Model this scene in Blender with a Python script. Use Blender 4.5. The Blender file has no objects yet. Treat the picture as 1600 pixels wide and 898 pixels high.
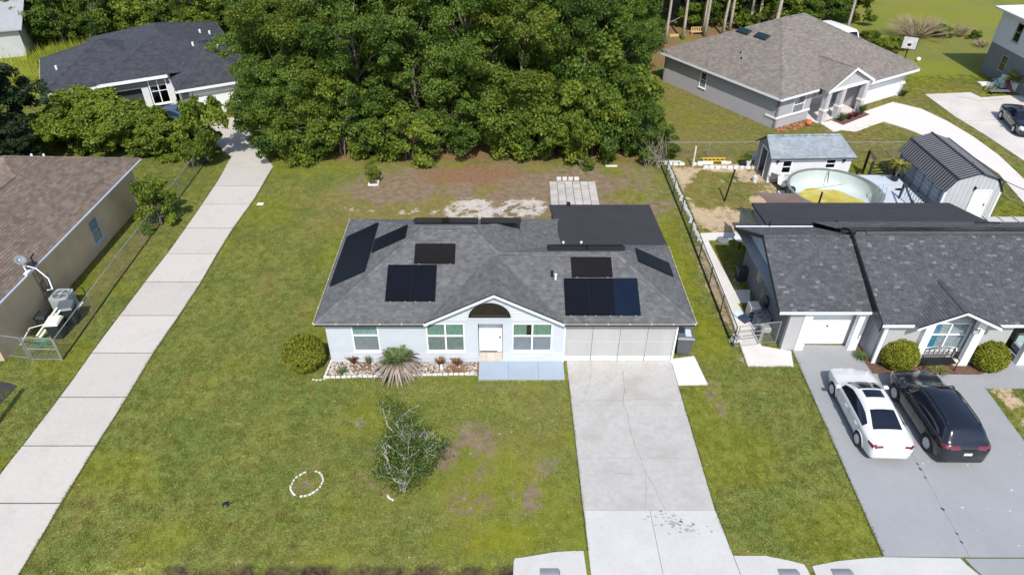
import bpy, math, random
import numpy as np
from mathutils import Vector, Matrix
R = math.radians
random.seed(7)
scn = bpy.context.scene
COL = scn.collection

# ------------------------------------------------------------------ camera
CAM_H, F_PX, PX0, PY0, PITCH = 21.0, 1067.0, 785.0, 449.0, R(36)
cam_d = bpy.data.cameras.new('camera')
cam = bpy.data.objects.new('camera', cam_d)
COL.objects.link(cam)
cam.location = (0, 0, CAM_H)
cam.rotation_euler = (R(90) - PITCH, 0, 0)
cam_d.sensor_width = 36
cam_d.lens = 36 * F_PX / 1600
cam_d.shift_x = (800 - PX0) / 1600
cam_d.clip_start = 0.3
cam_d.clip_end = 3000
scn.camera = cam

# ------------------------------------------------------------------ sky and sun
SUN_EL, SUN_DIR = R(50), (0.04, -1.0)          # the sun stands behind the camera
world = bpy.data.worlds.new('World')
scn.world = world
world.use_nodes = True
wn = world.node_tree
bg = wn.nodes['Background']
sky = wn.nodes.new('ShaderNodeTexSky')
sky.sky_type = 'NISHITA'
sky.sun_disc = False
sky.sun_elevation = SUN_EL
sky.sun_rotation = math.atan2(SUN_DIR[0], SUN_DIR[1])
sky.dust_density = 1.2
wn.links.new(sky.outputs[0], bg.inputs[0])
bg.inputs[1].default_value = 0.15
sl = bpy.data.lights.new('sun', 'SUN')
sl.energy = 3.7
sl.angle = R(0.53)
sl.color = (1.0, 0.955, 0.88)
sun = bpy.data.objects.new('sun', sl)
COL.objects.link(sun)
sd = Vector((SUN_DIR[0], SUN_DIR[1], 0)).normalized() * math.cos(SUN_EL) + Vector((0, 0, math.sin(SUN_EL)))
sun.rotation_euler = sd.to_track_quat('Z', 'Y').to_euler()
sun.location = (0, -20, 60)
scn.view_settings.view_transform = 'Standard'
scn.view_settings.look = 'None'
scn.view_settings.exposure = 0.40
scn.view_settings.gamma = 1
scn.cycles.max_bounces = 6
scn.cycles.transparent_max_bounces = 12
scn.cycles.use_denoising = True

# ------------------------------------------------------------------ survey helpers
CP, SP = math.cos(PITCH), math.sin(PITCH)
def at(u, v, z=0.0):
    """survey: photo measurement -> point of the place at height z"""
    dx, dy = (u - PX0) / F_PX, (v - PY0) / F_PX
    t = (CAM_H - z) / (SP + dy * CP)
    return Vector((t * dx, t * (CP - dy * SP), z))
def aty(u, v, y):
    """same, on the upright plane at depth y"""
    dx, dy = (u - PX0) / F_PX, (v - PY0) / F_PX
    t = y / (CP - dy * SP)
    return Vector((t * dx, y, CAM_H - t * (SP + dy * CP)))
def atp(u, v, p, n):
    """same, on the plane through p with normal n"""
    dx, dy = (u - PX0) / F_PX, (v - PY0) / F_PX
    d = Vector((dx, CP - dy * SP, -(SP + dy * CP)))
    c = Vector((0, 0, CAM_H)); n = Vector(n)
    return c + d * ((Vector(p) - c).dot(n) / d.dot(n))

# ------------------------------------------------------------------ materials
MATS = {}
def M(name, col, rough=0.7, var=0.12, scale=4.0, bump=0.0, bscale=None, metal=0.0, tone=False, rand=0.0,
      spec=0.5, coat=0.0, stain=0.0, stain_col=None, stain_scale=0.5, streak=None):
    if name in MATS: return MATS[name]
    m = bpy.data.materials.new(name); m.use_nodes = True
    nt = m.node_tree; N, L = nt.nodes, nt.links
    b = N['Principled BSDF']
    b.inputs['Roughness'].default_value = rough
    b.inputs['Metallic'].default_value = metal
    b.inputs['Specular IOR Level'].default_value = spec
    b.inputs['Coat Weight'].default_value = coat
    b.inputs['Coat Roughness'].default_value = 0.05
    tc = N.new('ShaderNodeNewGeometry'); pos = tc.outputs['Position']
    def noise(sc, det=4, vec=None):
        n = N.new('ShaderNodeTexNoise'); n.inputs['Scale'].default_value = sc; n.inputs['Detail'].default_value = det
        L.new(vec or pos, n.inputs['Vector']); return n.outputs['Fac']
    def mul(c, fac_socket, lo, hi):
        r = N.new('ShaderNodeMapRange'); r.inputs[1].default_value = 0.25; r.inputs[2].default_value = 0.75
        r.inputs[3].default_value = lo; r.inputs[4].default_value = hi
        L.new(fac_socket, r.inputs[0])
        v = N.new('ShaderNodeVectorMath'); v.operation = 'SCALE'
        L.new(c, v.inputs[0]); L.new(r.outputs[0], v.inputs['Scale']); return v.outputs[0]
    rgb = N.new('ShaderNodeRGB'); rgb.outputs[0].default_value = (*col, 1)
    c = rgb.outputs[0]
    if var: 
        c = mul(c, noise(scale), 1 - var, 1 + var)
        c = mul(c, noise(scale * 9), 1 - var * .6, 1 + var * .6)
    if stain:
        n = noise(stain_scale, 6)
        r = N.new('ShaderNodeMapRange'); r.inputs[1].default_value = 0.45; r.inputs[2].default_value = 0.66
        r.inputs[3].default_value = 0; r.inputs[4].default_value = stain; L.new(n, r.inputs[0])
        mx = N.new('ShaderNodeMix'); mx.data_type = 'RGBA'
        L.new(r.outputs[0], mx.inputs[0]); L.new(c, mx.inputs[6]); mx.inputs[7].default_value = (*(stain_col or [k * .5 for k in col]), 1)
        c = mx.outputs[2]
    if streak:
        mp = N.new('ShaderNodeMapping'); mp.inputs['Scale'].default_value = streak; L.new(pos, mp.inputs['Vector'])
        c = mul(c, noise(1.0, 5, mp.outputs[0]), .86, 1.1)
    if tone:
        a = N.new('ShaderNodeAttribute'); a.attribute_name = 'tone'
        v = N.new('ShaderNodeVectorMath'); v.operation = 'SCALE'
        L.new(c, v.inputs[0]); L.new(a.outputs['Fac'], v.inputs['Scale']); c = v.outputs[0]
    if rand:
        o = N.new('ShaderNodeObjectInfo')
        r = N.new('ShaderNodeMapRange'); r.inputs[3].default_value = 1 - rand; r.inputs[4].default_value = 1 + rand
        L.new(o.outputs['Random'], r.inputs[0])
        v = N.new('ShaderNodeVectorMath'); v.operation = 'SCALE'
        L.new(c, v.inputs[0]); L.new(r.outputs[0], v.inputs['Scale']); c = v.outputs[0]
    L.new(c, b.inputs['Base Color'])
    if bump:
        bp = N.new('ShaderNodeBump'); bp.inputs['Strength'].default_value = bump; bp.inputs['Distance'].default_value = 0.02
        L.new(noise(bscale or scale * 10, 5), bp.inputs['Height']); L.new(bp.outputs[0], b.inputs['Normal'])
    MATS[name] = m
    return m

def glass_mat(name, tint, refl=0.08, rough=0.02):
    if name in MATS: return MATS[name]
    m = bpy.data.materials.new(name); m.use_nodes = True
    nt = m.node_tree; N, L = nt.nodes, nt.links
    for n in list(N): N.remove(n)
    o = N.new('ShaderNodeOutputMaterial'); t = N.new('ShaderNodeBsdfTransparent'); g = N.new('ShaderNodeBsdfGlossy')
    t.inputs[0].default_value = (*tint, 1); g.inputs['Roughness'].default_value = rough
    f = N.new('ShaderNodeLayerWeight'); f.inputs[0].default_value = .18
    a = N.new('ShaderNodeMath'); a.operation = 'MULTIPLY_ADD'; a.inputs[1].default_value = .6; a.inputs[2].default_value = refl; a.use_clamp = True
    mx = N.new('ShaderNodeMixShader')
    L.new(f.outputs['Facing'], a.inputs[0]); L.new(a.outputs[0], mx.inputs[0]); L.new(t.outputs[0], mx.inputs[1]); L.new(g.outputs[0], mx.inputs[2])
    L.new(mx.outputs[0], o.inputs[0]); MATS[name] = m
    return m

def leaf_mat(name, dark, light, trans=0.38):
    if name in MATS: return MATS[name]
    m = bpy.data.materials.new(name); m.use_nodes = True
    nt = m.node_tree; N, L = nt.nodes, nt.links
    b = N['Principled BSDF']; b.inputs['Roughness'].default_value = 0.55; b.inputs['Specular IOR Level'].default_value = 0.25
    a = N.new('ShaderNodeAttribute'); a.attribute_name = 'tone'
    oi = N.new('ShaderNodeObjectInfo')
    mx = N.new('ShaderNodeMix'); mx.data_type = 'RGBA'
    mx.inputs[6].default_value = (*dark, 1); mx.inputs[7].default_value = (*light, 1)
    ad = N.new('ShaderNodeMath'); ad.operation = 'MULTIPLY_ADD'; ad.inputs[1].default_value = 0.35; ad.inputs[2].default_value = -0.17
    L.new(oi.outputs['Random'], ad.inputs[0])
    s = N.new('ShaderNodeMath'); s.operation = 'ADD'; s.use_clamp = True
    L.new(a.outputs['Fac'], s.inputs[0]); L.new(ad.outputs[0], s.inputs[1]); L.new(s.outputs[0], mx.inputs[0])
    L.new(mx.outputs[2], b.inputs['Base Color'])
    tr = N.new('ShaderNodeBsdfTranslucent')
    hs = N.new('ShaderNodeHueSaturation'); hs.inputs['Value'].default_value = 1.3; hs.inputs['Saturation'].default_value = 1.1
    L.new(mx.outputs[2], hs.inputs['Color']); L.new(hs.outputs[0], tr.inputs[0])
    ms = N.new('ShaderNodeMixShader'); ms.inputs[0].default_value = trans
    L.new(b.outputs[0], ms.inputs[1]); L.new(tr.outputs[0], ms.inputs[2]); L.new(ms.outputs[0], N['Material Output'].inputs[0])
    MATS[name] = m
    return m

# ------------------------------------------------------------------ objects
def tag(o, label=None, cat=None, group=None, kind=None):
    if label: o['label'] = label
    if cat: o['category'] = cat
    if group: o['group'] = group
    if kind: o['kind'] = kind
    return o
def thing(name, label, cat, loc=(0, 0, 0), rz=0.0, group=None):
    o = bpy.data.objects.new(name, None); COL.objects.link(o)
    o.empty_display_size = 0.3
    o.location = loc; o.rotation_euler = (0, 0, rz)
    return tag(o, label, cat, group)
def link(name, me, parent=None, loc=(0, 0, 0), rot=(0, 0, 0), scale=(1, 1, 1)):
    o = bpy.data.objects.new(name, me); COL.objects.link(o)
    o.location = loc; o.rotation_euler = rot; o.scale = scale
    if parent: o.parent = parent
    return o
def clone(o, parent=None):
    c = o.copy(); COL.objects.link(c)
    if parent: c.parent = parent
    for ch in list(o.children): clone(ch, c)
    return c

class MB:
    """collects faces; build() links them as one mesh object"""
    def __init__(s, xf=None): s.v, s.f, s.t, s.mi, s.sm, s.xf, s.tone, s.m, s.smooth = [], [], [], [], [], xf, 1.0, 0, False
    def add(s, vs, fs):
        o = len(s.v)
        for p in vs:
            p = Vector(p); s.v.append(tuple(s.xf @ p) if s.xf else tuple(p))
        for f in fs:
            s.f.append([o + i for i in f]); s.t.append(s.tone); s.mi.append(s.m); s.sm.append(s.smooth)
        return s
    def quad(s, a, b, c, d): return s.add([a, b, c, d], [[0, 1, 2, 3]])
    def poly(s, pts): return s.add(pts, [list(range(len(pts)))])
    def box(s, x0, x1, y0, y1, z0, z1, bev=0.0):
        if bev <= 0:
            vs = [(x, y, z) for z in (z0, z1) for y in (y0, y1) for x in (x0, x1)]
            return s.add(vs, [[0, 2, 3, 1], [4, 5, 7, 6], [0, 1, 5, 4], [2, 6, 7, 3], [0, 4, 6, 2], [1, 3, 7, 5]])
        b = bev; P = []
        for (zz, i) in ((z0, b), (z0 + b, 0), (z1 - b, 0), (z1, b)):
            P.append([(x0 + i + c, y0 + i, zz) if 0 else (x0 + i, y0 + i, zz) for c in (0,)] + [(x1 - i, y0 + i, zz), (x1 - i, y1 - i, zz), (x0 + i, y1 - i, zz)])
        vs = sum(P, []); fs = [[3, 2, 1, 0], [12, 13, 14, 15]]
        for k in range(3):
            for j in range(4):
                a, c = k * 4 + j, k * 4 + (j + 1) % 4
                fs.append([a, c, c + 4, a + 4])
        return s.add(vs, fs)
    def prism(s, pts, z0, z1):
        """upright prism over a plan polygon (anticlockwise)"""
        n = len(pts)
        vs = [(p[0], p[1], z0) for p in pts] + [(p[0], p[1], z1) for p in pts]
        fs = [list(range(n))[::-1], [n + i for i in range(n)]] + [[i, (i + 1) % n, n + (i + 1) % n, n + i] for i in range(n)]
        return s.add(vs, fs)
    def slab(s, pts, d):
        """polygon in space given thickness along d"""
        n = len(pts); d = Vector(d)
        vs = [Vector(p) for p in pts] + [Vector(p) + d for p in pts]
        fs = [list(range(n)), [n + i for i in range(n)][::-1]] + [[(i + 1) % n, i, n + i, n + (i + 1) % n] for i in range(n)]
        return s.add(vs, fs)
    def tube(s, pts, r, n=6, caps=True):
        pts = [Vector(p) for p in pts]; k = len(pts)
        rs = r if isinstance(r, (list, tuple)) else [r] * k
        vs, fs, up = [], [], None
        for i, p in enumerate(pts):
            d = (pts[min(i + 1, k - 1)] - pts[max(i - 1, 0)])
            d = d.normalized() if d.length > 1e-9 else Vector((0, 0, 1))
            if up is None or abs(d.dot(up)) > .99: up = Vector((0, 0, 1)) if abs(d.z) < .95 else Vector((1, 0, 0))
            a = d.cross(up).normalized(); b = a.cross(d)
            up = b
            for j in range(n):
                q = 2 * math.pi * (j + .5) / n
                vs.append(p + (a * math.cos(q) + b * math.sin(q)) * rs[i])
        for i in range(k - 1):
            for j in range(n):
                a, b = i * n + j, i * n + (j + 1) % n
                fs.append([a, b, b + n, a + n])
        if caps: fs += [list(range(n))[::-1], [(k - 1) * n + j for j in range(n)]]
        return s.add(vs, fs)
    def lathe(s, prof, c=(0, 0, 0), n=20, axis='Z', ends=True):
        vs, fs = [], []
        for (r, h) in prof:
            for j in range(n):
                q = 2 * math.pi * j / n
                p = (r * math.cos(q), r * math.sin(q), h)
                if axis == 'X': p = (p[2], p[0], p[1])
                if axis == 'Y': p = (p[0], -p[2], p[1])
                vs.append((p[0] + c[0], p[1] + c[1], p[2] + c[2]))
        k = len(prof)
        for i in range(k - 1):
            for j in range(n):
                a, b = i * n + j, i * n + (j + 1) % n
                fs.append([a, b, b + n, a + n])
        if ends: fs += [list(range(n))[::-1], [(k - 1) * n + j for j in range(n)]]
        return s.add(vs, fs)
    def mesh(s, name, mats):
        me = bpy.data.meshes.new(name)
        me.from_pydata(s.v, [], s.f)
        for m in (mats if isinstance(mats, (list, tuple)) else [mats]): me.materials.append(m)
        me.polygons.foreach_set('material_index', s.mi)
        me.polygons.foreach_set('use_smooth', s.sm)
        if any(t != 1.0 for t in s.t):
            a = me.attributes.new('tone', 'FLOAT', 'FACE'); a.data.foreach_set('value', s.t)
        else:
            a = me.attributes.new('tone', 'FLOAT', 'FACE'); a.data.foreach_set('value', [1.0] * len(s.f))
        me.update()
        return me
    def build(s, name, mats, parent=None, loc=(0, 0, 0), rot=(0, 0, 0), kind=None, label=None):
        o = link(name, s.mesh(name, mats), parent, loc, rot)
        if kind: o['kind'] = kind
        if label: o['label'] = label
        return o

def np_mesh(name, V, F, mat, tone=None, smooth=False):
    me = bpy.data.meshes.new(name)
    V = np.asarray(V, np.float32); F = np.asarray(F, np.int32); k = F.shape[1]
    me.vertices.add(len(V)); me.vertices.foreach_set('co', V.ravel())
    me.loops.add(F.size); me.loops.foreach_set('vertex_index', F.ravel())
    me.polygons.add(len(F)); me.polygons.foreach_set('loop_start', np.arange(0, F.size, k, dtype=np.int32))
    try: me.polygons.foreach_set('loop_total', np.full(len(F), k, np.int32))
    except Exception: pass
    if smooth: me.polygons.foreach_set('use_smooth', np.ones(len(F), bool))
    me.update(calc_edges=True); me.materials.append(mat)
    if tone is not None:
        a = me.attributes.new('tone', 'FLOAT', 'FACE'); a.data.foreach_set('value', np.asarray(tone, np.float32))
    return me

# ------------------------------------------------------------------ common materials
WHITE = M('white_paint', (.78, .79, .80), .5, .05, 2)
OFFWHITE = M('off_white_paint', (.66, .66, .65), .6, .06, 2)
CONC = M('pale_concrete', (.475, .44, .405), .85, .10, .7, .15, 40, rand=.05, stain=.22, stain_col=(.33, .31, .28), stain_scale=.7)
CONC_MAIN = M('stained_concrete', (.415, .402, .385), .85, .16, .6, .15, 40, rand=.04, stain=.75, stain_col=(.30, .28, .255), stain_scale=.6)
CONC_NEW = M('fresh_concrete', (.475, .47, .455), .85, .07, .8, .12, 40, stain=.2, stain_col=(.40, .39, .37), stain_scale=.6)
CONC_GREY = M('grey_painted_concrete', (.275, .28, .29), .75, .06, .5, .08, 40, rand=.015, stain=.14, stain_col=(.29, .29, .295), stain_scale=.5)
DARK = M('black_metal', (.012, .012, .014), .45, .1)
GALV = M('galvanised_steel', (.42, .43, .44), .4, .1, metal=.6)
GREENWIRE = M('weathered_green_wire', (.05, .07, .06), .6, .1)
GREYWIRE = M('grey_wire', (.16, .165, .165), .5, .1, metal=.3)
SHINGLE = M('charcoal_shingle', (.108, .110, .114), .95, .22, 3.0, .3, 60, tone=True)
SHINGLE_N = M('slate_grey_shingle', (.070, .072, .080), .95, .16, 3.0, .3, 60, tone=True)
SHINGLE_D = M('dark_blue_grey_shingle', (.042, .045, .056), .95, .25, 2.0, .3, 60, tone=True)
SHINGLE_B = M('brown_shingle', (.158, .120, .098), .95, .22, 2.0, .3, 60, tone=True)
SHINGLE_T = M('weathered_tan_shingle', (.19, .165, .145), .95, .14, 2.0, .3, 60, tone=True)
SHINGLE_S = M('pale_blue_grey_shingle', (.235, .27, .295), .9, .2, 2.0, .3, 60, tone=True)
GLASS = glass_mat('window_glass', (.86, .90, .90), .04)
GLASS_D = glass_mat('tinted_glass', (.10, .11, .12), .06)
SCREEN = M('insect_screen', (.15, .17, .175), .6, .1)
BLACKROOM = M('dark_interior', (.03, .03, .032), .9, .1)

# ------------------------------------------------------------------ ground
def vnoise(x, y, seed=0):
    xi, yi = np.floor(x).astype(np.int64), np.floor(y).astype(np.int64)
    fx, fy = x - xi, y - yi
    fx, fy = fx * fx * (3 - 2 * fx), fy * fy * (3 - 2 * fy)
    def h(a, b):
        n = (a * 374761393 + b * 668265263 + seed * 974711) & 0x7fffffff
        n = ((n ^ (n >> 13)) * 1274126177) & 0x7fffffff
        return ((n ^ (n >> 16)) & 0xffff) / 65535.0
    return (h(xi, yi) * (1 - fx) + h(xi + 1, yi) * fx) * (1 - fy) + (h(xi, yi + 1) * (1 - fx) + h(xi + 1, yi + 1) * fx) * fy
def fbm(x, y, seed=0, o=4):
    s, a, t = 0, 1.0, 0
    for k in range(o):
        s = s + a * vnoise(x * 2 ** k, y * 2 ** k, seed + k); t += a; a *= .55
    return s / t
def sstep(a, b, x):
    t = np.clip((x - a) / (b - a), 0, 1); return t * t * (3 - 2 * t)
def blob(X, Y, x, y, rx, ry, soft=.5, n=.5, seed=1, sc=.9):
    d = np.sqrt(((X - x) / rx) ** 2 + ((Y - y) / ry) ** 2) + (fbm(X * sc, Y * sc, seed) - .5) * 2 * n
    return 1 - sstep(1 - soft, 1 + soft * .5, d)
def inpoly(X, Y, P):
    r = np.zeros(X.shape, bool); n = len(P)
    for i in range(n):
        x0, y0 = P[i][0], P[i][1]; x1, y1 = P[(i + 1) % n][0], P[(i + 1) % n][1]
        if y0 == y1: continue
        c = ((Y < y0) != (Y < y1)) & (X < (x1 - x0) * (Y - y0) / (y1 - y0) + x0)
        r ^= c
    return r
def plan(*uv): return [tuple(at(u, v))[:2] for u, v in uv]

# plan outlines of the paved areas (anticlockwise not required)
LD_L = [(at(u, v).y, at(u, v).x) for u, v in ((-60, 834), (0, 740), (35, 697), (109, 600), (142, 553), (187.5, 492), (227, 440), (264, 393), (305, 335), (340, 283), (360, 248))]
LD_R = [(at(u, v).y, at(u, v).x) for u, v in ((31, 898), (97, 786), (151, 697), (199.6, 621), (241, 551), (280, 494), (315, 441), (340, 397), (364.6, 357.7), (397.6, 312), (425, 265))]
def li(tab, y):
    ys = [p[0] for p in tab]; xs = [p[1] for p in tab]
    return float(np.interp(y, ys, xs))
LDJ = [8.0, 10.6] + [at(0, v).y for v in (786.5, 697, 621, 552, 493.5, 441, 397, 357, 319.5)] + [40.2, 43.0]
left_drive = [(li(LD_L, y), y) for y in LDJ] + [(li(LD_R, y), y) for y in LDJ[::-1]]
left_drive_far = [(li(LD_L, 43.02), 43.02), (li(LD_R, 43.02), 43.02)] + plan((412, 240), (392, 210), (376, 184), (303, 187), (322, 198), (331, 206), (338, 226), (361, 246))
MD = dict(L0=at(883.5, 565), L1=at(912, 797), R0=at(1048, 566), R1=at(1117, 799))
main_drive = [(2.90, 23.17), (2.93, 15.2), (2.93, 9), (8.15, 9), (7.83, 13.4), (7.68, 15.2), (7.66, 23.17)]
apron_left = plan((802, 878), (804, 872), (814, 871), (865, 862.5), (893, 860.5), (912, 860.5)) + [(2.93, 9), (.2, 9)]
apron_right = [(7.83, 13.41)] + plan((1195, 868), (1235, 876), (1256, 881.5), (1262, 890)) + [(10.3, 9), (8.15, 9)]
nb_drive = plan((1238, 548), (1246, 539), (1333, 541), (1363, 584.5), (1530, 586)) + [(22.1, 22.6), (21.9, 23.9), (26, 24.2), (26, 21.45), (21.0, 21.43), (20.82, 18.5), (20.75, 13.34), (12.93, 13.38)]
nb_apron_w = plan((1268, 884), (1310, 876), (1350, 872), (1380, 870), (1500, 872), (1512, 884)) + [(16.1, 12.2), (16.1, 9), (10.4, 9)]
nb_apron_g = [(15.62, 13.30), (20.75, 13.30), (20.9, 9), (16.15, 9), (16.15, 12.2), (15.75, 12.9)]
walk = plan((1087, 365), (1172, 363), (1172, 372), (1106, 375), (1146, 453), (1172, 453), (1172, 473), (1152, 473), (1190, 541), (1236, 549), (1240, 573.5), (1168, 573.5))
porch = plan((749, 562), (749, 595), (882, 595), (882, 563))
pad = [(7.68, 23.3), (7.68, 21.62), (8.97, 21.66), (8.80, 23.5)]
patio = [(3.0, 37.3), (6.0, 37.3), (6.12, 40.75), (3.06, 40.75)]
gray_drive = plan((1395, 160), (1440, 171), (1480, 190), (1520, 214), (1560, 243), (1610, 290), (1640, 330), (1600, 318), (1560, 272), (1520, 245), (1470, 224), (1420, 203), (1370, 187), (1338, 195), (1303, 207), (1282, 193), (1345, 177))
ts_pave = plan((1445, 148), (1516, 145), (1533, 153), (1575, 150), (1640, 150), (1680, 300), (1600, 252), (1540, 212), (1490, 181))
BX0, BX1, BYF, BYB = -7.75, 7.63, 23.12, 31.25
HOUSES = [[(BX0, BYF), (BX1, BYF), (BX1, 28.6), (8, 33), (2.6, 33), (2.6, BYB), (BX0, BYB)], [(12.9, 24), (16.7, 24), (16.7, 23.1), (30, 23.1), (30, 33), (14, 33), (14, 30.3), (12.9, 30.3)],
          [(-22.65, 23.2), (-22.65, 37.9), (-40, 37.9), (-40, 20)]]
bed = plan((508, 590), (748, 585), (748, 562), (517, 562))
mulch = plan((1363, 584.5), (1530, 586), (1562, 578), (1548, 560), (1345, 540), (1333, 542))
PAVED = [left_drive, left_drive_far, main_drive, apron_left, apron_right, nb_drive, nb_apron_w, nb_apron_g, walk, porch, pad, patio, gray_drive, ts_pave, bed] + HOUSES

xs = np.concatenate([[-900, -400, -200, -110], np.arange(-80, -25, 1.0), np.arange(-25, 25, .2), np.arange(25, 70, 1.0), [90, 150, 300, 900]])
ys = np.concatenate([[-300, -100, -30, 0, 6], np.arange(8, 11, .5), np.arange(11, 46, .2), np.arange(46, 110, 1.0), [130, 200, 400, 1200]])
GX, GY = np.meshgrid(xs, ys)
big = fbm(GX * .25, GY * .25, 11)
mid = fbm(GX * .8, GY * .8, 23)
sml = fbm(GX * 2.6, GY * 2.6, 37)
dirt = np.zeros_like(GX); sand = np.zeros_like(GX); dry = np.zeros_like(GX); lush = np.zeros_like(GX); litter = np.zeros_like(GX)
def mx(a, b): np.maximum(a, b, out=a)
# back garden of the middle house: worn soil, sand, fallen leaves under the trees
mx(dirt, .95 * blob(GX, GY, -1.0, 40.8, 12.0, 3.0, .5, .5, 2) * sstep(.22, .5, mid))
mx(dirt, .8 * blob(GX, GY, 2.0, 38.4, 9.5, 4.0, .5, .7, 5) * sstep(.25, .55, mid))
mx(dirt, .95 * blob(GX, GY, -6.6, 39.2, 3.6, 1.6, .5, .8, 3))
mx(dry, .9 * blob(GX, GY, -1.5, 38.0, 12.5, 6.0, .5, .5, 4))
mx(dry, .8 * blob(GX, GY, 7.4, 39.0, 3.2, 5.0, .5, .8, 14) * sstep(.4, .6, mid))
ash = np.zeros_like(GX)
mx(ash, 1.0 * blob(GX, GY, -1.9, 37.1, 1.8, 1.6, .3, .4, 6) * sstep(.25, .42, sml))
mx(ash, .95 * blob(GX, GY, 1.2, 37.2, 1.6, 1.5, .3, .5, 7) * sstep(.38, .55, sml))
mx(ash, .7 * blob(GX, GY, -7, 36.8, 3.5, .8, .5, .9, 8) * sstep(.5, .65, sml))
mx(litter, 1.0 * blob(GX, GY, -1.2, 41.9, 4.6, 1.7, .5, .6, 9))
mx(litter, .7 * sstep(42.2, 44.5, GY) * (1 - sstep(9, 12, GX)) * sstep(-14, -11, GX) * (1 - sstep(70, 75, GY)))
mx(dirt, .6 * blob(GX, GY, 9.0, 41.8, 1.8, 2.0, .5, .7, 10))
# front lawn
for x, y, rx, ry, s in ((-1.2, 18.6, 1.2, 1.4, .78), (-.9, 16.9, .9, 1.0, .65), (-1.2, 15.5, 1.7, .7, .75), (.9, 15.7, .8, .8, .8), (1.7, 17.3, .6, .7, .6), (-2.2, 17.6, .7, 1.0, .8), (-4.9, 16.6, .7, .6, .7), (-5.2, 17.9, .8, .7, .5), (-3.4, 21.3, 1.8, .3, .45), (.4, 21.55, 3.0, .25, .5),
                        (-7.4, 16.5, .5, .45, .6), (-4.0, 16.0, .8, .5, .4), (-11.5, 14.3, 1.2, .5, .3), (-13.6, 17.0, .5, .5, .4), (9.15, 21.0, .45, 1.8, .6), (8.9, 22.6, .4, 1.0, .4), (-8.2, 23.6, .7, 2.2, .45), (-7.9, 26.0, .5, 1.4, .5), (-6.6, 19.3, 1.0, .6, .35)):
    mx(dirt, s * blob(GX, GY, x, y, rx, ry, .7, .8, int(abs(x * 7 + y))) * sstep(.25, .48, sml))
mx(dry, .55 * sstep(.52, .72, big) * sstep(.4, .6, mid) * (GY < 34))
mx(dry, .5 * blob(GX, GY, -2.5, 17.3, 5.5, 3.0, .6, .7, 31) * sstep(.42, .6, mid))
mx(dry, .45 * blob(GX, GY, 1.6, 20, 1.6, 2.5, .6, .6, 32))
mx(lush, .9 * blob(GX, GY, -.2, 14.1, 1.7, .7, .6, .7, 33))
mx(lush, .5 * sstep(.5, .7, fbm(GX * .35 + 9, GY * .35, 71)))
mx(lush, .9 * blob(GX, GY, 9.6, 31, .9, 5, .6, .5, 34)); mx(lush, .8 * blob(GX, GY, 9.9, 25, 1.0, 2.5, .6, .5, 35))
wet = (1 - sstep(12.92, 13.1, GY + (sml - .5) * .35)) * sstep(-12.5, -10.5, GX) * (GX < .4); mx(dry, .35 * blob(GX, GY, -6, 13.4, 9, .3, .6, .6, 36))
# strip by the boundary fence and the neighbour's back garden
mx(dirt, .5 * blob(GX, GY, 11.1, 29, .55, 6, .5, .7, 41)); mx(sand, .8 * blob(GX, GY, 11.2, 28, .55, 5.5, .5, .9, 42))
mx(dry, .85 * ((GX > 11.3) & (GX < 20) & (GY > 34.6) & (GY < 43.5)) * sstep(.38, .58, mid))
mx(sand, 1.0 * ((GX > 11.6) & (GX < 20) & (GY > 34.3) & (GY < 43.5)) * sstep(.38, .54, fbm(GX * .55 + 3, GY * .55, 43)))
mx(sand, .6 * blob(GX, GY, 13.6, 35.2, 2.4, .9, .5, .6, 44)); mx(sand, .6 * blob(GX, GY, 17.2, 39.5, 1.0, 2.4, .5, .6, 45))
mx(sand, .9 * blob(GX, GY, 21.8, 19.8, .75, 2.6, .4, .9, 46) * sstep(.4, .58, sml)); mx(sand, .5 * blob(GX, GY, 12.25, 29.5, .3, 1.2, .6, .6, 47))
# lawn round the grey house, the open field, the far left
mx(dry, .75 * ((GX > 9.5) & (GX < 42) & (GY > 43.5) & (GY < 60)) * (.55 + .45 * sstep(.35, .6, mid)))
mx(lush, .8 * (GY > 56) * (GX > 30) * sstep(.3, .55, big)); mx(dry, .45 * (GY > 66) * (GX > 30) * sstep(.45, .6, fbm(GX * .1, GY * .2, 91))); mx(lush, .9 * (GY > 56) * (GX < -30))
mx(dirt, .35 * blob(GX, GY, -21.6, 22.2, 1.0, .6, .6, .6, 51)); mx(dirt, .5 * blob(GX, GY, -21.8, 25.0, .9, 2.0, .6, .6, 52)); mx(dry, .7 * blob(GX, GY, -20.9, 30, .9, 6, .6, .6, 53))
mx(litter, .75 * ((GY > 62) & (GX > 12) & (GX < 33)) * sstep(.3, .5, mid)); mx(dirt, .5 * blob(GX, GY, -36, 50, 2, 2, .5, .7, 54))
mask = np.ones_like(GX)
for P in PAVED: mask[inpoly(GX, GY, P)] = 0
pond = (1 - sstep(12.5, 13.1, GY)) * (1 - sstep(-.3, .3, GX)) * sstep(-15, -13, GX) * (GY > 9)
GZ = (mid - .5) * .03 * mask - pond * .75 - .03 * (1 - mask)
GZ[(GY > 7) & (GY < 9.1) & (GX < 12)] -= .2
V = np.stack([GX, GY, GZ], -1).reshape(-1, 3)
ny, nx = GX.shape
I = np.arange(ny * nx).reshape(ny, nx)
Fq = np.stack([I[:-1, :-1], I[:-1, 1:], I[1:, 1:], I[1:, :-1]], -1).reshape(-1, 4)

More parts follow.
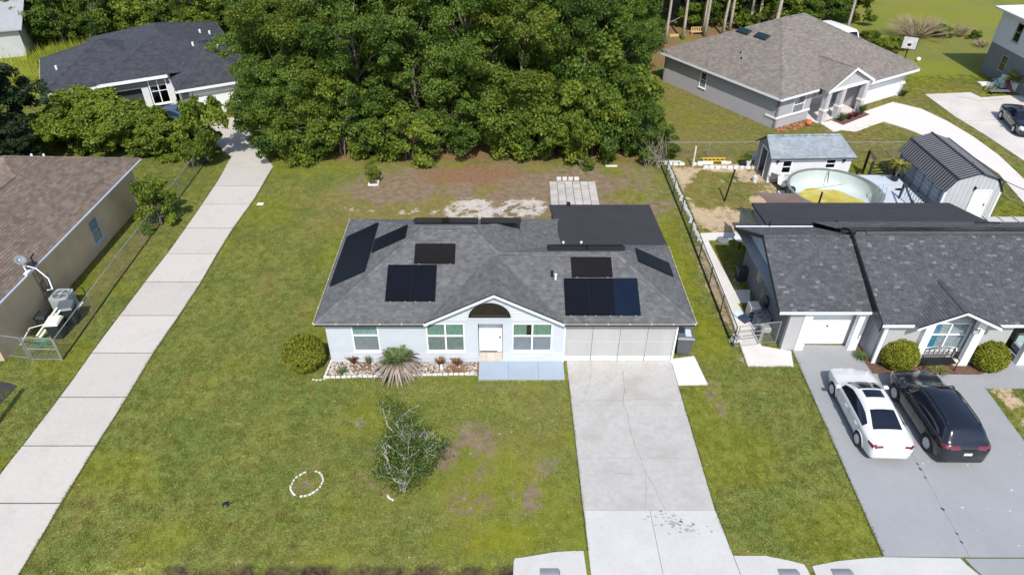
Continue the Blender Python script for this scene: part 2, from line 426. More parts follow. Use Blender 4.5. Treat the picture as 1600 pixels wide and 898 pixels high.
def grass_material(name, blades):
    m = bpy.data.materials.new(name); m.use_nodes = True
    nt = m.node_tree; N, L = nt.nodes, nt.links
    b = N['Principled BSDF']; b.inputs['Roughness'].default_value = .9; b.inputs['Specular IOR Level'].default_value = .15
    pos = N.new('ShaderNodeNewGeometry').outputs['Position']
    def noise(sc, det=4, dist=0):
        n = N.new('ShaderNodeTexNoise'); n.inputs['Scale'].default_value = sc; n.inputs['Detail'].default_value = det
        n.inputs['Distortion'].default_value = dist
        L.new(pos, n.inputs['Vector']); return n.outputs['Fac']
    def rng(s, a, c, lo=0, hi=1):
        r = N.new('ShaderNodeMapRange'); r.inputs[1].default_value = a; r.inputs[2].default_value = c
        r.inputs[3].default_value = lo; r.inputs[4].default_value = hi; L.new(s, r.inputs[0]); return r.outputs[0]
    def mix(f, a, c):
        x = N.new('ShaderNodeMix'); x.data_type = 'RGBA'
        L.new(f, x.inputs[0])
        for k, q in ((6, a), (7, c)):
            if isinstance(q, tuple): x.inputs[k].default_value = (*q, 1)
            else: L.new(q, x.inputs[k])
        return x.outputs[2]
    def scale(c, s):
        v = N.new('ShaderNodeVectorMath'); v.operation = 'SCALE'; L.new(c, v.inputs[0]); L.new(s, v.inputs['Scale']); return v.outputs[0]
    c = mix(rng(noise(.45, 5), .35, .65), (.120, .168, .034), (.188, .204, .044))
    c = mix(rng(noise(3.1, 6, .4), .46, .72), c, (.160, .145, .036))
    c = mix(rng(noise(7, 4), .5, .75), c, (.072, .104, .015))
    c = mix(rng(noise(11, 3), .52, .72), c, (.205, .185, .060))
    c = scale(c, rng(noise(14, 2), .3, .7, .66, 1.32))
    c = scale(c, rng(noise(31, 2), .3, .7, .66, 1.34))
    if blades:
        a = N.new('ShaderNodeAttribute'); a.attribute_name = 'tone'
        c = scale(c, a.outputs['Fac'])
        at_ = N.new('ShaderNodeAttribute'); at_.attribute_name = 'dryness'; at_.attribute_type = 'INSTANCER'
        c = mix(at_.outputs['Fac'], c, (.245, .20, .082))
        at2 = N.new('ShaderNodeAttribute'); at2.attribute_name = 'lushness'; at2.attribute_type = 'INSTANCER'
        c = mix(at2.outputs['Fac'], c, (.20, .215, .016))
    else:
        spk = noise(9, 5); spk2 = noise(4, 6)
        def at_(n):
            a = N.new('ShaderNodeAttribute'); a.attribute_name = n; f = a.outputs['Fac']
            if n in ('lush', 'wet'): return f
            q = N.new('ShaderNodeMath'); q.operation = 'ADD'; L.new(spk, q.inputs[0]); L.new(spk2, q.inputs[1])
            p = N.new('ShaderNodeMath'); p.operation = 'MULTIPLY_ADD'; p.inputs[1].default_value = 1.5; L.new(q.outputs[0], p.inputs[0]); L.new(f, p.inputs[2])
            return rng(p.outputs[0], 1.84, 2.22, 0, .95)
        c = mix(at_('lush'), c, (.19, .205, .018))
        c = mix(at_('dry'), c, mix(rng(noise(3, 5), .35, .65), (.23, .19, .068), (.165, .15, .042)))
        c = mix(at_('dirt'), c, mix(rng(noise(2.5, 6), .35, .65), (.255, .182, .128), (.165, .122, .095)))
        c = mix(at_('litter'), c, mix(rng(noise(5, 6), .35, .65), (.27, .145, .075), (.165, .10, .062)))
        c = mix(at_('sand'), c, mix(rng(noise(3, 6), .3, .7), (.45, .31, .19), (.50, .40, .29)))
        c = mix(at_('ash'), c, mix(rng(noise(3, 6), .3, .7), (.43, .385, .35), (.56, .52, .49)))
        c = mix(at_('wet'), c, mix(rng(noise(6, 6), .35, .65), (.075, .055, .032), (.022, .017, .012)))
        c = scale(c, rng(noise(28, 3), .25, .75, .72, 1.28))
        bp = N.new('ShaderNodeBump'); bp.inputs['Strength'].default_value = .9; bp.inputs['Distance'].default_value = .05
        L.new(noise(22, 6), bp.inputs['Height']); L.new(bp.outputs[0], b.inputs['Normal'])
    L.new(c, b.inputs['Base Color'])
    return m
GROUND = grass_material('lawn_soil', False)
BLADE = grass_material('grass_blades', True)
gme = np_mesh('ground', V, Fq, GROUND)
dens = np.clip(mask * (1 - .75 * dirt) * (1 - .9 * sand) * (1 - .85 * ash) * (1 - .7 * litter) * (1 - .7 * wet), 0, 1) * (GY > 10) * (GY < 62) * (np.abs(GX) < 50) * (pond < .5)
dens[(GY > 44.5) & (GX > -14) & (GX < 9)] = 0
for nme, arr in (('dirt', dirt), ('sand', sand), ('dry', dry), ('lush', lush), ('litter', litter), ('wet', wet), ('ash', ash), ('dens', dens)):
    a = gme.attributes.new(nme, 'FLOAT', 'POINT'); a.data.foreach_set('value', np.clip(arr, 0, 1).astype(np.float32).ravel())
ground = link('ground', gme); tag(ground, 'lawn and bare soil stretching under the houses and gardens', None, None, 'structure')

# grass blades: one object of stuff, instanced tufts over the ground sheet
def tuft_mesh():
    rnd = np.random.RandomState(3); V, F, T = [], [], []
    for k in range(46):
        r, q = .17 * math.sqrt(rnd.rand()), rnd.rand() * 6.283
        x, y = r * math.cos(q), r * math.sin(q); h = .035 + .05 * rnd.rand(); d = rnd.rand() * 6.283; w = .006 + .006 * rnd.rand()
        lx, ly = (rnd.rand(2) - .5) * .09
        a, c = math.cos(d) * w, math.sin(d) * w; o = len(V)
        V += [(x - a, y - c, -.01), (x + a, y + c, -.01), (x + lx, y + ly, h)]
        F.append((o, o + 1, o + 2)); T.append(.75 + .6 * rnd.rand())
    return np_mesh('grass_tuft', V, F, BLADE, T)
tuft_me = tuft_mesh()
tuft = bpy.data.objects.new('grass_tuft', tuft_me)
gg = bpy.data.node_groups.new('grass_scatter', 'GeometryNodeTree')
gg.interface.new_socket('Geometry', in_out='INPUT', socket_type='NodeSocketGeometry')
gg.interface.new_socket('Geometry', in_out='OUTPUT', socket_type='NodeSocketGeometry')
gn, gl = gg.nodes, gg.links
gi, go = gn.new('NodeGroupInput'), gn.new('NodeGroupOutput')
oi = gn.new('GeometryNodeObjectInfo'); oi.inputs['Object'].default_value = ground
ti = gn.new('GeometryNodeObjectInfo'); ti.inputs['Object'].default_value = tuft; ti.inputs['As Instance'].default_value = True
def named(n):
    a = gn.new('GeometryNodeInputNamedAttribute'); a.data_type = 'FLOAT'; a.inputs['Name'].default_value = n; return a.outputs[0]
dp = gn.new('GeometryNodeDistributePointsOnFaces'); dp.distribute_method = 'RANDOM'
ml = gn.new('ShaderNodeMath'); ml.operation = 'MULTIPLY'; ml.inputs[1].default_value = 20.0
gl.new(named('dens'), ml.inputs[0]); gl.new(ml.outputs[0], dp.inputs['Density']); gl.new(oi.outputs['Geometry'], dp.inputs['Mesh'])
sa = gn.new('GeometryNodeStoreNamedAttribute'); sa.data_type = 'FLOAT'; sa.domain = 'POINT'; sa.inputs['Name'].default_value = 'dryness'
sb = gn.new('GeometryNodeStoreNamedAttribute'); sb.data_type = 'FLOAT'; sb.domain = 'POINT'; sb.inputs['Name'].default_value = 'lushness'
gl.new(dp.outputs['Points'], sa.inputs['Geometry']); gl.new(named('dry'), sa.inputs['Value'])
gl.new(sa.outputs[0], sb.inputs['Geometry']); gl.new(named('lush'), sb.inputs['Value'])
ip = gn.new('GeometryNodeInstanceOnPoints')
gl.new(sb.outputs[0], ip.inputs['Points']); gl.new(ti.outputs['Geometry'], ip.inputs['Instance'])
rv = gn.new('FunctionNodeRandomValue'); rv.data_type = 'FLOAT_VECTOR'; rv.inputs[1].default_value = (0, 0, 6.283)
gl.new(rv.outputs[0], ip.inputs['Rotation'])
rs = gn.new('FunctionNodeRandomValue'); rs.data_type = 'FLOAT'
for s_ in rs.inputs:
    if s_.name == 'Min' and s_.type == 'VALUE': s_.default_value = .7
    if s_.name == 'Max' and s_.type == 'VALUE': s_.default_value = 1.25
gl.new([o for o in rs.outputs if o.type == 'VALUE'][0], ip.inputs['Scale'])
gl.new(ip.outputs[0], go.inputs[0])
gme2 = bpy.data.meshes.new('grass'); gme2.materials.append(BLADE)
gme2.from_pydata([(0, 20, -.02), (.01, 20, -.02), (0, 20.01, -.02)], [], [(0, 1, 2)])
grass = link('grass', gme2); md = grass.modifiers.new('scatter', 'NODES'); md.node_group = gg
tag(grass, 'short mown grass blades over all the lawns', 'grass', None, 'stuff')

# ------------------------------------------------------------------ paving
def slab_part(name, poly, mat, parent, z1=.04, z0=-.1, inset=.012, dz=0):
    P = [Vector((p[0], p[1])) for p in poly]
    area = sum(P[i].x * P[(i + 1) % len(P)].y - P[(i + 1) % len(P)].x * P[i].y for i in range(len(P)))
    if area < 0: P = P[::-1]
    if inset:
        n = len(P); Q = []
        for i in range(n):
            a, b, c = P[i - 1], P[i], P[(i + 1) % n]
            d0, d1 = (b - a).normalized(), (c - b).normalized()
            n0, n1 = Vector((-d0.y, d0.x)), Vector((-d1.y, d1.x))
            k = 1 + n0.dot(n1)
            Q.append(b + (n0 + n1) * (inset / max(k, .3)))
        P = Q
    m = MB(); m.prism([(p.x, p.y) for p in P], z0, z1 + dz)
    return m.build(name, mat, parent)
def structure(name, label):
    o = thing(name, label, None); o['kind'] = 'structure'; return o
def joint_bed(name, poly, parent, z=.022):
    return slab_part(name, poly, M('joint_soil', (.10, .095, .085), .95, .2), parent, z, -.1, .02)

d = structure('driveway', 'long pale concrete driveway running back along the left side of the lawn')
joint_bed('joint_filler', left_drive, d, .02)
for a, b in zip(LDJ[:-1], LDJ[1:]):
    n = 3; Ls = [(li(LD_L, a + (b - a) * t / n), a + (b - a) * t / n) for t in range(n + 1)]; Rs = [(li(LD_R, a + (b - a) * t / n), a + (b - a) * t / n) for t in range(n, -1, -1)]
    slab_part('concrete_slab', Ls + Rs, CONC, d, .04, -.1, .03, random.uniform(-.004, .004))
slab_part('concrete_slab', left_drive_far, CONC, d, .036)

d = structure('driveway', 'wide stained concrete driveway in front of the white screened garage')
joint_bed('joint_filler', main_drive, d)
YJ = [23.17, 20.42, 17.6, 15.2]
xl = lambda y: 2.915; xr = lambda y: 7.67 if y >= 15.2 else 7.68 + (15.2 - y) * .085
XC = {23.17: 5.33, 20.42: 5.5, 17.6: 5.30, 15.2: 5.35}
for a, b in zip(YJ[:-1], YJ[1:]):
    if a != 17.6 and a != 20.42:
        slab_part('concrete_slab', [(xl(b), b), (xr(b), b), (xr(a), a), (xl(a), a)], CONC_MAIN, d, .04, -.1, .006)
    else:
        slab_part('concrete_slab', [(xl(b), b), (xr(b), b), (xr(a), a), (xl(a), a)], CONC_MAIN, d, .04, -.1, .008, random.uniform(-.003, .003))
slab_part('concrete_slab', [(2.93, 9.05), (5.32, 9.05), (5.32, 15.2), (2.93, 15.2)], CONC_NEW, d, .043, -.1, .008)
slab_part('concrete_slab', [(5.32, 9.05), (8.15, 9.05), (7.83, 13.4), (7.68, 15.2), (5.32, 15.2)], CONC_NEW, d, .041, -.1, .008)
slab_part('apron_wing', apron_left, CONC_NEW, d, .036); slab_part('apron_wing', apron_right, CONC_NEW, d, .036)
def crack(pts, w, parent, z=.045, name='crack'):
    m = MB(); rnd = random.Random(len(pts)); P = []
    for (x0, y0), (x1, y1) in zip(pts[:-1], pts[1:]):
        n = max(2, int(math.hypot(x1 - x0, y1 - y0) / .12))
        for k in range(n): t = k / n; P.append((x0 + (x1 - x0) * t + rnd.uniform(-.015, .015), y0 + (y1 - y0) * t + rnd.uniform(-.015, .015)))
    P.append(pts[-1])
    for i in range(len(P) - 1):
        a, b = Vector((*P[i], z)), Vector((*P[i + 1], z)); dd = (b - a).normalized(); nn = Vector((-dd.y, dd.x, 0)) * w * rnd.uniform(.5, 1.2)
        m.quad(a - nn, b - nn, b + nn, a + nn)
    return m.build(name, M('crack_dirt', (.17, .162, .15), .95, .3), parent)
cz = lambda pts: [tuple(at(740 + x / 2.58, 550 + y / 2.58))[:2] for x, y in pts]
crack(cz([(602, 80), (608, 160), (600, 205), (620, 255), (633, 320), (652, 384)]), .008, d)
crack(cz([(652, 384), (672, 430), (690, 480), (696, 560), (692, 636)]), .006, d)
crack(cz([(425, 205), (480, 195), (600, 196), (750, 188), (838, 200)]), .005, d)
crack(cz([(690, 480), (720, 530), (770, 636)]), .006, d); crack(cz([(475, 40), (470, 110), (440, 210)]), .005, d); crack(cz([(560, 490), (660, 494)]), .005, d)
m = MB(); rnd = random.Random(5)                     # dark scuffs on the lower slab
for k in range(70):
    u = rnd.gauss(0, 1); p = at(740 + (820 + u * 55) / 2.58, 550 + (690 + u * 18 + rnd.gauss(0, 22)) / 2.58); r = rnd.uniform(.02, .09); q = rnd.uniform(0, 6)
    m.poly([(p.x + r * rnd.uniform(.5, 1.3) * math.cos(q + j), p.y + .6 * r * rnd.uniform(.4, 1.2) * math.sin(q + j), .0465) for j in (0, 1, 2, 3, 4, 5.2)])
m.build('tyre_scuff', M('scuff', (.31, .305, .295), .9, .3), d, kind='stuff')

def culvert(p, parent):                              # ribbed metal drain pipe end at the roadside
    t = thing('culvert_pipe', 'ribbed metal culvert pipe end in the concrete apron ' + parent, 'drain pipe', (p[0], p[1], 0))
    m = MB(); m.smooth = True
    prof = []
    for k in range(15): prof += [(.30 + (.02 if k % 2 else 0), .0 + k * .045)]
    m.lathe(prof, (0, 0, 0), 18, 'X'); o = m.build('pipe', GALV, t, (-.3, 0, -.14))
    m = MB(); m.lathe([(.27, 0), (.275, .01)], (0, 0, 0), 18, 'X'); m.build('pipe_mouth', BLACKROOM, t, (.34, 0, -.14))
culvert(tuple(at(858, 899))[:2], 'left of the main driveway')
culvert(tuple(at(1232, 900))[:2], 'right of the main driveway')
culvert(tuple(at(1316, 900))[:2], 'below the grey painted driveway')

d = structure('driveway', 'wide smooth grey painted driveway under the white and black cars')
P = nb_drive
slab_part('concrete_slab', P, CONC_GREY, d, .04, -.1, 0)
slab_part('apron_slab', nb_apron_w, CONC_NEW, d, .034); slab_part('apron_slab', nb_apron_g, CONC_GREY, d, .036)
cj = lambda pts: [tuple(at(1100 + x / 3.014, 600 + y / 3.014))[:2] for x, y in pts]
crack(cj([(950, 290), (1020, 400), (1115, 580), (1200, 725), (1250, 820)]), .006, d, .0445, 'control_joint')
m = MB()
for x, y, r in ((974, 328, .05), (1003, 378, .06), (1017, 402, .08), (1040, 442, .06), (1122, 590, .08), (1189, 706, .06), (1210, 745, .06)):
    p = at(1100 + x / 3.014, 600 + y / 3.014); m.poly([(p.x - r * .4, p.y + r, .047), (p.x - r * .7, p.y, .047), (p.x + r * .3, p.y - r * 1.2, .047), (p.x + r * .7, p.y, .047)])
m.build('joint_gap', BLACKROOM, d)
m = MB(); 
for x, y, r in ((1030, 377, .05), (1055, 367, .04), (1240, 382, .06), (1445, 502, .06), (1215, 583, .05), (1335, 593, .03), (1438, 600, .04), (980, 292, .06), (1480, 762, .04), (1283, 690, .03), (1485, 330, .04)):
    p = at(1100 + x / 3.014, 600 + y / 3.014); m.poly([(p.x + r * random.uniform(.6, 1.3) * math.cos(j), p.y + r * .7 * random.uniform(.6, 1.3) * math.sin(j), .047) for j in (0, 1, 2, 3, 4, 5)])
m.build('paint_chip', M('bare_patch', (.5, .5, .49), .8, .1), d)

d = structure('walkway', 'pale concrete footpath along the dark side wall of the grey house')
for P in (plan((1087, 365), (1172, 363), (1172, 373), (1106, 375.5)), plan((1087, 365), (1106, 375.5), (1127, 415), (1110, 415)), plan((1110, 415), (1127, 415), (1147, 453.5), (1127, 455)), plan((1127, 455), (1147, 453.5), (1172, 453), (1172, 473), (1152, 473.5), (1135, 474)),
          plan((1135, 474), (1152, 473.5), (1171, 507), (1146, 508)), plan((1146, 508), (1171, 507), (1190, 541), (1157, 542.5)), plan((1157, 542.5), (1190, 541), (1236, 549), (1240, 573.5), (1168, 573.5))):
    slab_part('concrete_slab', P, M('path_concrete', (.60, .57, .535), .85, .07, .8, .1, 40), d, .04, -.1, .006, random.uniform(-.003, .003))
d = structure('porch_slab', 'blue grey painted entry slab in front of the white front door')
BLUEPAINT = M('blue_grey_paint', (.30, .36, .43), .6, .06, 1.2, stain=.15, stain_col=(.36, .41, .47))
for a, b in ((-1.05, .28), (.28, 1.6), (1.6, 2.75)):
    slab_part('slab_panel', [(a, 21.92), (b, 21.92), (b, 23.26), (a, 23.26)], BLUEPAINT, d, .085, -.1, .004)
d = structure('concrete_pad', 'white concrete pad beside the garage under the wheeled bin')
slab_part('pad_slab', pad, M('white_concrete', (.60, .60, .585), .8, .06, 1, stain=.2, stain_col=(.40,.39,.37)), d, .05, -.1, 0)
# patio of square pavers behind the flat roof
d = structure('patio', 'small patio of square pale pavers behind the flat black roof')
joint_bed('joint_sand', patio, d, .02)
PAVER = M('paver_stone', (.40, .38, .35), .9, .12, 3, .2, rand=.12)
m = MB(); m.box(-.24, .24, -.215, .215, -.03, .05, .012); pme = m.mesh('paver', PAVER)
k = 0
for i in range(6):
    for j in range(8):
        x, y = 3.03 + .255 + i * .51 + (y_ := 0), 37.35 + .22 + j * .43
        link('paver', pme, d, (x + (y - 37.3) * .02, y, random.uniform(-.006, .006)), (0, 0, random.uniform(-.02, .02)))
d = structure('driveway', 'curving pale driveway from the grey house with the tan roof')
slab_part('concrete_slab', gray_drive[:12] + gray_drive[12:], M('bright_concrete', (.62, .575, .54), .85, .06, .5, stain=.15, stain_col=(.52, .48, .45)), d, .04, -.1, 0)
d = structure('driveway', 'worn pale driveway under the parked black saloon at the right edge')
slab_part('concrete_slab', ts_pave, M('worn_concrete', (.56, .52, .485), .85, .1, .5, .15, 40, stain=.35, stain_col=(.40, .37, .34), stain_scale=.4), d, .036, -.1, 0)
crack(plan((1497, 152), (1530, 158), (1570, 155)), .03, d, .042); crack(plan((1505, 190), (1560, 188), (1600, 187)), .02, d, .042)
d = structure('asphalt_patch', 'dark asphalt patch with ragged grass edge at the left border')
P = [(at(u, v).x, at(u, v).y) for u, v in ((-40, 594), (0, 596), (14, 598), (27, 603), (20, 611), (6, 625), (0, 632), (-40, 640))]
slab_part('asphalt_sheet', P, M('asphalt', (.03, .031, .035), .9, .2, 5, .3), d, .02, -.05, 0)

# ragged grass creeping over the edges of the paving
rn = np.random.RandomState(17); EV = []
def edge_grass(pts, side):
    for (x0, y0), (x1, y1) in zip(pts[:-1], pts[1:]):
        L_ = math.hypot(x1 - x0, y1 - y0); n = int(L_ * 150); t = rn.rand(n)
        if n == 0: continue
        dx, dy = (x1 - x0) / L_, (y1 - y0) / L_; nx_, ny_ = -dy * side, dx * side          # towards the paving
        clump = .5 + .9 * vnoise((x0 + dx * t * L_) * 2.3 + 50, (y0 + dy * t * L_) * 2.3 + 50, 3)
        o = -.03 + .02 * rn.randn(n); l = (.03 + .07 * rn.rand(n)) * clump; h = .05 + .05 * rn.rand(n) * clump; w = .008
        bx_, by_ = x0 + dx * t * L_ + nx_ * o, y0 + dy * t * L_ + ny_ * o; j = (rn.rand(n) - .5) * .06
        a = np.stack([bx_ - dx * w, by_ - dy * w, np.zeros(n)], 1); b = np.stack([bx_ + dx * w, by_ + dy * w, np.zeros(n)], 1)
        c = np.stack([bx_ + nx_ * l + dx * j, by_ + ny_ * l + dy * j, h], 1); EV.append(np.stack([a, b, c], 1).reshape(-1, 3))
edge_grass([(li(LD_L, y), y) for y in np.arange(12.2, 43, .8)], -1); edge_grass([(li(LD_R, y), y) for y in np.arange(12.2, 43, .8)], 1)
edge_grass([(2.91, 21.9), (2.93, 13.6)], 1); edge_grass([(7.67, 21.6), (7.68, 15.2), (7.82, 13.5)], -1)
edge_grass([nb_drive[0], nb_drive[-1]], 1); edge_grass([(21.0, 21.43), (20.8, 18.0)], -1); edge_grass([(-1.05, 21.91), (2.75, 21.91)], 1)
edge_grass([tuple(at(1168, 574))[:2], tuple(at(1240, 574))[:2]], 1); edge_grass([tuple(at(1168, 573))[:2], tuple(at(1110, 415))[:2], tuple(at(1087, 365))[:2]], -1)
EV = np.concatenate(EV); o = link('edge_grass', np_mesh('edge_grass', EV, np.arange(len(EV)).reshape(-1, 3), BLADE, .7 + .6 * rn.rand(len(EV) // 3)))
tag(o, 'longer grass creeping over the edges of driveways and paths', 'grass', None, 'stuff')

# ------------------------------------------------------------------ building helpers
def inv_of(t): return (Matrix.Translation(t.location) @ Matrix.Rotation(t.rotation_euler[2], 4, 'Z')).inverted()
def wall_frame(o, ang, t=None):
    """local frame of a wall: x along the wall, y into the house, z up"""
    m = Matrix.Translation(Vector(o)) @ Matrix.Rotation(ang, 4, 'Z')
    return (inv_of(t) @ m) if t is not None else m
def holed(mb, x0, x1, z0, z1, holes, y0=0.0, y1=.2):
    xs_ = sorted({x0, x1} | {min(max(h[k], x0), x1) for h in holes for k in (0, 1)}); zs_ = sorted({z0, z1} | {min(max(h[k], z0), z1) for h in holes for k in (2, 3)})
    for a, b in zip(xs_[:-1], xs_[1:]):
        run = None
        for c, d_ in zip(zs_[:-1], zs_[1:]):
            cx, cz_ = (a + b) / 2, (c + d_) / 2
            solid = not any(h[0] < cx < h[1] and h[2] < cz_ < h[3] for h in holes)
            if solid and run is None: run = [c, d_]
            elif solid: run[1] = d_
            if not solid and run: mb.box(a, b, y0, y1, run[0], run[1]); run = None
        if run: mb.box(a, b, y0, y1, run[0], run[1])
CURT_TEAL = M('teal_curtain', (.29, .46, .40), .9, .15, 5)
CURT_GREEN = M('green_curtain', (.31, .45, .335), .9, .12, 5)
CURT_PALE = M('pale_curtain', (.55, .58, .60), .9, .12, 5)
CURT_BLUE = M('bright_blue_curtain', (.07, .35, .55), .9, .15, 5)
def curtain(xf, x0, x1, z0, z1, y, mat, parent):
    m = MB(xf); n = max(8, int((x1 - x0) / .04)); P = [(x0 + (x1 - x0) * i / n, y + .022 * math.sin(i * 1.9) + .012 * math.sin(i * .7)) for i in range(n + 1)]
    for a, b in zip(P[:-1], P[1:]): m.quad((a[0], a[1], z0), (b[0], b[1], z0), (b[0], b[1], z1), (a[0], a[1], z1))
    return m.build('curtain', mat, parent)
def window(t, xf, x, z, w, h, cols=1, rails=(.5,), fmat=None, fw=.055, curt=None, low=None, glass=None, sill=True, proud=.03, mull=.07, blank=True):
    fmat = fmat or WHITE; m = MB(xf)
    m.box(x, x + w, -proud, .09, z, z + fw); m.box(x, x + w, -proud, .09, z + h - fw, z + h)
    m.box(x, x + fw, -proud, .09, z + fw, z + h - fw); m.box(x + w - fw, x + w, -proud, .09, z + fw, z + h - fw)
    cw = (w - 2 * fw - (cols - 1) * mull) / cols
    for c in range(1, cols):
        a = x + fw + c * cw + (c - 1) * mull; m.box(a, a + mull, -proud + .004, .088, z + fw, z + h - fw)
    zr = [z + h * r for r in rails]
    for c in range(cols):
        a = x + fw + c * (cw + mull)
        for q in zr: m.box(a, a + cw, -.008, .07, q - .022, q + .022)
    if sill: m.box(x - .04, x + w + .04, -.075, .0, z - .07, z - .003)
    f = m.build('window', fmat, t)
    zz = [z + fw] + zr + [z + h - fw]
    for c in range(cols):
        a = x + fw + c * (cw + mull)
        for i in range(len(zz) - 1):
            lo = zz[i] + (.022 if i else 0); hi = zz[i + 1] - (.022 if i < len(zz) - 2 else 0)
            p = MB(xf); p.box(a, a + cw, .03, .036, lo, hi); p.build('pane', glass or GLASS, f)
            if i == 0 and low:
                p = MB(xf); p.box(a, a + cw, .012, .016, lo, hi); p.build('insect_screen', low, f)
    if curt: 
        for cx0, cx1, cm in curt: curtain(xf, x + w * cx0, x + w * cx1, z + .02, z + h - .02, .075, cm, f)
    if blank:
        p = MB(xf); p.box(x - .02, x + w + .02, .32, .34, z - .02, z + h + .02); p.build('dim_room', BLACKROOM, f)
    return f
def clip_row(P2, b):
    xs_ = []
    for i in range(len(P2)):
        (a0, b0), (a1, b1) = P2[i], P2[(i + 1) % len(P2)]
        if (b0 - b) * (b1 - b) <= 0 and b0 != b1: xs_.append(a0 + (a1 - a0) * (b - b0) / (b1 - b0))
    return (min(xs_), max(xs_)) if len(xs_) >= 2 else None
def shingles(mb, pts, e, tabw=.30, course=.145, light=.0, lo=.72, hi=1.28, lift=.016, seed=1):
    """courses of separate tabs laid over a convex roof plane (pts in space, e along the eave)"""
    rnd = random.Random(seed + len(mb.f)); P = [Vector(p) for p in pts]; e = Vector(e).normalized()
    n = (P[1] - P[0]).cross(P[2] - P[0]).normalized()
    if n.z < 0: n = -n
    s = n.cross(e).normalized()
    if s.z < 0: s = -s
    o = min(P, key=lambda p: (p - P[0]).dot(s)); P2 = [((p - o).dot(e), (p - o).dot(s)) for p in P]
    bmax = max(b for a, b in P2); b = 1e-4; row = 0
    at3 = lambda a, b_, h: o + e * a + s * b_ + n * h
    while b < bmax - 1e-3:
        b1 = min(b + course, bmax - 1e-4); r0, r1 = clip_row(P2, b), clip_row(P2, b1)
        if r0 and r1:
            a = min(r0[0], r1[0]) - rnd.random() * tabw
            while a < max(r0[1], r1[1]):
                w = tabw * rnd.choice((.7, 1, 1, 1.25)); q = a + w; g = .012
                A0, A1 = min(max(a, r0[0]), r0[1]), min(max(q - g, r0[0]), r0[1]); B0, B1 = min(max(a, r1[0]), r1[1]), min(max(q - g, r1[0]), r1[1])
                if A1 - A0 > .02 or B1 - B0 > .02:
                    mb.tone = rnd.uniform(lo, hi) * (1.0 if rnd.random() > light else 1.75)
                    h = lift * rnd.uniform(.8, 1.3)
                    mb.add([at3(A0, b, h), at3(A1, b, h), at3(B1, b1, .003), at3(B0, b1, .003), at3(A0, b, 0), at3(A1, b, 0)], [[0, 1, 2, 3], [4, 5, 1, 0]])
                a = q
        b += course; row += 1
    mb.tone = 1.0
def caps(mb, a, b, w=.13, step=.22, lift=.03, seed=3):
    """overlapping cap shingles along a hip or ridge"""
    a, b = Vector(a), Vector(b); d_ = (b - a); L_ = d_.length; d_.normalize(); side = d_.cross(Vector((0, 0, 1))).normalized(); rnd = random.Random(seed + len(mb.f))
    k = 0; t = 0
    while t < L_ - .02:
        q = min(t + step * 1.15, L_); p0, p1 = a + d_ * t, a + d_ * q; mb.tone = rnd.uniform(.75, 1.2)
        u0 = Vector((0, 0, lift + .02)); u1 = Vector((0, 0, lift)); dn = Vector((0, 0, -.055))
        mb.add([p0 - side * w + dn + u0, p0 + u0, p0 + side * w + dn + u0, p1 - side * w + dn + u1, p1 + u1, p1 + side * w + dn + u1], [[0, 1, 4, 3], [1, 2, 5, 4], [0, 2, 1]])
        t += step
    mb.tone = 1.0
class Roof:
    """collects planes, tabs and caps of one roof, in the frame xf"""
    def __init__(s, xf, **kw): s.b, s.s, s.xf, s.kw = MB(xf), MB(xf), xf, kw
    def plane(s, pts, e, extra=()):
        s.b.poly(pts)
        for p in ([pts] if not extra else extra): shingles(s.s, p, e, **s.kw)
        return s
    def cap(s, *pp):
        for a, b in zip(pp[:-1], pp[1:]): caps(s.s, a, b)
        return s
    def build(s, t, mat):
        r = s.b.build('roof', mat, t); s.s.build('shingle_tabs', mat, r, kind='stuff'); return r
def hip(rf, x0, x1, y0, y1, z, m, capit=True):
    """plain hip roof over a rectangle"""
    dx, dy = x1 - x0, y1 - y0
    if dx >= dy:
        d_ = dy / 2; a, b = (x0 + d_, y0 + d_, z + m * d_), (x1 - d_, y0 + d_, z + m * d_)
    else:
        d_ = dx / 2; a, b = (x0 + d_, y0 + d_, z + m * d_), (x0 + d_, y1 - d_, z + m * d_)
    A, B, C_, D_ = (x0, y0, z), (x1, y0, z), (x1, y1, z), (x0, y1, z)
    if dx >= dy:
        rf.plane([A, B, b, a], (1, 0, 0)); rf.plane([C_, D_, a, b], (1, 0, 0)); rf.plane([D_, A, a], (0, 1, 0)); rf.plane([B, C_, b], (0, 1, 0))
        hips = [(A, a), (D_, a), (B, b), (C_, b)]
    else:
        rf.plane([A, B, a], (1, 0, 0)); rf.plane([C_, D_, b], (1, 0, 0)); rf.plane([D_, A, a, b], (0, 1, 0)); rf.plane([B, C_, b, a], (0, 1, 0))
        hips = [(A, a), (B, a), (C_, b), (D_, b)]
    for p in hips: rf.cap(*p)
    rf.cap(a, b)
    return a, b
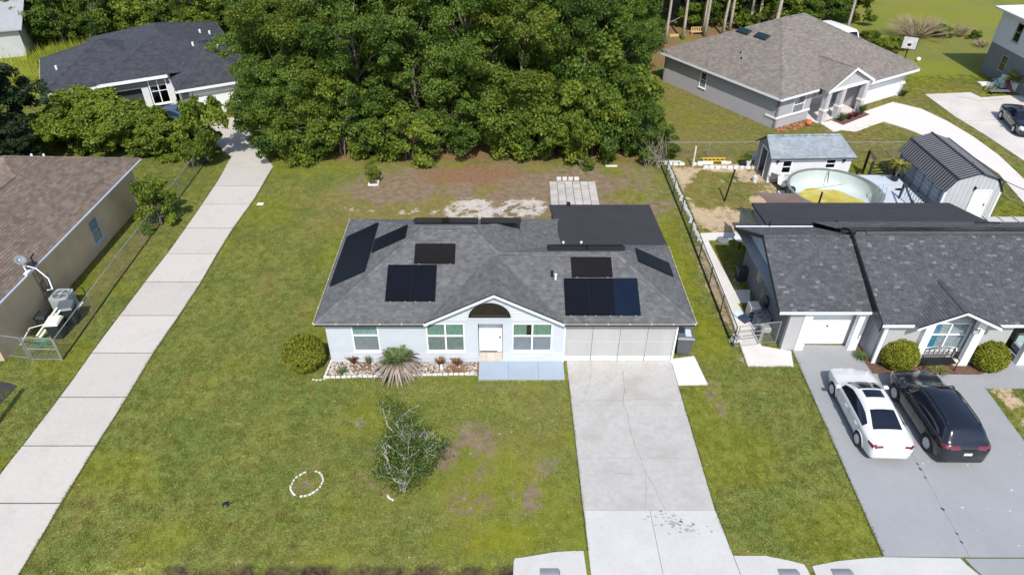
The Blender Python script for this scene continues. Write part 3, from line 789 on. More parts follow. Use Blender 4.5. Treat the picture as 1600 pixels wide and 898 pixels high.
def ell_roof(rf, x0, x1, xR, yf, d1, d2, z, m, mir=False, gab=None):
    """deep hip block x0..x1 with a shallower wing to xR sharing the front eave"""
    def P(x, y, zz): return ((x0 + xR - x) if mir else x, y, zz)
    yb, yb2 = yf + 2 * d1, yf + 2 * d2
    a, b = P(x0 + d1, yf + d1, z + m * d1), P(x1 - d1, yf + d1, z + m * d1)
    c, d_ = P(x1 - d2, yf + d2, z + m * d2), P(xR - d2, yf + d2, z + m * d2)
    A, B, C_, D_, E_, F_ = P(x0, yf, z), P(xR, yf, z), P(xR, yb2, z), P(x1, yb2, z), P(x1, yb, z), P(x0, yb, z)
    cc = P(x0 + d2, yf + d2, z + m * d2)
    if gab:                                            # the front plane stops at the valleys of a small front gable
        gx, gh, gy, gz0 = gab
        GL, GR, V_, T_ = (gx - gh, yf, z), (gx + gh, yf, z), (gx, gy, gz0), (gx, yf + d2, z + m * d2)
        for p in ([A, GL, V_, T_, cc], [GR, B, d_, T_, V_], [cc, c, b, a]): rf.plane(p, (1, 0, 0))
    else: rf.plane([A, B, d_, c, b, a], (1, 0, 0), extra=([A, B, d_, cc], [cc, c, b, a]))
    rf.plane([B, C_, d_], (0, 1, 0)); rf.plane([C_, D_, c, d_], (1, 0, 0)); rf.plane([D_, E_, b, c], (0, 1, 0), extra=([D_, E_, b], [D_, b, c]))
    rf.plane([E_, F_, a, b], (1, 0, 0)); rf.plane([F_, A, a], (0, 1, 0))
    rf.cap(A, a); rf.cap(F_, a); rf.cap(a, b); rf.cap(b, c); rf.cap(E_, b); rf.cap(c, d_); rf.cap(d_, B); rf.cap(d_, C_)
def edge_board(mb, a, b, h=.17, th=.03, drop=.012, out=None):
    """fascia board under the roof edge a-b; out is its outward direction"""
    a, b = Vector(a), Vector(b); d_ = (b - a).normalized(); o = Vector(out) if out else Vector((d_.y, -d_.x, 0)); o = o.normalized()
    z = Vector((0, 0, 1)); t = [a - z * drop, b - z * drop, b - z * (drop + h), a - z * (drop + h)]
    mb.slab(t, o * th)
def gable_front(rf, xc, hw, yf, z, m, yback_m, ymain=None, zmain=None):
    """small gable: roof planes from the front edge yf back to the main slope (pitch yback_m, eave at yf)"""
    za = z + m * hw; ym = yf if ymain is None else ymain; zm = z if zmain is None else zmain
    ya, yb = ym + max(0, (z - zm)) / yback_m, ym + (za - zm) / yback_m
    A, B, T, TB, A1, B1 = (xc - hw, yf, z), (xc + hw, yf, z), (xc, yf, za), (xc, yb, za), (xc - hw, ya, z), (xc + hw, ya, z)
    if ya - yf < .02: rf.plane([A, T, TB], (0, 1, 0)); rf.plane([B, TB, T], (0, 1, 0))
    else: rf.plane([A, T, TB, A1], (0, 1, 0)); rf.plane([B, B1, TB, T], (0, 1, 0))
    rf.cap(T, TB)
    return T, TB
def local(t): return MB(inv_of(t))

# ------------------------------------------------------------------ middle house
HW = thing('house', 'pale blue white bungalow with black solar panels on its charcoal roof, behind the front lawn', 'house', (0, 27, 0))
HX = inv_of(HW)
WALLB = M('pale_blue_wall', (.50, .535, .585), .75, .05, 1.5, .12, 60, stain=.10, stain_col=(.42, .44, .46), stain_scale=1.3)
YW = BYF; ZE, PIT = 2.5, .5
GC, GHW = -.36, 3.03; GM = .513
X0, X1, XR, YF = -8.08, 2.96, 8.28, 22.84
fx = lambda u, v: aty(u, v, YW)
wf = wall_frame((0, YW, 0), 0, HW)
 

def rect(u0, v0, u1, v1):
    a, b = fx(u0, v0), fx(u1, v1); return (a.x, b.x, b.z, a.z)
W1 = rect(548, 510, 595.5, 548); W2 = rect(665, 507.5, 727, 548); W3 = rect(800.5, 507.5, 861.5, 548)
DR = rect(746.5, 507, 785.5, 561); GD = rect(884.5, 507, 1047.5, 564.5)
W1 = (W1[0], W1[1], W1[2], 2.28); W2 = (W2[0], W2[1], W2[2], 2.28); W3 = (W3[0], W3[1], W3[2], 2.28); DR = (DR[0], DR[1], 0.0, 2.24); GD = (GD[0], GD[1], 0.0, 2.27)
m = MB(wf); holed(m, BX0, BX1, 0, 2.34, [W1, W2, W3, DR, GD]); m.build('wall', WALLB, HW, label='front wall with windows, door and garage opening')
m = MB(HX)
m.box(BX0, BX0 + .2, YW + .2, BYB, 0, 2.34); m.box(BX1 - .2, BX1, YW + .2, 28.6, 0, 2.34); m.box(BX0 + .2, 2.6, BYB - .2, BYB, 0, 2.34); m.box(2.4, 2.6, 28.6, BYB - .2, 0, 2.34); m.box(2.6, BX1 - .2, 28.4, 28.6, 0, 2.34)
m.build('wall', WALLB, HW)
m = MB(HX); m.box(BX0 - .3, GC - GHW + .2, 22.86, 28.85, 2.345, 2.36); m.box(GC + GHW - .2, BX1 + .6, 22.86, 28.85, 2.345, 2.36); m.box(BX0 - .3, 2.9, 28.86, 31.5, 2.345, 2.36); m.build('soffit', OFFWHITE, HW)
# gable wall with lapped boards
gz = lambda x: 2.5 + GM * (GHW - abs(x - GC))
m = MB(HX); m.slab([(GC - GHW + .35, YW + .02, 2.36), (GC + GHW - .35, YW + .02, 2.36), (GC, YW + .02, 3.93)], (0, .15, 0)); m.build('gable_wall', WALLB, HW)
m = MB(HX); m.box(GC - 2.75, GC + 2.75, YW - .03, YW + .02, 2.36, 2.47); m.build('trim_board', WALLB, HW)
z = 2.475
while z < 3.75:
    zz = min(z + .17, 3.82); x0, x1 = GHW - (z - 2.5 + .17) / GM, GHW - (zz - 2.5 + .17) / GM
    m = MB(HX); m.add([(GC - x0, YW - .026, z), (GC + x0, YW - .026, z), (GC + x1, YW + .004, zz), (GC - x1, YW + .004, zz), (GC - x0, YW + .02, z), (GC + x0, YW + .02, z)], [[0, 1, 2, 3], [4, 5, 1, 0]])
    m.build('siding_board', WALLB, HW); z += .17
for a, b in ((BX0 + .02, W1[0] - .06), (W1[0] - .06, DR[0] - .02), (DR[1] + .02, GD[0] - .08)):
    for z in (.28, .46):
        m = MB(HX); m.add([(a, YW - .02, z), (b, YW - .02, z), (b, YW - .004, z + .17), (a, YW - .004, z + .17), (a, YW - .002, z), (b, YW - .002, z)], [[0, 1, 2, 3], [4, 5, 1, 0], [0, 3, 4], [1, 5, 2]]); m.build('siding_board', WALLB, HW)
window(HW, wf, W1[0], W1[2], W1[1] - W1[0], W1[3] - W1[2], 1, (.56,), curt=[(.0, 1.0, M('grey_blind', (.42, .52, .53), .9, .08, 3))], low=M('window_mesh', (.16, .19, .21), .4, .12))
window(HW, wf, W2[0], W2[2], W2[1] - W2[0], W2[3] - W2[2], 2, (.54,), curt=[(.02, .98, CURT_TEAL)], low=M('window_mesh_teal', (.125, .165, .155), .4, .2, 6))
window(HW, wf, W3[0], W3[2], W3[1] - W3[0], W3[3] - W3[2], 2, (.54,), curt=[(.02, .36, CURT_GREEN), (.5, .98, CURT_GREEN)], low=M('window_mesh', (.16, .19, .21), .4, .12))
# recessed entry
yd = YW + .62
m = MB(HX); m.box(DR[0] - .15, DR[0], YW + .2, yd + .1, 0, 2.3); m.box(DR[1], DR[1] + .15, YW + .2, yd + .1, 0, 2.3); m.box(DR[0], DR[1], YW + .2, yd + .1, 2.242, 2.3); m.build('entry_reveal', WALLB, HW)
m = MB(HX)
tl = M('beige_tile', (.50, .45, .39), .6, .12, 6, rand=.1)
for i in range(3):
    for j in range(2):
        w_ = (DR[1] - DR[0]) / 3; m = MB(HX); m.box(DR[0] + i * w_ + .004, DR[0] + (i + 1) * w_ - .004, YW - .01 + j * .31, YW + .29 + j * .31, 0, .10); m.build('floor_tile', tl, HW)
m = MB(HX); m.box(DR[0] + .02, DR[1] - .02, yd, yd + .05, .11, 2.2); dpt = m.build('front_door', WHITE, HW)
m = MB(HX)
for a in (DR[0] + .13, (DR[0] + DR[1]) / 2 + .04):
    for z0, z1 in ((.25, .95), (1.1, 1.95)): m.box(a, a + .40, yd - .014, yd - .001, z0, z1, .012)
m.build('door_panel', WHITE, dpt)
m = MB(HX); m.lathe([(.0, 0), (.035, .005), (.035, .05), (0, .06)], (DR[1] - .12, yd - .06, 1.05), 10, 'Y'); m.build('handle', DARK, dpt)
m = MB(HX); m.box(DR[0] + .05, DR[1] - .25, yd - .05, yd - .02, .13, .17); m.build('door_sweep', DARK, dpt)
# half round window
hc, hz = fx(765, 496.5).x, 2.60; hr, hh = .92, .84
arc = [(hc + hr * math.cos(math.pi * k / 20), hz + hh * math.sin(math.pi * k / 20)) for k in range(21)]
ar2 = [(hc + (hr + .06) * math.cos(math.pi * k / 20), hz - .0 + (hh + .06) * math.sin(math.pi * k / 20)) for k in range(21)]
m = MB(HX)
for k in range(20):
    a, b, c, d_ = arc[k], arc[k + 1], ar2[k + 1], ar2[k]
    m.slab([(a[0], YW - .06, a[1]), (b[0], YW - .06, b[1]), (c[0], YW - .06, c[1]), (d_[0], YW - .06, d_[1])], (0, .07, 0))
m.box(hc - hr - .06, hc + hr + .06, YW - .065, YW + .01, hz - .07, hz - .001)
hw_ = m.build('half_round_window', WALLB, HW)
m = MB(HX); m.slab([(p[0], YW - .035, p[1]) for p in arc], (0, .02, 0)); m.build('pane', M('dark_brown_glass', (.022, .019, .016), .25, .2, 3), hw_)
m = MB(HX); m.box(hc - .75, hc + .75, YW - .055, YW - .036, hz + .11, hz + .135); m.build('glazing_bar', M('bar_brown', (.06, .055, .05), .5), hw_)
# garage screens
ys_ = YW + .05
m = MB(HX); m.box(GD[0] - .07, GD[0], YW - .03, YW + .16, 0, 2.27); m.box(GD[1], GD[1] + .07, YW - .03, YW + .16, 0, 2.27); m.box(GD[0], GD[1], YW + .02, YW + .16, 2.2, 2.27); m.build('garage_frame', WHITE, HW)
GS = M('garage_screen', (.405, .405, .40), .8, .05, 1.0, streak=(1, 1, .2)); pw = (GD[1] - GD[0]) / 4
for i in range(4):
    a, b = GD[0] + i * pw + .012, GD[0] + (i + 1) * pw - .012
    m = MB(HX); m.box(a, a + .022, ys_, ys_ + .04, .04, 2.2); m.box(b - .022, b, ys_, ys_ + .04, .04, 2.2)
    for z0, z1 in ((.04, .07), (1.17, 1.19), (2.17, 2.2)): m.box(a + .022, b - .022, ys_ + .002, ys_ + .038, z0, z1)
    g = m.build('screen_panel', M('screen_frame', (.50, .50, .49), .6, .04), HW)
    m = MB(HX); m.box(a + .022, b - .022, ys_ + .012, ys_ + .02, .32, 1.17); m.box(a + .022, b - .022, ys_ + .012, ys_ + .02, 1.19, 2.17); m.build('mesh', GS, g)
    m = MB(HX); m.box(a + .022, b - .022, ys_ + .006, ys_ + .03, .07, .32); m.build('kick_plate', WHITE, g)
m = MB(HX); m.box(GD[0] - .07, GD[1] + .07, ys_ + .3, ys_ + .34, 0, 2.27); m.build('garage_door', OFFWHITE, HW)
# roof
rf = Roof(HX, seed=11, tabw=.21, course=.125, lo=.80, hi=1.16)
ell_roof(rf, X0, X1, XR, YF, (31.63 - YF) / 2, (29.1 - YF) / 2, ZE, PIT, gab=(GC, GHW - .02, YF + GM * GHW / PIT, ZE + GM * GHW))
gable_front(rf, GC, GHW, YF - .012, ZE + .012, GM, PIT)
ROOF = rf.build(HW, SHINGLE)
FASC = M('dark_fascia', (.035, .037, .042), .5, .1)
m = MB(HX)
for a, b in (((X0, YF), (GC - GHW, YF)), ((GC + GHW, YF), (XR, YF)), ((XR, YF), (XR, 28.96)), ((X1, 31.63), (X0, 31.63)), ((X0, 31.63), (X0, YF)), ((X1, 28.96), (X1, 31.63))):
    m = MB(HX); edge_board(m, (*a, ZE), (*b, ZE), .15); m.build('fascia', FASC, HW)
m = MB(HX)
for sgn in (-1, 1):
    a, b = Vector((GC + sgn * GHW, YF - .03, ZE - .015)), Vector((GC, YF - .03, ZE + GM * GHW - .0)); dn = Vector((0, 0, -.15))
    m.slab([a, b, b + dn, a + dn] if sgn > 0 else [b, a, a + dn, b + dn], (0, .03, 0))
m.build('rake_board', WHITE, HW)
m = MB(HX)
for sgn in (-1, 1):
    a, b = Vector((GC + sgn * (GHW + .05), YF - .05, ZE + .0)), Vector((GC, YF - .05, ZE + GM * GHW + .03)); dn = Vector((0, 0, -.035))
    m.slab([a, b, b + dn, a + dn] if sgn > 0 else [b, a, a + dn, b + dn], (0, .06, 0))
    a2, b2 = Vector((GC + sgn * (GHW - .3), YF, ZE - .02)), Vector((GC, YF, ZE + GM * (GHW) - .17))
    m.slab([a2, b2, b2 + Vector((0, .4, 0)), a2 + Vector((0, .4, 0))] if sgn < 0 else [b2, a2, a2 + Vector((0, .4, 0)), b2 + Vector((0, .4, 0))], (0, 0, .02))
m.build('drip_edge', FASC, HW)
BRASS = M('pale_gutter', (.36, .32, .27), .5, .15)
gut = None
for a, b in (((X0 - .03, YF - .07), (GC - GHW - .02, YF - .07)), ((GC + GHW + .02, YF - .07), (XR + .03, YF - .07)), ((XR + .07, YF), (XR + .07, 28.9)), ((X0 - .07, YF), (X0 - .07, 31.6))):
    m = MB(HX); m.tube([(*a, ZE + .0), (*b, ZE + .0)], .023, 6); gut = m.build('eave_rail', BRASS, HW)
cm = MB(); cm.box(-.015, .015, -.024, .024, -.022, .028); cme = cm.mesh('clip', WHITE)
hp = HX
for a, b, n in (((X0, YF - .07), (GC - GHW, YF - .07), 5), ((GC + GHW, YF - .07), (XR, YF - .07), 6), ((XR + .07, YF), (XR + .07, 28.9), 7), ((X0 - .07, YF), (X0 - .07, 31.6), 8)):
    for k in range(n + 1):
        t = k / n; p = hp @ Vector((a[0] + (b[0] - a[0]) * t, a[1] + (b[1] - a[1]) * t, ZE)); link('clip', cme, gut, p)
# ridge vents
def vent(x0, x1, y, z, parent, name='ridge_vent', mat=None):
    m = MB(HX); m.box(x0, x1, y - .16, y + .02, z - .04, z + .06, .02); m.build(name, mat or SHINGLE, parent)
zr1, zr2 = ZE + PIT * (31.63 - YF) / 2, ZE + PIT * (28.96 - YF) / 2
vent(-3.3, -1.9, (YF + 31.63) / 2, zr1 - .02, HW); vent(1.3, 4.7, (YF + 28.96) / 2, zr2 - .02, HW)
for u, v in ((862.5, 431.5), (868, 436)):
    p = atp(u, v, (0, YF, ZE), (0, -PIT, 1)); m = MB(HX); m.lathe([(.06, -.1), (.05, .22), (.07, .23), (.07, .27)], p, 10); m.build('plumbing_vent', DARK if u < 865 else OFFWHITE, HW)
# solar panels
def cell_mat(name, a, b):
    if name in MATS: return MATS[name]
    mt = M(name, a, .16, .10, 1.2, spec=.6)
    return mt
CELL = M('solar_cells', (.0055, .0065, .011), .3, .10, 1.2, spec=.05); CELL_B = M('bluish_solar_cells', (.006, .012, .028), .3, .12, 1.0, spec=.05); CELL_W = M('warm_black_solar_cells', (.012, .0105, .0105), .3, .1, 1.2, spec=.05)
PFR = M('panel_frame', (.010, .011, .014), .45, .1, spec=.15); BUS = M('panel_busbar', (.022, .025, .032), .4, .1, spec=.1)
def solar(corner, ex, ey, n, w, h, mat, gap=.09, skirt=False):
    """panel with frame, cell sheet, busbars and feet: corner + directions in the roof plane"""
    o = corner + n * gap; fr = Matrix(((ex.x, ey.x, n.x, o.x), (ex.y, ey.y, n.y, o.y), (ex.z, ey.z, n.z, o.z), (0, 0, 0, 1)))
    X = HX @ fr; m = MB(X)
    m.box(0, w, 0, h, -.03 if not skirt else -gap * .7, .0); m.box(0, w, 0, .014, .0, .008); m.box(0, w, h - .014, h, .0, .008); m.box(0, .014, .014, h - .014, .0, .008); m.box(w - .014, w, .014, h - .014, .0, .008)
    p = m.build('solar_panel', PFR, HW)
    m = MB(X); m.box(.015, w - .015, .015, h - .015, .001, .006); m.build('cell_sheet', mat, p)
    m = MB(X)
    nb = max(4, int(h / .105))
    for k in range(1, nb): m.box(.03, w - .03, .028 + (h - .056) * k / nb - .004, .028 + (h - .056) * k / nb + .004, .006, .0075)
    m.build('busbar', BUS, p)
    m = MB(X)
    for a in (.2, w - .25): m = MB(X); m.box(a, a + .06, -.03, .05, -gap, -.03); m.build('mount_foot', GALV, p)
def array_on(px, P0, N, cols, rows, mats, ex=None):
    a = [atp(u, v, Vector(P0) + Vector(N).normalized() * .12, N) for u, v in px]; n = Vector(N).normalized()
    bl, br, tr, tl_ = a
    ex = ((br - bl) + (tr - tl_)).normalized() if ex is None else Vector(ex); ey = n.cross(ex).normalized()
    W_ = ((br - bl).dot(ex) + (tr - tl_).dot(ex)) / 2; H_ = ((tl_ - bl).dot(ey) + (tr - br).dot(ey)) / 2
    c0 = bl - n * .12; pw_, ph_ = W_ / cols, H_ / rows
    for i in range(cols):
        for j in range(rows): solar(c0 + ex * (i * pw_ + .004) + ey * (j * ph_ + .004), ex, ey, n, pw_ - .008, ph_ - .008, mats[(i + j * cols) % len(mats)])
FN, LN, RN = (0, -PIT, 1), (-PIT, 0, 1), (PIT, 0, 1)
array_on([(601, 470), (680, 470), (681.5, 413), (605, 413)], (0, YF, ZE), FN, 2, 1, [CELL], (1, 0, 0))
array_on([(646.5, 411), (711, 411), (711, 380), (648, 380)], (0, YF, ZE), FN, 1, 1, [CELL_W], (1, 0, 0))
array_on([(883.5, 492), (1001.5, 492), (996.5, 434), (881, 434)], (0, YF, ZE), FN, 3, 1, [CELL, CELL, CELL_B], (1, 0, 0))
array_on([(893.5, 432), (957.5, 432), (955.5, 401), (892, 401)], (0, YF, ZE), FN, 1, 1, [CELL_W], (1, 0, 0))
array_on([(541, 369), (515, 447), (570, 423), (590, 349)], (X0, 0, ZE), LN, 3, 1, [CELL, CELL], (0, -1, 0))
array_on([(585, 373), (578, 395), (632, 371), (635, 353)], (X0, 0, ZE), LN, 1, 1, [CELL], (0, -1, 0))
array_on([(1053.5, 431), (1047.5, 410), (994.6, 388.5), (1000.5, 409)], (XR, 0, ZE), RN, 1, 1, [CELL], (0, 1, 0))
BN = Vector((0, PIT, 1)).normalized(); bx, by = Vector((-1, 0, 0)), Vector((0, -PIT / 1, 1 * PIT * PIT)).normalized()
by = BN.cross(bx).normalized()
yr = (YF + 31.63) / 2
for x, off in ((-2.55, .35), (-1.2, .35), (.9, .35)):
    solar(Vector((x, 31.63, ZE)) + by * (2.3 + off), bx, by, BN, 1.72 if x != .9 else 1.95, 1.05 if x != .9 else 1.1, CELL_W, .26, True)
for x in (3.9, 5.7): solar(Vector((x, 28.96, ZE)) + by * 1.6, bx, by, BN, 1.75, 1.05, CELL_W, .26, True)
# flat roof over the back porch
MEMB = M('black_membrane', (.030, .030, .033), .75, .12, .8, .15, 30)
m = MB(HX); A, B, C_, D_ = (2.99, 28.97, 2.60), (8.26, 28.97, 2.60), (8.15, 33.3, 2.47), (2.59, 33.3, 2.47)
m.slab([A, B, C_, D_], (0, 0, -.12)); fr_ = m.build('flat_roof', MEMB, HW)
for k in range(1, 6):
    t = k / 6; q = lambda p0, p1: Vector(p0).lerp(Vector(p1), t); m = MB(HX); m.slab([q(A, D_), q(B, C_), q(B, C_) + Vector((0, .05, 0)), q(A, D_) + Vector((0, .05, 0))], (0, 0, .006)); m.build('seam_strip', MEMB, fr_)
m = MB(HX); m.box(3.55, 3.75, 33.1, 33.36, 2.45, 2.62); m.build('roof_box', DARK, HW)
m = MB(HX)
for x in (2.72, 4.5, 6.3, 8.0): m.box(x, x + .09, 33.05, 33.14, 0, 2.36)
for y in (29.5, 31.3): m.box(8.0, 8.09, y, y + .09, 0, 2.36)
m.build('porch_post', OFFWHITE, HW)
m = MB(HX); m.box(2.75, 8.05, 33.085, 33.1, .02, 2.34); m.box(8.035, 8.05, 28.7, 33.08, .02, 2.34); m.build('porch_screen', M('grey_mesh', (.07, .072, .075), .8), HW)
for u, v in ((880, 381), (908, 381)):
    p = atp(u, v, (0, 28.97, 2.6), (0, .03, 1)); m = MB(HX); m.lathe([(.03, -.1), (.03, .08), (.07, .09), (.06, .13), (.02, .15)], p, 10); m.build('roof_cap_vent', WHITE, HW)

# ------------------------------------------------------------------ grey neighbour house on the right
NB = thing('house', 'grey house with white pillars and slate grey roof behind the white and black cars', 'house', (20, 27, 0))
NX = inv_of(NB)
GREYW = M('grey_stucco', (.40, .395, .40), .8, .05, 1.5, .15, 60)
GREY_SHADED = M('shaded_grey_stucco', (.17, .17, .178), .8, .06, 1.5, .15, 60)  # same grey stucco, darkened to put the side wall's shade into the colour
rf = Roof(NX, seed=21, tabw=.23, course=.13, light=.07, lo=.8, hi=1.22)
A, B, C_, D_ = (12.2, 23.65, 2.5), (16.5, 23.65, 2.5), (16.5, 27.24, 4.2), (12.2, 27.24, 4.2)
rf.plane([A, B, C_, D_], (1, 0, 0)); rf.plane([(16.5, 30.83, 2.5), (12.2, 30.83, 2.5), D_, C_], (1, 0, 0))
XE = 31.0; ms = (4.36 - 2.5) / (27.24 - 22.75)
A2, B2, C2, D2 = (16.32, 22.75, 2.5), (XE, 22.75, 2.5), (XE, 27.24, 4.36), (16.32, 27.24, 4.36)
GX2, GH2, GF = 19.5, 1.8, 22.5
gv = (GX2, 22.75 + .48 * GH2 / ms, 2.5 + .48 * GH2); gt = (GX2, 27.24, 4.36)
rf.plane([A2, (GX2 - GH2 + .02, 22.75, 2.5), gv, gt, D2], (1, 0, 0)); rf.plane([(GX2 + GH2 - .02, 22.75, 2.5), B2, C2, gt, gv], (1, 0, 0)); rf.plane([(XE, 31.2, 2.6), (16.32, 31.2, 2.6), D2, C2], (1, 0, 0))
T, TB = gable_front(rf, GX2, GH2, GF, 2.512, .48, ms, 22.75, 2.5)
rf.cap((12.2, 27.24, 4.2), (16.5, 27.24, 4.2)); rf.cap(D2, C2)
rf.build(NB, SHINGLE_N)
m = MB(NX)                                               # dark step between the two roof heights
a, b = Vector((16.33, 22.75, 2.53)), Vector((16.33, 27.24, 4.42)); dn = Vector((0, 0, -.42))
m.slab([a, b, b + dn, a + dn], (-.07, 0, 0)); m.box(16.20, 16.40, 27.1, 27.35, 4.1, 4.46)
m.build('roof_step_board', M('black_flashing', (.012, .012, .016), .35), NB)
m = MB(NX)
edge_board(m, A, (16.3, 23.65, 2.5), .13); edge_board(m, A2, (GX2 - GH2, 22.75, 2.5), .13); edge_board(m, (GX2 + GH2, 22.75, 2.5), B2, .13)
for s_ in (-1, 1):
    a, b = Vector((GX2 + s_ * GH2, GF - .03, 2.51)), Vector((GX2, GF - .03, 2.51 + .48 * GH2)); dn = Vector((0, 0, -.14)); m.slab([a, b, b + dn, a + dn], (0, .03, 0))
m.build('fascia', WHITE, NB)
m = MB(NX)
a, b = Vector((16.30, 22.75, 2.5)), Vector((16.30, 23.65, 2.87)); m.slab([a, b, b + Vector((0, 0, -.16)), a + Vector((0, 0, -.16))], (-.03, 0, 0))
for (y0, y1, s_) in ((23.65, 27.24, 1), (30.83, 27.24, -1)):
    a, b = Vector((12.2, y0, 2.49)), Vector((12.2, y1, 4.19)); m.slab([a, b, b + Vector((0, 0, -.15)), a + Vector((0, 0, -.15))], (-.03, 0, 0))
for s_ in (-1, 1):
    a, b = Vector((GX2 + s_ * (GH2 + .03), GF - .045, 2.53)), Vector((GX2, GF - .045, 2.53 + .48 * GH2)); dn = Vector((0, 0, -.03)); m.slab([a, b, b + dn, a + dn], (0, .05, 0))
m.build('rake_board', DARK, NB)
m = MB(NX); m.box(12.25, 16.3, 30.83, 30.93, 2.42, 2.53); m.build('gutter', WHITE, NB)
# walls
m = MB(NX)
m.box(12.9, 13.1, 24.15, 30.4, 0, 2.36); m.build('wall', GREY_SHADED, NB, label='grey side wall facing the footpath, its shade put into the colour')
m = MB(NX); m.slab([(12.88, 23.95, 2.36), (12.88, 30.5, 2.36), (12.88, 27.24, 3.92)], (.18, 0, 0)); m.build('gable_panel', M('blue_white_siding', (.62, .66, .70), .7, .05, 2), NB)
m = MB(NX)
m.box(12.9, 13.52, 23.95, 24.15, 0, 2.36); m.box(13.1, 13.9, 24.35, 24.5, 0, 2.36); m.box(15.97, 16.72, 24.35, 24.5, 0, 2.36); m.box(13.9, 15.97, 24.38, 24.5, 2.12, 2.36)
m.box(16.72, 16.92, 23.28, 24.5, 0, 2.36); m.box(16.92, 18.7, 23.08, 23.28, 0, 2.36); m.box(20.95, 22.35, 23.08, 23.28, 0, 2.36)
m.box(22.15, 22.35, 23.28, 25.2, 0, 2.36); m.box(22.35, 30.5, 25.2, 25.4, 0, 2.36); m.box(16.9, 30.5, 30.5, 30.7, 0, 2.4); m.box(30.4, 30.6, 23.3, 30.5, 0, 2.36); m.box(24.1, 30.4, 23.1, 23.3, 0, 2.36); m.box(24.1, 24.3, 23.3, 25.2, 0, 2.36); m.box(13.1, 30.4, 30.2, 30.4, 0, 2.36)
m.build('wall', GREYW, NB)
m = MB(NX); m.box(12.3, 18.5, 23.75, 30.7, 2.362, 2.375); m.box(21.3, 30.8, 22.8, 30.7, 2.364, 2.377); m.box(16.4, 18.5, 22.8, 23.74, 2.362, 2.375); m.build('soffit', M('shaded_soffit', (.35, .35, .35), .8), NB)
nf = wall_frame((0, 23.35, 0), 0, NB)
b0, b1 = aty(1446, 545, 23.35), aty(1513, 507, 23.35)
BW = (aty(1457, 507, 23.35).x, aty(1499, 546, 23.35).x, b0.z, 2.12)
m = MB(nf); holed(m, 18.7, 20.95, 0, 2.36, [BW]); m.slab([(18.2, .03, 2.36), (20.8, .03, 2.36), (19.5, .03, 2.98)], (0, .15, 0)); m.build('wall', GREYW, NB, label='recessed front wall under the small gable')
w_ = window(NB, nf, BW[0], BW[2], BW[1] - BW[0], BW[3] - BW[2], 2, (.55,), curt=[(.02, .3, CURT_BLUE), (.3, .98, CURT_PALE)])
m = MB(NX); m.box(13.9, 15.97, 24.39, 24.45, .02, 2.12)
gd = m.build('garage_door', WHITE, NB)
for k in range(4):
    for j in range(4):
        m = MB(NX); x = 13.95 + j * .505; m.box(x, x + .45, 24.378, 24.392, .08 + k * .52, .50 + k * .52, .006); m.build('door_panel', WHITE, gd)
m = MB(NX); m.lathe([(0, 0), (.04, .0), (.03, .05), (0, .05)], (14.93, 24.34, 1.15), 8, 'Y'); m.build('door_handle', DARK, gd)
for x0, x1, y0, y1, zt in ((13.52, 13.9, 23.9, 24.15, 2.36), (15.97, 16.36, 23.9, 24.15, 2.36), (18.36, 18.72, 22.85, 23.07, 2.7), (20.56, 20.93, 22.85, 23.07, 2.6), (23.2, 23.55, 22.9, 23.15, 2.5), (16.70, 16.86, 23.02, 23.1, 2.36), (21.98, 22.37, 23.2, 23.3, 2.36)):
    m = MB(NX); m.box(x0, x1, y0, y1, 0, zt); m.build('pillar', WHITE, NB)
m = MB(NX); m.box(18.66, 21.3, 22.95, 23.1, 2.32, 2.5); m.build('porch_beam', WHITE, NB) if False else None
p0 = aty(1525, 518, 22.83)
m = MB(NX); m.box(p0.x - .16, p0.x + .16, 22.82, 22.849, p0.z - .12, p0.z + .12); hn = m.build('number_plaque', M('plaque_grey', (.06, .065, .07), .5), NB)
m = MB(NX)
for k in range(4): m.box(p0.x - .12 + k * .06, p0.x - .085 + k * .06, 22.812, 22.82, p0.z - .01, p0.z + .07)
m.box(p0.x - .11, p0.x + .11, 22.812, 22.82, p0.z - .085, p0.z - .05)
m.build('digit', OFFWHITE, hn)
m = MB(NX); m.box(22.42, 23.32, 25.14, 25.19, .05, 2.1); e_ = m.build('entry_door', M('brown_door', (.12, .10, .09), .6), NB)
m = MB(NX); m.box(22.6, 23.1, 25.10, 25.138, 1.15, 1.2); m.box(22.72, 22.78, 25.10, 25.138, .9, 1.15); m.build('door_decoration', M('pale_wood', (.5, .36, .26), .7), e_)
# back porch roof, roof pipes and the row of solar panels behind the ridge
m = MB(NX); m.slab([(13.87, 31.0, 2.62), (25.75, 31.0, 2.62), (24.85, 33.5, 2.48), (13.87, 33.5, 2.48)], (0, 0, -.12)); fr_ = m.build('flat_roof', MEMB, NB)
for k in range(1, 4):
    t = k / 4; y = 31.0 + 2.5 * t; zz = 2.62 - .14 * t; m = MB(NX); m.box(13.9, 25.75 - .9 * t, y, y + .04, zz - .01, zz + .008); m.build('seam_strip', MEMB, fr_)
m = MB(NX); m.slab([(25.3, 30.75, 2.66), (33, 30.75, 2.66), (33, 31.75, 2.6), (25.9, 31.75, 2.6)], (0, 0, -.05)); mr = m.build('metal_roof', M('pale_metal', (.50, .47, .44), .45, .08, 1), NB)
for k in range(9):
    m = MB(NX); x = 25.6 + k * .8; m.box(x, x + .03, 30.78, 31.7, 2.62, 2.685); m.build('roof_rib', M('pale_metal', (.5, .47, .44)), mr)
m = MB(NX)
for x in (14.0, 17.5, 21, 24.5): m.box(x, x + .09, 33.2, 33.29, 0, 2.36)
m.box(14.0, 24.6, 33.24, 33.25, .02, 2.36); m.box(13.98, 13.99, 31.0, 33.2, .02, 2.45); m.build('porch_screen', M('porch_wall_grey', (.30, .31, .32), .8), NB)
HX_old = HX
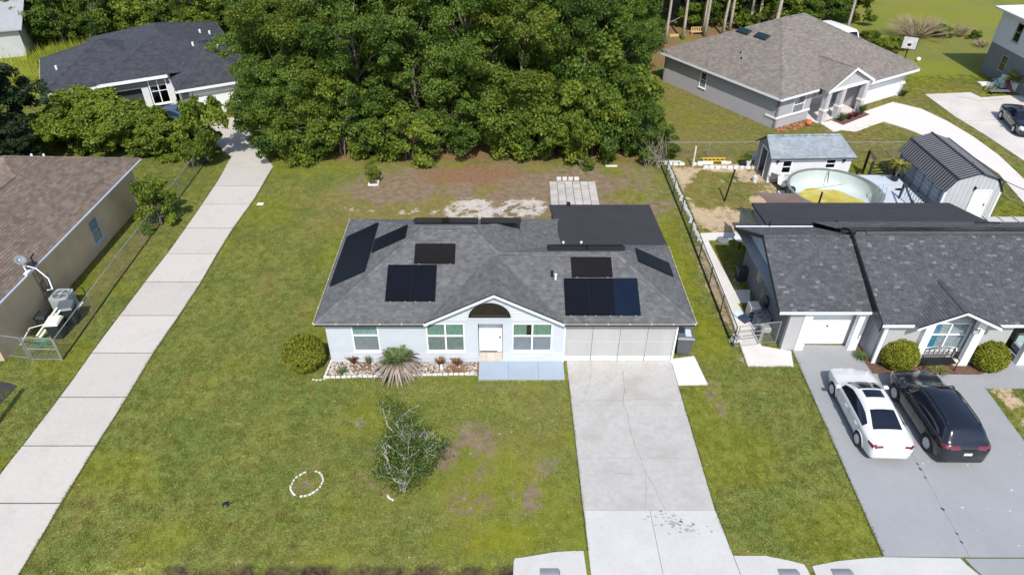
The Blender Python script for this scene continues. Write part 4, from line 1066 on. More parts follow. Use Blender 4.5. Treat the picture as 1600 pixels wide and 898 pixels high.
def solar_nb(x, zoff):
    global HX, HW
    keep = HX, HW; HX, HW = NX, NB
    n = Vector((0, .42, 1)).normalized(); ex = Vector((-1, 0, 0)); ey = n.cross(ex).normalized()
    solar(Vector((x, 31.0, 2.66)) + ey * 2.95, ex, ey, n, 1.74, 1.05, CELL_W, zoff, True)
    HX, HW = keep
for k in range(8): solar_nb(18.15 + k * 1.78, .20)
m = MB(NX); m.box(16.9, 30.9, 27.08, 27.26, 4.32, 4.44, .02); m.build('ridge_vent', SHINGLE_N, NB)
for u, v in ((1322, 352), (1340, 356), (1319, 363), (1337, 364.5)):
    p = at(u, v, 3.4 if v < 357 else 4.3)
m = MB(NX); a = Vector((15.9, 27.5, 4.25)); m.tube([a, a + Vector((.5, -.1, .02))], .05, 6); m.tube([(16.2, 28.4, 3.9), (16.7, 28.35, 3.92)], .05, 6); m.tube([(24.0, 30.0, 3.3), (25.2, 29.9, 3.32)], .05, 6); m.build('roof_conduit', DARK, NB)
for u, v in ((1203, 351), (1306, 350)):
    p = at(u, v, 2.62); m = MB(NX); m.tube([(p.x, p.y, 2.5), (p.x, p.y, 2.85)], .035, 6); m.build('vent_pipe', DARK, NB)
# things fixed to the side wall
m = MB(NX); m.box(12.72, 12.9, 27.6, 28.0, 1.2, 1.75, .02); m.build('meter_box', M('weathered_grey_box', (.32, .31, .28), .6), NB)
m = MB(NX)
for y, z0, z1 in ((27.0, .1, 1.3), (27.2, .1, 1.3), (27.65, 1.75, 2.3)): m.tube([(12.86, y, z0), (12.86, y, z1)], .025, 6)
m.build('conduit', GALV, NB)
m = MB(NX); m.lathe([(.10, -.05), (.28, -.05), (.30, 0), (.28, .06), (.1, .06)], (12.84, 26.5, .9), 16, 'X'); m.build('hose_reel', DARK, NB)
m = MB(NX); m.box(12.4, 12.9, 29.4, 29.9, .0, .75, .03); m.build('utility_cabinet', M('black_cabinet', (.03, .03, .035), .5), NB)

# ------------------------------------------------------------------ tan house on the left
LH = thing('house', 'tan stucco house with brown shingle roof and satellite dish at the left edge', 'house', (-22.65, 30, 0), R(90))
TAN = M('tan_stucco', (.58, .43, .27), .85, .07, 1.2, .25, 50, stain=.25, stain_col=(.27, .23, .18), stain_scale=.8)
rf = Roof(None, seed=31, tabw=.30, course=.14, lo=.78, hi=1.22)
ell_roof(rf, -7.2, -7.2 + 9.43, 8.5, -.45, 4.6, 3.58, 2.8, .5, mir=True)
rf.build(LH, SHINGLE_B)
m = MB(); edge_board(m, (-7.2, -.45, 2.8), (8.5, -.45, 2.8), .13); m.build('fascia', M('blue_grey_gutter', (.36, .40, .45), .4), LH)
m = MB(); m.box(-7.2, 8.5, -.55, -.48, 2.70, 2.77); m.build('gutter', M('pale_blue_gutter', (.45, .49, .54), .35), LH)
m = MB(); edge_board(m, (8.5, -.45, 2.8), (8.5, 8.7, 2.8), .13); m.build('fascia', WHITE, LH); m = MB(); edge_board(m, (-7.2, 6.7, 2.8), (-7.2, -.45, 2.8), .13); m.build('fascia', WHITE, LH)
m = MB(); m.box(-7.1, 8.4, -.42, 6.6, 2.64, 2.655); m.build('soffit', OFFWHITE, LH)
m = MB(); lw = (2.15, 3.1, .55, 1.95)
holed(m, -6.8, 8.0, 0, 2.64, [lw]); m.box(7.8, 8.0, .2, 8, 0, 2.64); m.box(-6.8, -6.6, .2, 6, 0, 2.64); m.build('wall', TAN, LH)
window(LH, Matrix(), lw[0], lw[2], lw[1] - lw[0], lw[3] - lw[2], 1, (.5,), fmat=M('blue_grey_frame', (.40, .45, .50), .5), curt=[(.02, .98, M('pale_blind', (.40, .46, .52), .8))])
m = MB()
for x, z0, z1 in ((-2.72, .05, 2.6), (-2.95, .6, 2.6), (-2.55, .3, 2.0)): m.tube([(x, -.03, z0), (x, -.03, z1)], .03, 6)
m.build('conduit', M('tan_conduit', (.26, .21, .16), .6), LH)
m = MB(); m.box(-2.86, -2.60, -.12, 0, 1.0, 1.55, .02); m.build('breaker_box', M('rust_box', (.22, .16, .10), .7, .3, 8), LH)
m = MB(); m.box(-2.55, -2.30, -.13, 0, .75, 1.05, .02); m.build('breaker_box', M('grey_box', (.2, .2, .2), .6), LH)
m = MB(); m.lathe([(.13, -.12), (.13, 0), (.10, .0)], (-2.2, -.02, 1.35), 14, 'Y'); m.box(-2.33, -2.07, -.05, 0, 1.1, 1.6); m.build('electric_meter', M('meter_grey', (.30, .31, .33), .4), LH)
dish = bpy.data.objects.new('satellite_dish', None)
dp_ = atp(44, 424, (-22.2, 0, 2.8), (.5, 0, 1)); lp = inv_of(LH) @ dp_
m = MB(); m.smooth = True
m.lathe([(.02, .03), (.18, .06), (.32, .14), (.31, .15), (.17, .08), (.01, .05)], (0, 0, 0), 18)
ds = m.build('satellite_dish', M('dish_grey', (.20, .225, .24), .45), LH, (lp.x - .05, lp.y + .1, lp.z + .62), (R(35), R(-20), 0)); ds.scale = (.78,) * 3
m = MB(); m.tube([(lp.x - .05, lp.y + .1, lp.z + .72), (lp.x - .05, lp.y + .05, lp.z + .35), (lp.x - .1, lp.y, lp.z)], .03, 6); m.tube([(lp.x - .05, lp.y + .05, lp.z + .4), (lp.x + .1, lp.y - .35, lp.z + .1), (lp.x + .05, lp.y - .75, lp.z - .45), (lp.x - .25, lp.y - .95, lp.z - .85), (lp.x - .45, lp.y - .85, lp.z - .75)], .03, 6)
m.box(lp.x - .3, lp.x + .05, lp.y - .12, lp.y + .05, lp.z - .02, lp.z + .06)
m.build('dish_mast', WHITE, LH)
m = MB(); q = inv_of(LH) @ at(53, 412, 3.0); m.tube([q, q + Vector((0, 0, .35)), q + Vector((.25, 0, .4))], .04, 6); m.build('roof_pipe', DARK, LH)
for u in (50, 69):
    m = MB(); q = inv_of(LH) @ atp(u, 244, (-22.2, 0, 2.8), (.5, 0, 1)); m.tube([(q.x, q.y, q.z - .3), (q.x, q.y, q.z + .12)], .06, 8); m.build('plumbing_vent', WHITE, LH)

def roof_hit(t, rects, u, v):
    """where a survey ray first meets the hip roofs of a house"""
    X = inv_of(t); z = 7.0
    while z > 2:
        l = X @ at(u, v, z)
        if any(x0 < l.x < x1 and y0 < l.y < y1 and l.z <= zz + m * min(l.x - x0, x1 - l.x, l.y - y0, y1 - l.y) for x0, x1, y0, y1, zz, m in rects): return l
        z -= .02
    return l
# ------------------------------------------------------------------ grey house with the tan roof, top right
GH = thing('house', 'grey stucco house with weathered tan pyramid roof and two dark skylights', 'house', (20.79, 49.55, 0), R(31))
STG = M('mid_grey_stucco', (.39, .38, .405), .85, .05, 1.5, .15, 50); STL = M('light_grey_stucco', (.43, .42, .435), .85, .05, 1.5)
rf = Roof(None, seed=41, tabw=.26, course=.15, lo=.82, hi=1.18, light=.0)
E0 = (-.45, 15.7, -.45, 13.1)
hip(rf, *E0, 2.6, .5)
T, TB = gable_front(rf, 6.5, 2.75, -1.3, 2.62, .5, .5, -.45, 2.6); 
rf.plane([(9.2, -1.05, 2.3), (15.7, -1.05, 2.3), (15.7, -.45, 2.605), (9.2, -.45, 2.605)], (1, 0, 0))
rf.build(GH, SHINGLE_T)
m = MB(); edge_board(m, (-.45, -.45, 2.6), (3.75, -.45, 2.6), .18); edge_board(m, (9.2, -1.05, 2.3), (15.7, -1.05, 2.3), .2); edge_board(m, (15.7, -1.05, 2.3), (15.7, -.45, 2.6), .18); edge_board(m, (15.7, -.45, 2.6), (15.7, 13.1, 2.6), .18); edge_board(m, (-.45, 13.1, 2.6), (-.45, -.45, 2.6), .18)
for s_ in (-1, 1):
    a, b = Vector((6.5 + s_ * 2.75, -1.33, 2.62)), Vector((6.5, -1.33, 2.62 + .5 * 2.75)); dn = Vector((0, 0, -.2)); m.slab([a, b, b + dn, a + dn], (0, .04, 0))
m.build('fascia', M('blue_white_trim', (.70, .74, .78), .5, .03), GH)
m = MB(); m.box(-.4, 15.6, -.4, 13, 2.42, 2.44); m.build('soffit', STG, GH)
m = MB(); ww = (1.7, 3.0, .85, 2.2); holed(m, 0, 3.75, 0, 2.42, [ww]); m.box(3.55, 3.75, .2, 1.6, 0, 2.42); m.build('wall', STG, GH); m = MB(); m.box(8.9, 9.1, -.24, 1.6, 0, 2.6); m.build('wall', STG, GH)
fw2 = window(GH, Matrix(), ww[0], ww[2], ww[1] - ww[0], ww[3] - ww[2], 1, (.5,), low=M('window_mesh', (.16, .19, .21), .4, .12))
m = MB(wall_frame((0, 12.6, 0), R(-90))); holed(m, 0, 12.6, 0, 2.42, [(4.4, 5.15, .85, 2.15)]); m.build('wall', STG, GH, label='long plain side wall with one narrow window')
window(GH, wall_frame((0, 12.6, 0), R(-90)), 4.4, .85, .75, 1.3, 1, (.5,), low=M('window_mesh', (.16, .19, .21), .4, .12))
m = MB(); holed(m, 9.1, 15.2, 0, 2.42, [(9.75, 14.6, 0, 2.1)], -.45, -.25); m.box(15.0, 15.2, -.25, 12.6, 0, 2.42); m.build('wall', STL, GH, label='front wall round the white garage door'); m = MB(); m.box(0, 15.0, 12.4, 12.6, 0, 2.42); m.build('wall', STL, GH)
m = MB(); holed(m, 3.75, 8.9, 0, 2.6, [(5.9, 7.4, .8, 2.1), (4.3, 5.2, .05, 2.1)], 1.6, 1.75); m.build('wall', STL, GH, label='porch wall')
window(GH, wall_frame((0, 1.6, 0), 0), 5.9, .8, 1.5, 1.3, 2, (.5,))
m = MB(); m.box(4.3, 5.2, 1.63, 1.68, .05, 2.1); m.build('front_door', M('pale_door', (.55, .6, .62), .5), GH)
m = MB(); m.slab([(3.95, -1.1, 2.62), (9.05, -1.1, 2.62), (6.5, -1.1, 3.75)], (0, .12, 0)); m.build('gable_wall', STL, GH)
m = MB(); m.box(3.9, 9.15, -1.16, -.9, 2.40, 2.62); m.build('porch_beam', WHITE, GH)
for x in (4.0, 5.75, 8.55): 
    m = MB(); m.box(x, x + .45, -1.15, -.75, 0, 2.4); pl = m.build('porch_pillar', STL, GH)
    m = MB(); m.box(x - .04, x + .49, -1.19, -.71, .95, 1.1); m.build('band', WHITE, pl)
m = MB(); m.box(9.75, 14.6, -.42, -.36, .02, 2.1); gd = m.build('garage_door', WHITE, GH)
for k in range(4):
    m = MB(); m.box(9.8, 14.55, -.435, -.42, .05 + k * .52, .53 + k * .52, .01); m.build('door_panel', WHITE, gd)
m = MB(); m.box(-.06, 3.8, -.06, -.0, .78, .92); m.box(-.06, -.0, 0.003, 1.0, .78, .92); m.box(9.1, 9.75, -.52, -.45, .95, 1.1); m.box(14.6, 15.25, -.52, -.45, .95, 1.1); m.build('band', WHITE, GH)
m = MB(); m.box(9.6, 9.75, -.5, -.45, 0, 2.2); m.box(14.6, 14.75, -.5, -.45, 0, 2.2); m.box(9.75, 14.6, -.5, -.45, 2.1, 2.22); m.build('garage_trim', WHITE, GH)
for x in (9.35, 14.95):
    m = MB(); m.box(x - .06, x + .06, -.6, -.45, 1.75, 2.05, .02); m.build('wall_lamp', DARK, GH)
GN = Vector((-.5, 0, 1)).normalized()
for u, v in ((1162.5, 50), (1190.5, 58)):
    c = atp(u, v, Vector((20.79, 49.55, 2.6)) + Matrix.Rotation(R(31), 3, 'Z') @ Vector((-.45, 0, 0)), Matrix.Rotation(R(31), 3, 'Z') @ Vector((-.5, 0, 1)))
    l = inv_of(GH) @ c; X = Matrix.Translation(l) @ Matrix.Rotation(math.atan(-.5), 4, 'Y')
    m = MB(X); m.box(-.3, .3, -.62, .62, -.05, .14, .03); sk = m.build('skylight', M('skylight_frame', (.02, .025, .03), .4), GH)
    m = MB(X); m.box(-.22, .22, -.54, .54, .141, .15); m.build('pane', M('dark_blue_pane', (.01, .03, .035), .1), sk)
for u, v in ((1157, 84), (1158, 93)):
    l = roof_hit(GH, [(*E0, 2.6, .5)], u, v); m = MB(); m.lathe([(.05, -.1), (.05, .2), (0, .2)], l, 8); m.build('plumbing_vent', DARK, GH)

m = MB(); m.box(3.8, 8.9, -1.0, 1.6, -.1, .06); m.build('porch_floor', M('bright_concrete', (.62, .575, .54)), GH)
# ------------------------------------------------------------------ house with the dark roof, top left
DH = thing('house', 'white house with sprawling dark blue grey roof partly hidden by shrubs at top left', 'house', (-34.56, 50.73, 0), R(29))
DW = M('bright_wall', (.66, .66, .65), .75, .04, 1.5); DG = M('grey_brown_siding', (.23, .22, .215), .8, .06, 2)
rf = Roof(None, seed=51, tabw=.32, course=.17, lo=.8, hi=1.22)
DHR = [(-.5, 9.2, -.45, 9.3, 2.5, .45), (3.4, 14.6, -1.62, 12.2, 2.95, .34), (8.5, 15.2, -4.5, 5.5, 2.5, .45)]
for q in DHR: hip(rf, *q)
rf.build(DH, SHINGLE_D)
m = MB(); edge_board(m, (-.5, -.45, 2.5), (3.6, -.45, 2.5), .2); edge_board(m, (3.4, -1.62, 2.95), (8.4, -1.62, 2.95), .24); edge_board(m, (8.5, -4.5, 2.5), (15.2, -4.5, 2.5), .2); edge_board(m, (8.5, -1.4, 2.5), (8.5, -4.5, 2.5), .2); edge_board(m, (-.5, 9.3, 2.5), (-.5, -.45, 2.5), .2); m.build('fascia', WHITE, DH)
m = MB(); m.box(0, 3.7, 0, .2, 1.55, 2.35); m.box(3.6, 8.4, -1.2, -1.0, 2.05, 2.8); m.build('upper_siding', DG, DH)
m = MB(); m.box(0, 3.7, -.01, .19, 0, 1.55); m.box(0, .2, .2, 9, 0, 2.35); m.box(3.5, 3.7, -1.2, 0, 0, 2.4); m.box(3.7, 4.2, -1.2, -1.0, 0, 2.05); m.box(6.3, 6.8, -1.2, -1.0, 0, 2.05); m.box(8.2, 8.6, -1.2, -1.0, 0, 2.8); m.box(8.9, 9.1, -4.0, 1, 0, 2.34); m.box(0, 15, 8.8, 9.0, 0, 2.4); m.build('wall', DW, DH)
m = MB(); m.box(4.2, 6.3, -.8, -.75, 0, 2.05); m.build('porch_opening', M('screen_dark', (.05, .05, .05), .8), DH)
window(DH, wall_frame((0, -1.2, 0), 0), 6.85, .6, 1.35, 2.1, 2, (.5,), glass=GLASS_D, fw=.09)
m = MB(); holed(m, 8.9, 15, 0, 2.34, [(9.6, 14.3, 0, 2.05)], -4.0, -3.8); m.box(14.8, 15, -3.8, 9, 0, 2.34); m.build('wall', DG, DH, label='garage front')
m = MB(); m.box(9.6, 14.3, -3.96, -3.9, .02, 2.05); gd = m.build('garage_door', WHITE, DH)
for k in range(4):
    m = MB(); m.box(9.65, 14.25, -3.975, -3.96, .05 + k * .5, .5 + k * .5, .01); m.build('door_panel', WHITE, gd)
m = MB(); m.box(9.4, 14.5, -4.06, -4.0, 2.05, 2.2); m.box(9.45, 9.6, -4.06, -4.0, 0, 2.05); m.build('garage_trim', WHITE, DH)
for u, v in ((89, 109), (302, 72), (313, 52), (328, 54), (341, 74)):
    l = roof_hit(DH, DHR, u, v); m = MB(); m.lathe([(.09, -.1), (.09, .3), (0, .34)], l, 8); m.build('roof_vent', WHITE, DH)
for u, v in ((322, 68), (331, 80)):
    l = roof_hit(DH, DHR, u, v); m = MB(Matrix.Translation(l) @ Matrix.Rotation(R(8), 4, 'X')); m.box(-.55, .55, -.3, .3, -.25, .16, .03); m.build('attic_vent', M('vent_black', (.012, .013, .016), .5), DH)

# ------------------------------------------------------------------ corner house top left and two storey house top right
CH = thing('house', 'pale grey house with light grey roof cut by the top left corner', 'house', (-46.5, 67.5, 0), R(20))
CWALL = M('pale_grey_wall', (.42, .43, .43), .8, .06, 1)
m = MB(); m.box(-11, 0, 0, 9, 0, 2.5); m.build('wall', CWALL, CH)
m = MB(); m.slab([(-11.5, -.45, 2.5), (.45, -.45, 2.5), (.45, 4.5, 4.2), (-11.5, 4.5, 4.2)], (0, 0, .1)); m.slab([(-11.5, 9.45, 2.5), (.45, 9.45, 2.5), (.45, 4.5, 4.2), (-11.5, 4.5, 4.2)], (0, 0, .1)); m.build('roof', M('light_grey_roof', (.30, .31, .33), .8, .08, 2), CH)
m = MB(); m.slab([(0.0, 0, 2.5), (0.0, 9, 2.5), (0.0, 4.5, 4.1)], (-.15, 0, 0)); m.build('gable_wall', CWALL, CH)
window(CH, wall_frame((0, 0, 0), R(90)), 3.5, .9, 1.1, 1.2, 1, (.5,), fmat=M('grey_trim', (.35, .36, .36), .6)) if False else None
m = MB(); m.box(-3.4, -2.3, -.03, .0, .9, 2.0); m.build('window', M('grey_window', (.25, .26, .27), .3), CH)
TS = thing('house', 'two storey house, white above and grey below, at the top right corner', 'house', (43.7, 58.9, 0), R(-76))
# local x runs along the visible wall towards the camera
o = at(1531, 111); e = at(1590, 147); ang = math.atan2(e.y - o.y, e.x - o.x)
TS.location = o; TS.rotation_euler = (0, 0, ang)
UP = M('white_upper_wall', (.62, .62, .64), .8, .04, 1.5); LO = M('grey_lower_wall', (.19, .20, .205), .85, .06, 1.5)
W_ = 12
m = MB(); holed(m, 0, W_, 0, 2.7, [(2.2, 3.1, .9, 2.2), (6.2, 7.1, .9, 2.2), (7.6, 10.4, 0, 2.2)]); m.box(0, .2, .2, 10, 0, 2.7); m.box(.2, W_, 9.8, 10, 0, 2.7); m.box(W_ - .2, W_, .2, 9.8, 0, 2.7); m.build('wall', LO, TS, label='grey lower storey')
m = MB(); holed(m, -.03, W_ + .03, 2.7, 5.5, [(2.5, 3.4, 3.5, 5.0), (6.0, 6.9, 3.5, 5.0)], -.03); m.box(-.03, .2, .2, 10, 2.7, 5.5); m.box(.2, W_, 9.8, 10.03, 2.7, 5.5); m.build('wall', UP, TS, label='white upper storey')
WTRIM = M('window_trim_grey', (.30, .31, .32), .5)
for x, z, h in ((2.2, .9, 1.3), (6.2, .9, 1.3)): window(TS, Matrix(), x, z, .9, h, 1, (.5,), fmat=WTRIM, glass=GLASS_D)
for x in (2.5, 6.0): window(TS, Matrix.Translation((0, -.03, 0)), x, 3.5, .9, 1.5, 1, (.5,), fmat=WTRIM, glass=GLASS_D)
m = MB(); m.box(7.65, 10.35, .02, .08, .02, 2.2); m.build('garage_door', M('dark_glass_door', (.08, .10, .11), .3), TS)
m = MB(); m.slab([(-.6, -.6, 5.5), (W_ + .6, -.6, 5.5), (W_ - 5, 5, 7.2), (5, 5, 7.2)], (0, 0, .1)); m.slab([(-.6, -.6, 5.5), (5, 5, 7.2), (-.6, 10.6, 5.5)], (0, 0, .1)); m.slab([(W_ + .6, 10.6, 5.5), (-.6, 10.6, 5.5), (5, 5, 7.2), (W_ - 5, 5, 7.2)], (0, 0, .1)); m.slab([(W_ + .6, -.6, 5.5), (W_ + .6, 10.6, 5.5), (W_ - 5, 5, 7.2)], (0, 0, .1)); m.build('roof', M('white_metal_roof', (.72, .73, .74), .5, .03), TS)
m = MB(); m.box(-.55, W_ + .5, -.55, 10.5, 5.44, 5.5); m.build('soffit', UP, TS)

# ------------------------------------------------------------------ vegetation builders
OAK = leaf_mat('oak_leaf', (.040, .084, .014), (.160, .235, .036))
OAK2 = leaf_mat('yellow_green_leaf', (.066, .102, .014), (.205, .248, .034))
HEDGE = leaf_mat('shrub_leaf', (.070, .118, .014), (.250, .305, .038))
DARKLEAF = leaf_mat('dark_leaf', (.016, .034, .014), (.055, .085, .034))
BALL = leaf_mat('clipped_leaf', (.095, .118, .010), (.31, .315, .028), .25)
LAWNL = leaf_mat('small_dark_leaf', (.055, .10, .016), (.19, .25, .04))
PINEL = leaf_mat('pine_needle', (.030, .050, .014), (.085, .115, .030))
REEDL = leaf_mat('tall_grass', (.17, .21, .025), (.37, .40, .06))
BARK = M('grey_bark', (.16, .135, .11), .95, .3, 6, .4); PALEBARK = M('pale_bark', (.36, .32, .27), .9, .25, 6, .3)
TWIG = M('silver_twig', (.50, .48, .44), .85, .2, 8); DEADWOOD = M('dead_twig', (.28, .23, .18), .9, .2, 8)

def unit(v): return v / np.maximum(np.linalg.norm(v, axis=1, keepdims=True), 1e-9)
def leaf_quads(P, Nn, size, rnd, asp=.62):
    n = len(P); Nn = unit(Nn)
    t = unit(np.cross(Nn, unit(rnd.randn(n, 3)))); b = np.cross(Nn, t)
    s = size * (.65 + .7 * rnd.rand(n, 1)); w = s * asp
    bend = Nn * s * .18
    V = np.stack([P - t * s - bend, P - b * w + bend * .5, P + t * s - bend, P + b * w + bend * .5], 1).reshape(-1, 3)
    return V, np.arange(4 * n).reshape(n, 4)
def crown_mesh(name, seed, rad, cz_, nl, per, leaf, rc, mat, lo=-.55, fill=.35, flat=1.0, lean=(0, 0), asp=.62, nb=0):
    """crown of leaf lobes gathered on boughs through an uneven ellipsoid"""
    rnd = np.random.RandomState(seed); rx, ry, rz = rad
    nb = nb or max(7, nl // 8)
    d = unit(rnd.randn(nb * 6, 3)); d = d[d[:, 2] > lo]
    keep = [0]                                              # spread the boughs
    for i in range(1, len(d)):
        if len(keep) < nb and np.min(np.linalg.norm(d[keep] - d[i], axis=1)) > 1.55 / math.sqrt(nb): keep.append(i)
    d = d[keep]; nb = len(d)
    r = np.where(rnd.rand(nb) < fill, .45 + .3 * rnd.rand(nb), .70 + .36 * rnd.rand(nb))
    B = d * r[:, None] * np.array([rx, ry, rz]) + np.array([lean[0], lean[1], cz_])
    bi = rnd.randint(0, nb, nl); bs = (.7 + .6 * rnd.rand(nb)) * rc * 1.35
    q = unit(rnd.randn(nl, 3) + .5 * d[bi] + np.array([0, 0, .15]))
    C = B[bi] + q * (bs[bi] * (.45 + .65 * rnd.rand(nl)))[:, None] * np.array([1.15, 1.15, .8])
    dl = unit(q + d[bi])
    L = rc * (.45 + .5 * rnd.rand(nl)); tl = .12 + .45 * rnd.rand(nb)[bi] + .3 * rnd.rand(nl)
    n = nl * per; idx = np.repeat(np.arange(nl), per)
    q = unit(rnd.randn(n, 3) + .5 * dl[idx] + np.array([0, 0, .3])); rr = (.3 + .7 * rnd.rand(n) ** .6) * (1 + .35 * (rnd.rand(n) < .06))
    P = C[idx] + q * (rr * L[idx])[:, None] * np.array([1.1, 1.1, .75 * flat])
    Nn = q * .6 + rnd.randn(n, 3) * .6 + np.array([0, -.1, .5])
    V, F = leaf_quads(P, Nn, leaf, rnd, asp)
    tone = np.clip(tl[idx] + .2 * rnd.randn(n), 0, 1)
    return np_mesh(name, V, F, mat, tone), B
def trunk_mesh(name, seed, h, r, C, mat, stems=1, nb=14, lean=0.0):
    rnd = random.Random(seed); m = MB(); m.smooth = True
    for s_ in range(stems):
        ox, oy = (rnd.uniform(-.3, .3), rnd.uniform(-.3, .3)) if stems > 1 else (0, 0)
        pts = [Vector((ox, oy, -.15))]; n = 7
        for k in range(1, n + 1): t = k / n; pts.append(Vector((ox + rnd.uniform(-.12, .12) * t * 2 + lean * t * h, oy + rnd.uniform(-.12, .12) * t * 2, h * t)))
        m.tube(pts, [r * (1.25 if i == 0 else 1 - .75 * i / n) for i in range(n + 1)], 7)
        cs = list(C); rnd.shuffle(cs)
        for c in cs[:nb]:
            c = Vector(c); b = pts[min(n - 1, max(2, int((c.z * .75) / h * n)))]
            mid_ = b.lerp(c, .5) + Vector((rnd.uniform(-.2, .2), rnd.uniform(-.2, .2), rnd.uniform(-.1, .3)))
            m.tube([b, mid_, c], [r * .36, r * .22, r * .07], 5)
    return m.mesh(name, mat)
def plant(name, label, cat, loc, meshes, rz=0, sc=(1, 1, 1), group=None):
    t = thing(name, label, cat, loc, rz, group); t.scale = sc
    for n, me in meshes: link(n, me, t)
    return t

# ---- big oaks of the grove
OV = []
for k in range(5):
    cm_, C = crown_mesh('crown', 100 + k, (3.1, 3.1, 4.1), 6.1, 190, 190, .078, .72, OAK if k % 2 == 0 else OAK2 if k == 3 else OAK, lo=-.85, fill=.16, nb=24)
    OV.append((('trunk', trunk_mesh('trunk', 100 + k, 7.5, .22, C, BARK)), ('crown', cm_)))
UV = []
for k in range(4):
    cm_, C = crown_mesh('crown', 200 + k, (1.7, 1.6, 1.8), 1.8, 85, 120, .085, .55, OAK if k % 2 else HEDGE, lo=-.8, fill=.3)
    UV.append((('trunk', trunk_mesh('trunk', 200 + k, 2.4, .07, C, BARK, 3, 8)), ('crown', cm_)))
rnd = random.Random(12)
GLAB = 'tall leafy oak in the dense dark green grove behind the middle house'
spots = [(-16.2, 49.2, 1.0), (-16.0, 53.5, 1.05), (-15.2, 46.2, .85), (-14.0, 46.6, 1.0), (-12.6, 50.2, 1.05), (-10.0, 46.4, 1.08), (-6.2, 47.6, 1.05), (-2.4, 48.0, 1.1), (1.4, 47.6, 1.05), (4.9, 48.2, 1.05), (7.5, 48.6, .92), (8.0, 52.4, 1.0)]
for j, y in enumerate((51.2, 55.0, 59.0, 63.5, 68.0, 73)):
    for i in range(7): spots.append((-14.5 + i * 4.0 + (2.0 if j % 2 else 0) + rnd.uniform(-.7, .7), y + rnd.uniform(-.8, .8), rnd.uniform(.95, 1.2)))
spots = [s for s in spots if not (s[0] > 9.2 and s[1] > 54) and not (s[0] > 7.6 and s[1] < 54) and not (s[0] < -16.5 and s[1] > 47 and s[1] < 56)] + [(-17.2, 57.5, 1.0), (-18.5, 62, 1.0), (9.4, 57, .95), (10.2, 64, 1.0), (10.6, 70, 1)]
for i, (x, y, s_) in enumerate(spots):
    h = s_ * rnd.uniform(.92, 1.08)
    plant('oak_tree', GLAB, 'tree', (x, y, 0), OV[i % 5], rnd.uniform(0, 6.28), (s_, s_, h), 'oaks of the grove')
x = 0
for x, y, s_, k in ((-11.2, 44.6, 1.25, 0), (-8.7, 44.9, 1.1, 1), (-6.5, 44.4, 1.25, 2), (-4.7, 45.2, 1.0, 3), (1.6, 45.0, 1.1, 1), (3.8, 44.9, 1.35, 0), (6.2, 44.9, 1.3, 2), (7.8, 45.2, 1.2, 3), (5.0, 46.6, 1.5, 1), (7.3, 47.2, 1.6, 0), (-13.4, 44.9, 1.0, 3), (8.8, 46.0, 1.0, 2), (-3.2, 45.8, 1.5, 1), (.3, 46.2, 1.5, 2), (-.6, 48.4, 2.0, 1), (-12.4, 46.0, 1.5, 1), (-14.9, 46.2, 1.2, 3), (-15.9, 45.3, 1.25, 1), (-14.3, 44.5, 1.1, 2), (-16.6, 46.8, 1.35, 0)):
    plant('understory_shrub', 'bushy green shrub filling the front edge of the dark grove', 'shrub', (x, y, 0), UV[k], x * 3, (s_ * rnd.uniform(.75, 1.1), s_ * rnd.uniform(.75, 1.05), s_ * rnd.uniform(.65, 1.4)), 'shrubs along the edge of the grove')
plant('understory_shrub', 'thin straggly shrub beside the fence corner right of the grove', 'shrub', (10.0, 44.3, 0), UV[1], 1, (.75, .75, .95))
plant('understory_shrub', 'small leafy shrub growing against the back corner of the garden fence', 'shrub', (11.5, 44.7, 0), UV[3], 2, (.45, .45, .5))
# bare branches by the fence corner, palmetto, small saplings
m = MB(); rr_ = random.Random(4)
for k in range(26):
    a = Vector((rr_.uniform(-.5, .5), rr_.uniform(-.4, .4), 0)); m.tube([a, a + Vector((rr_.uniform(-.4, .5), rr_.uniform(-.3, .3), rr_.uniform(.5, 1.0))), a + Vector((rr_.uniform(-.8, 1.0), rr_.uniform(-.6, .6), rr_.uniform(1.0, 2.3)))], [.03, .02, .006], 4)
t = thing('dead_brush', 'leafless brown brush heap at the corner of the garden fence', 'brush', (10.3, 43.2, 0)); m.build('branch', DEADWOOD, t)

def frond(L_, droop, w, mat, lift=.9, seg=7, leaflets=False, seed=0, thick=.006):
    m = MB(); P = []; rr_ = random.Random(seed)
    for i in range(seg + 1):
        t = i / seg; P.append(Vector((L_ * (t - .12 * t * t), 0, L_ * (lift * t - droop * t * t))))
    if not leaflets:
        for i in range(seg):
            w0, w1 = w * math.sin(math.pi * (.08 + .92 * i / seg)) + .004, w * math.sin(math.pi * (.08 + .92 * (i + 1) / seg)) + .003
            a, b = P[i], P[i + 1]; s0, s1 = Vector((0, w0, 0)), Vector((0, w1, 0)); u = Vector((0, 0, w * .35))
            m.add([a - s0, a - u, a + s0, b - s1, b - u, b + s1], [[0, 1, 4, 3], [1, 2, 5, 4]])
    else:
        m.tube(P, [.018 * (1 - .8 * i / seg) for i in range(seg + 1)], 4)
        for i in range(1, seg * 4):
            t = i / (seg * 4); a = P[int(t * seg)].lerp(P[min(seg, int(t * seg) + 1)], t * seg - int(t * seg)); l = w * math.sin(math.pi * (.12 + .8 * t)) * rr_.uniform(.8, 1.2)
            for s_ in (-1, 1): m.add([a - Vector((.012, 0, 0)), a + Vector((.016, 0, .006)), a + Vector((l * .55 + .01, s_ * l * .62, l * .10)), a + Vector((l * .85, s_ * l, -l * .22))], [[0, 1, 2, 3]])
    return m.mesh('frond', mat)
GREENF = M('green_frond', (.11, .15, .05), .6, .2, 6, rand=.25); DEADF = M('dead_frond', (.25, .205, .17), .9, .25, 8, rand=.25); YELF = M('yellow_frond', (.22, .21, .03), .6, .2, 6, rand=.25)
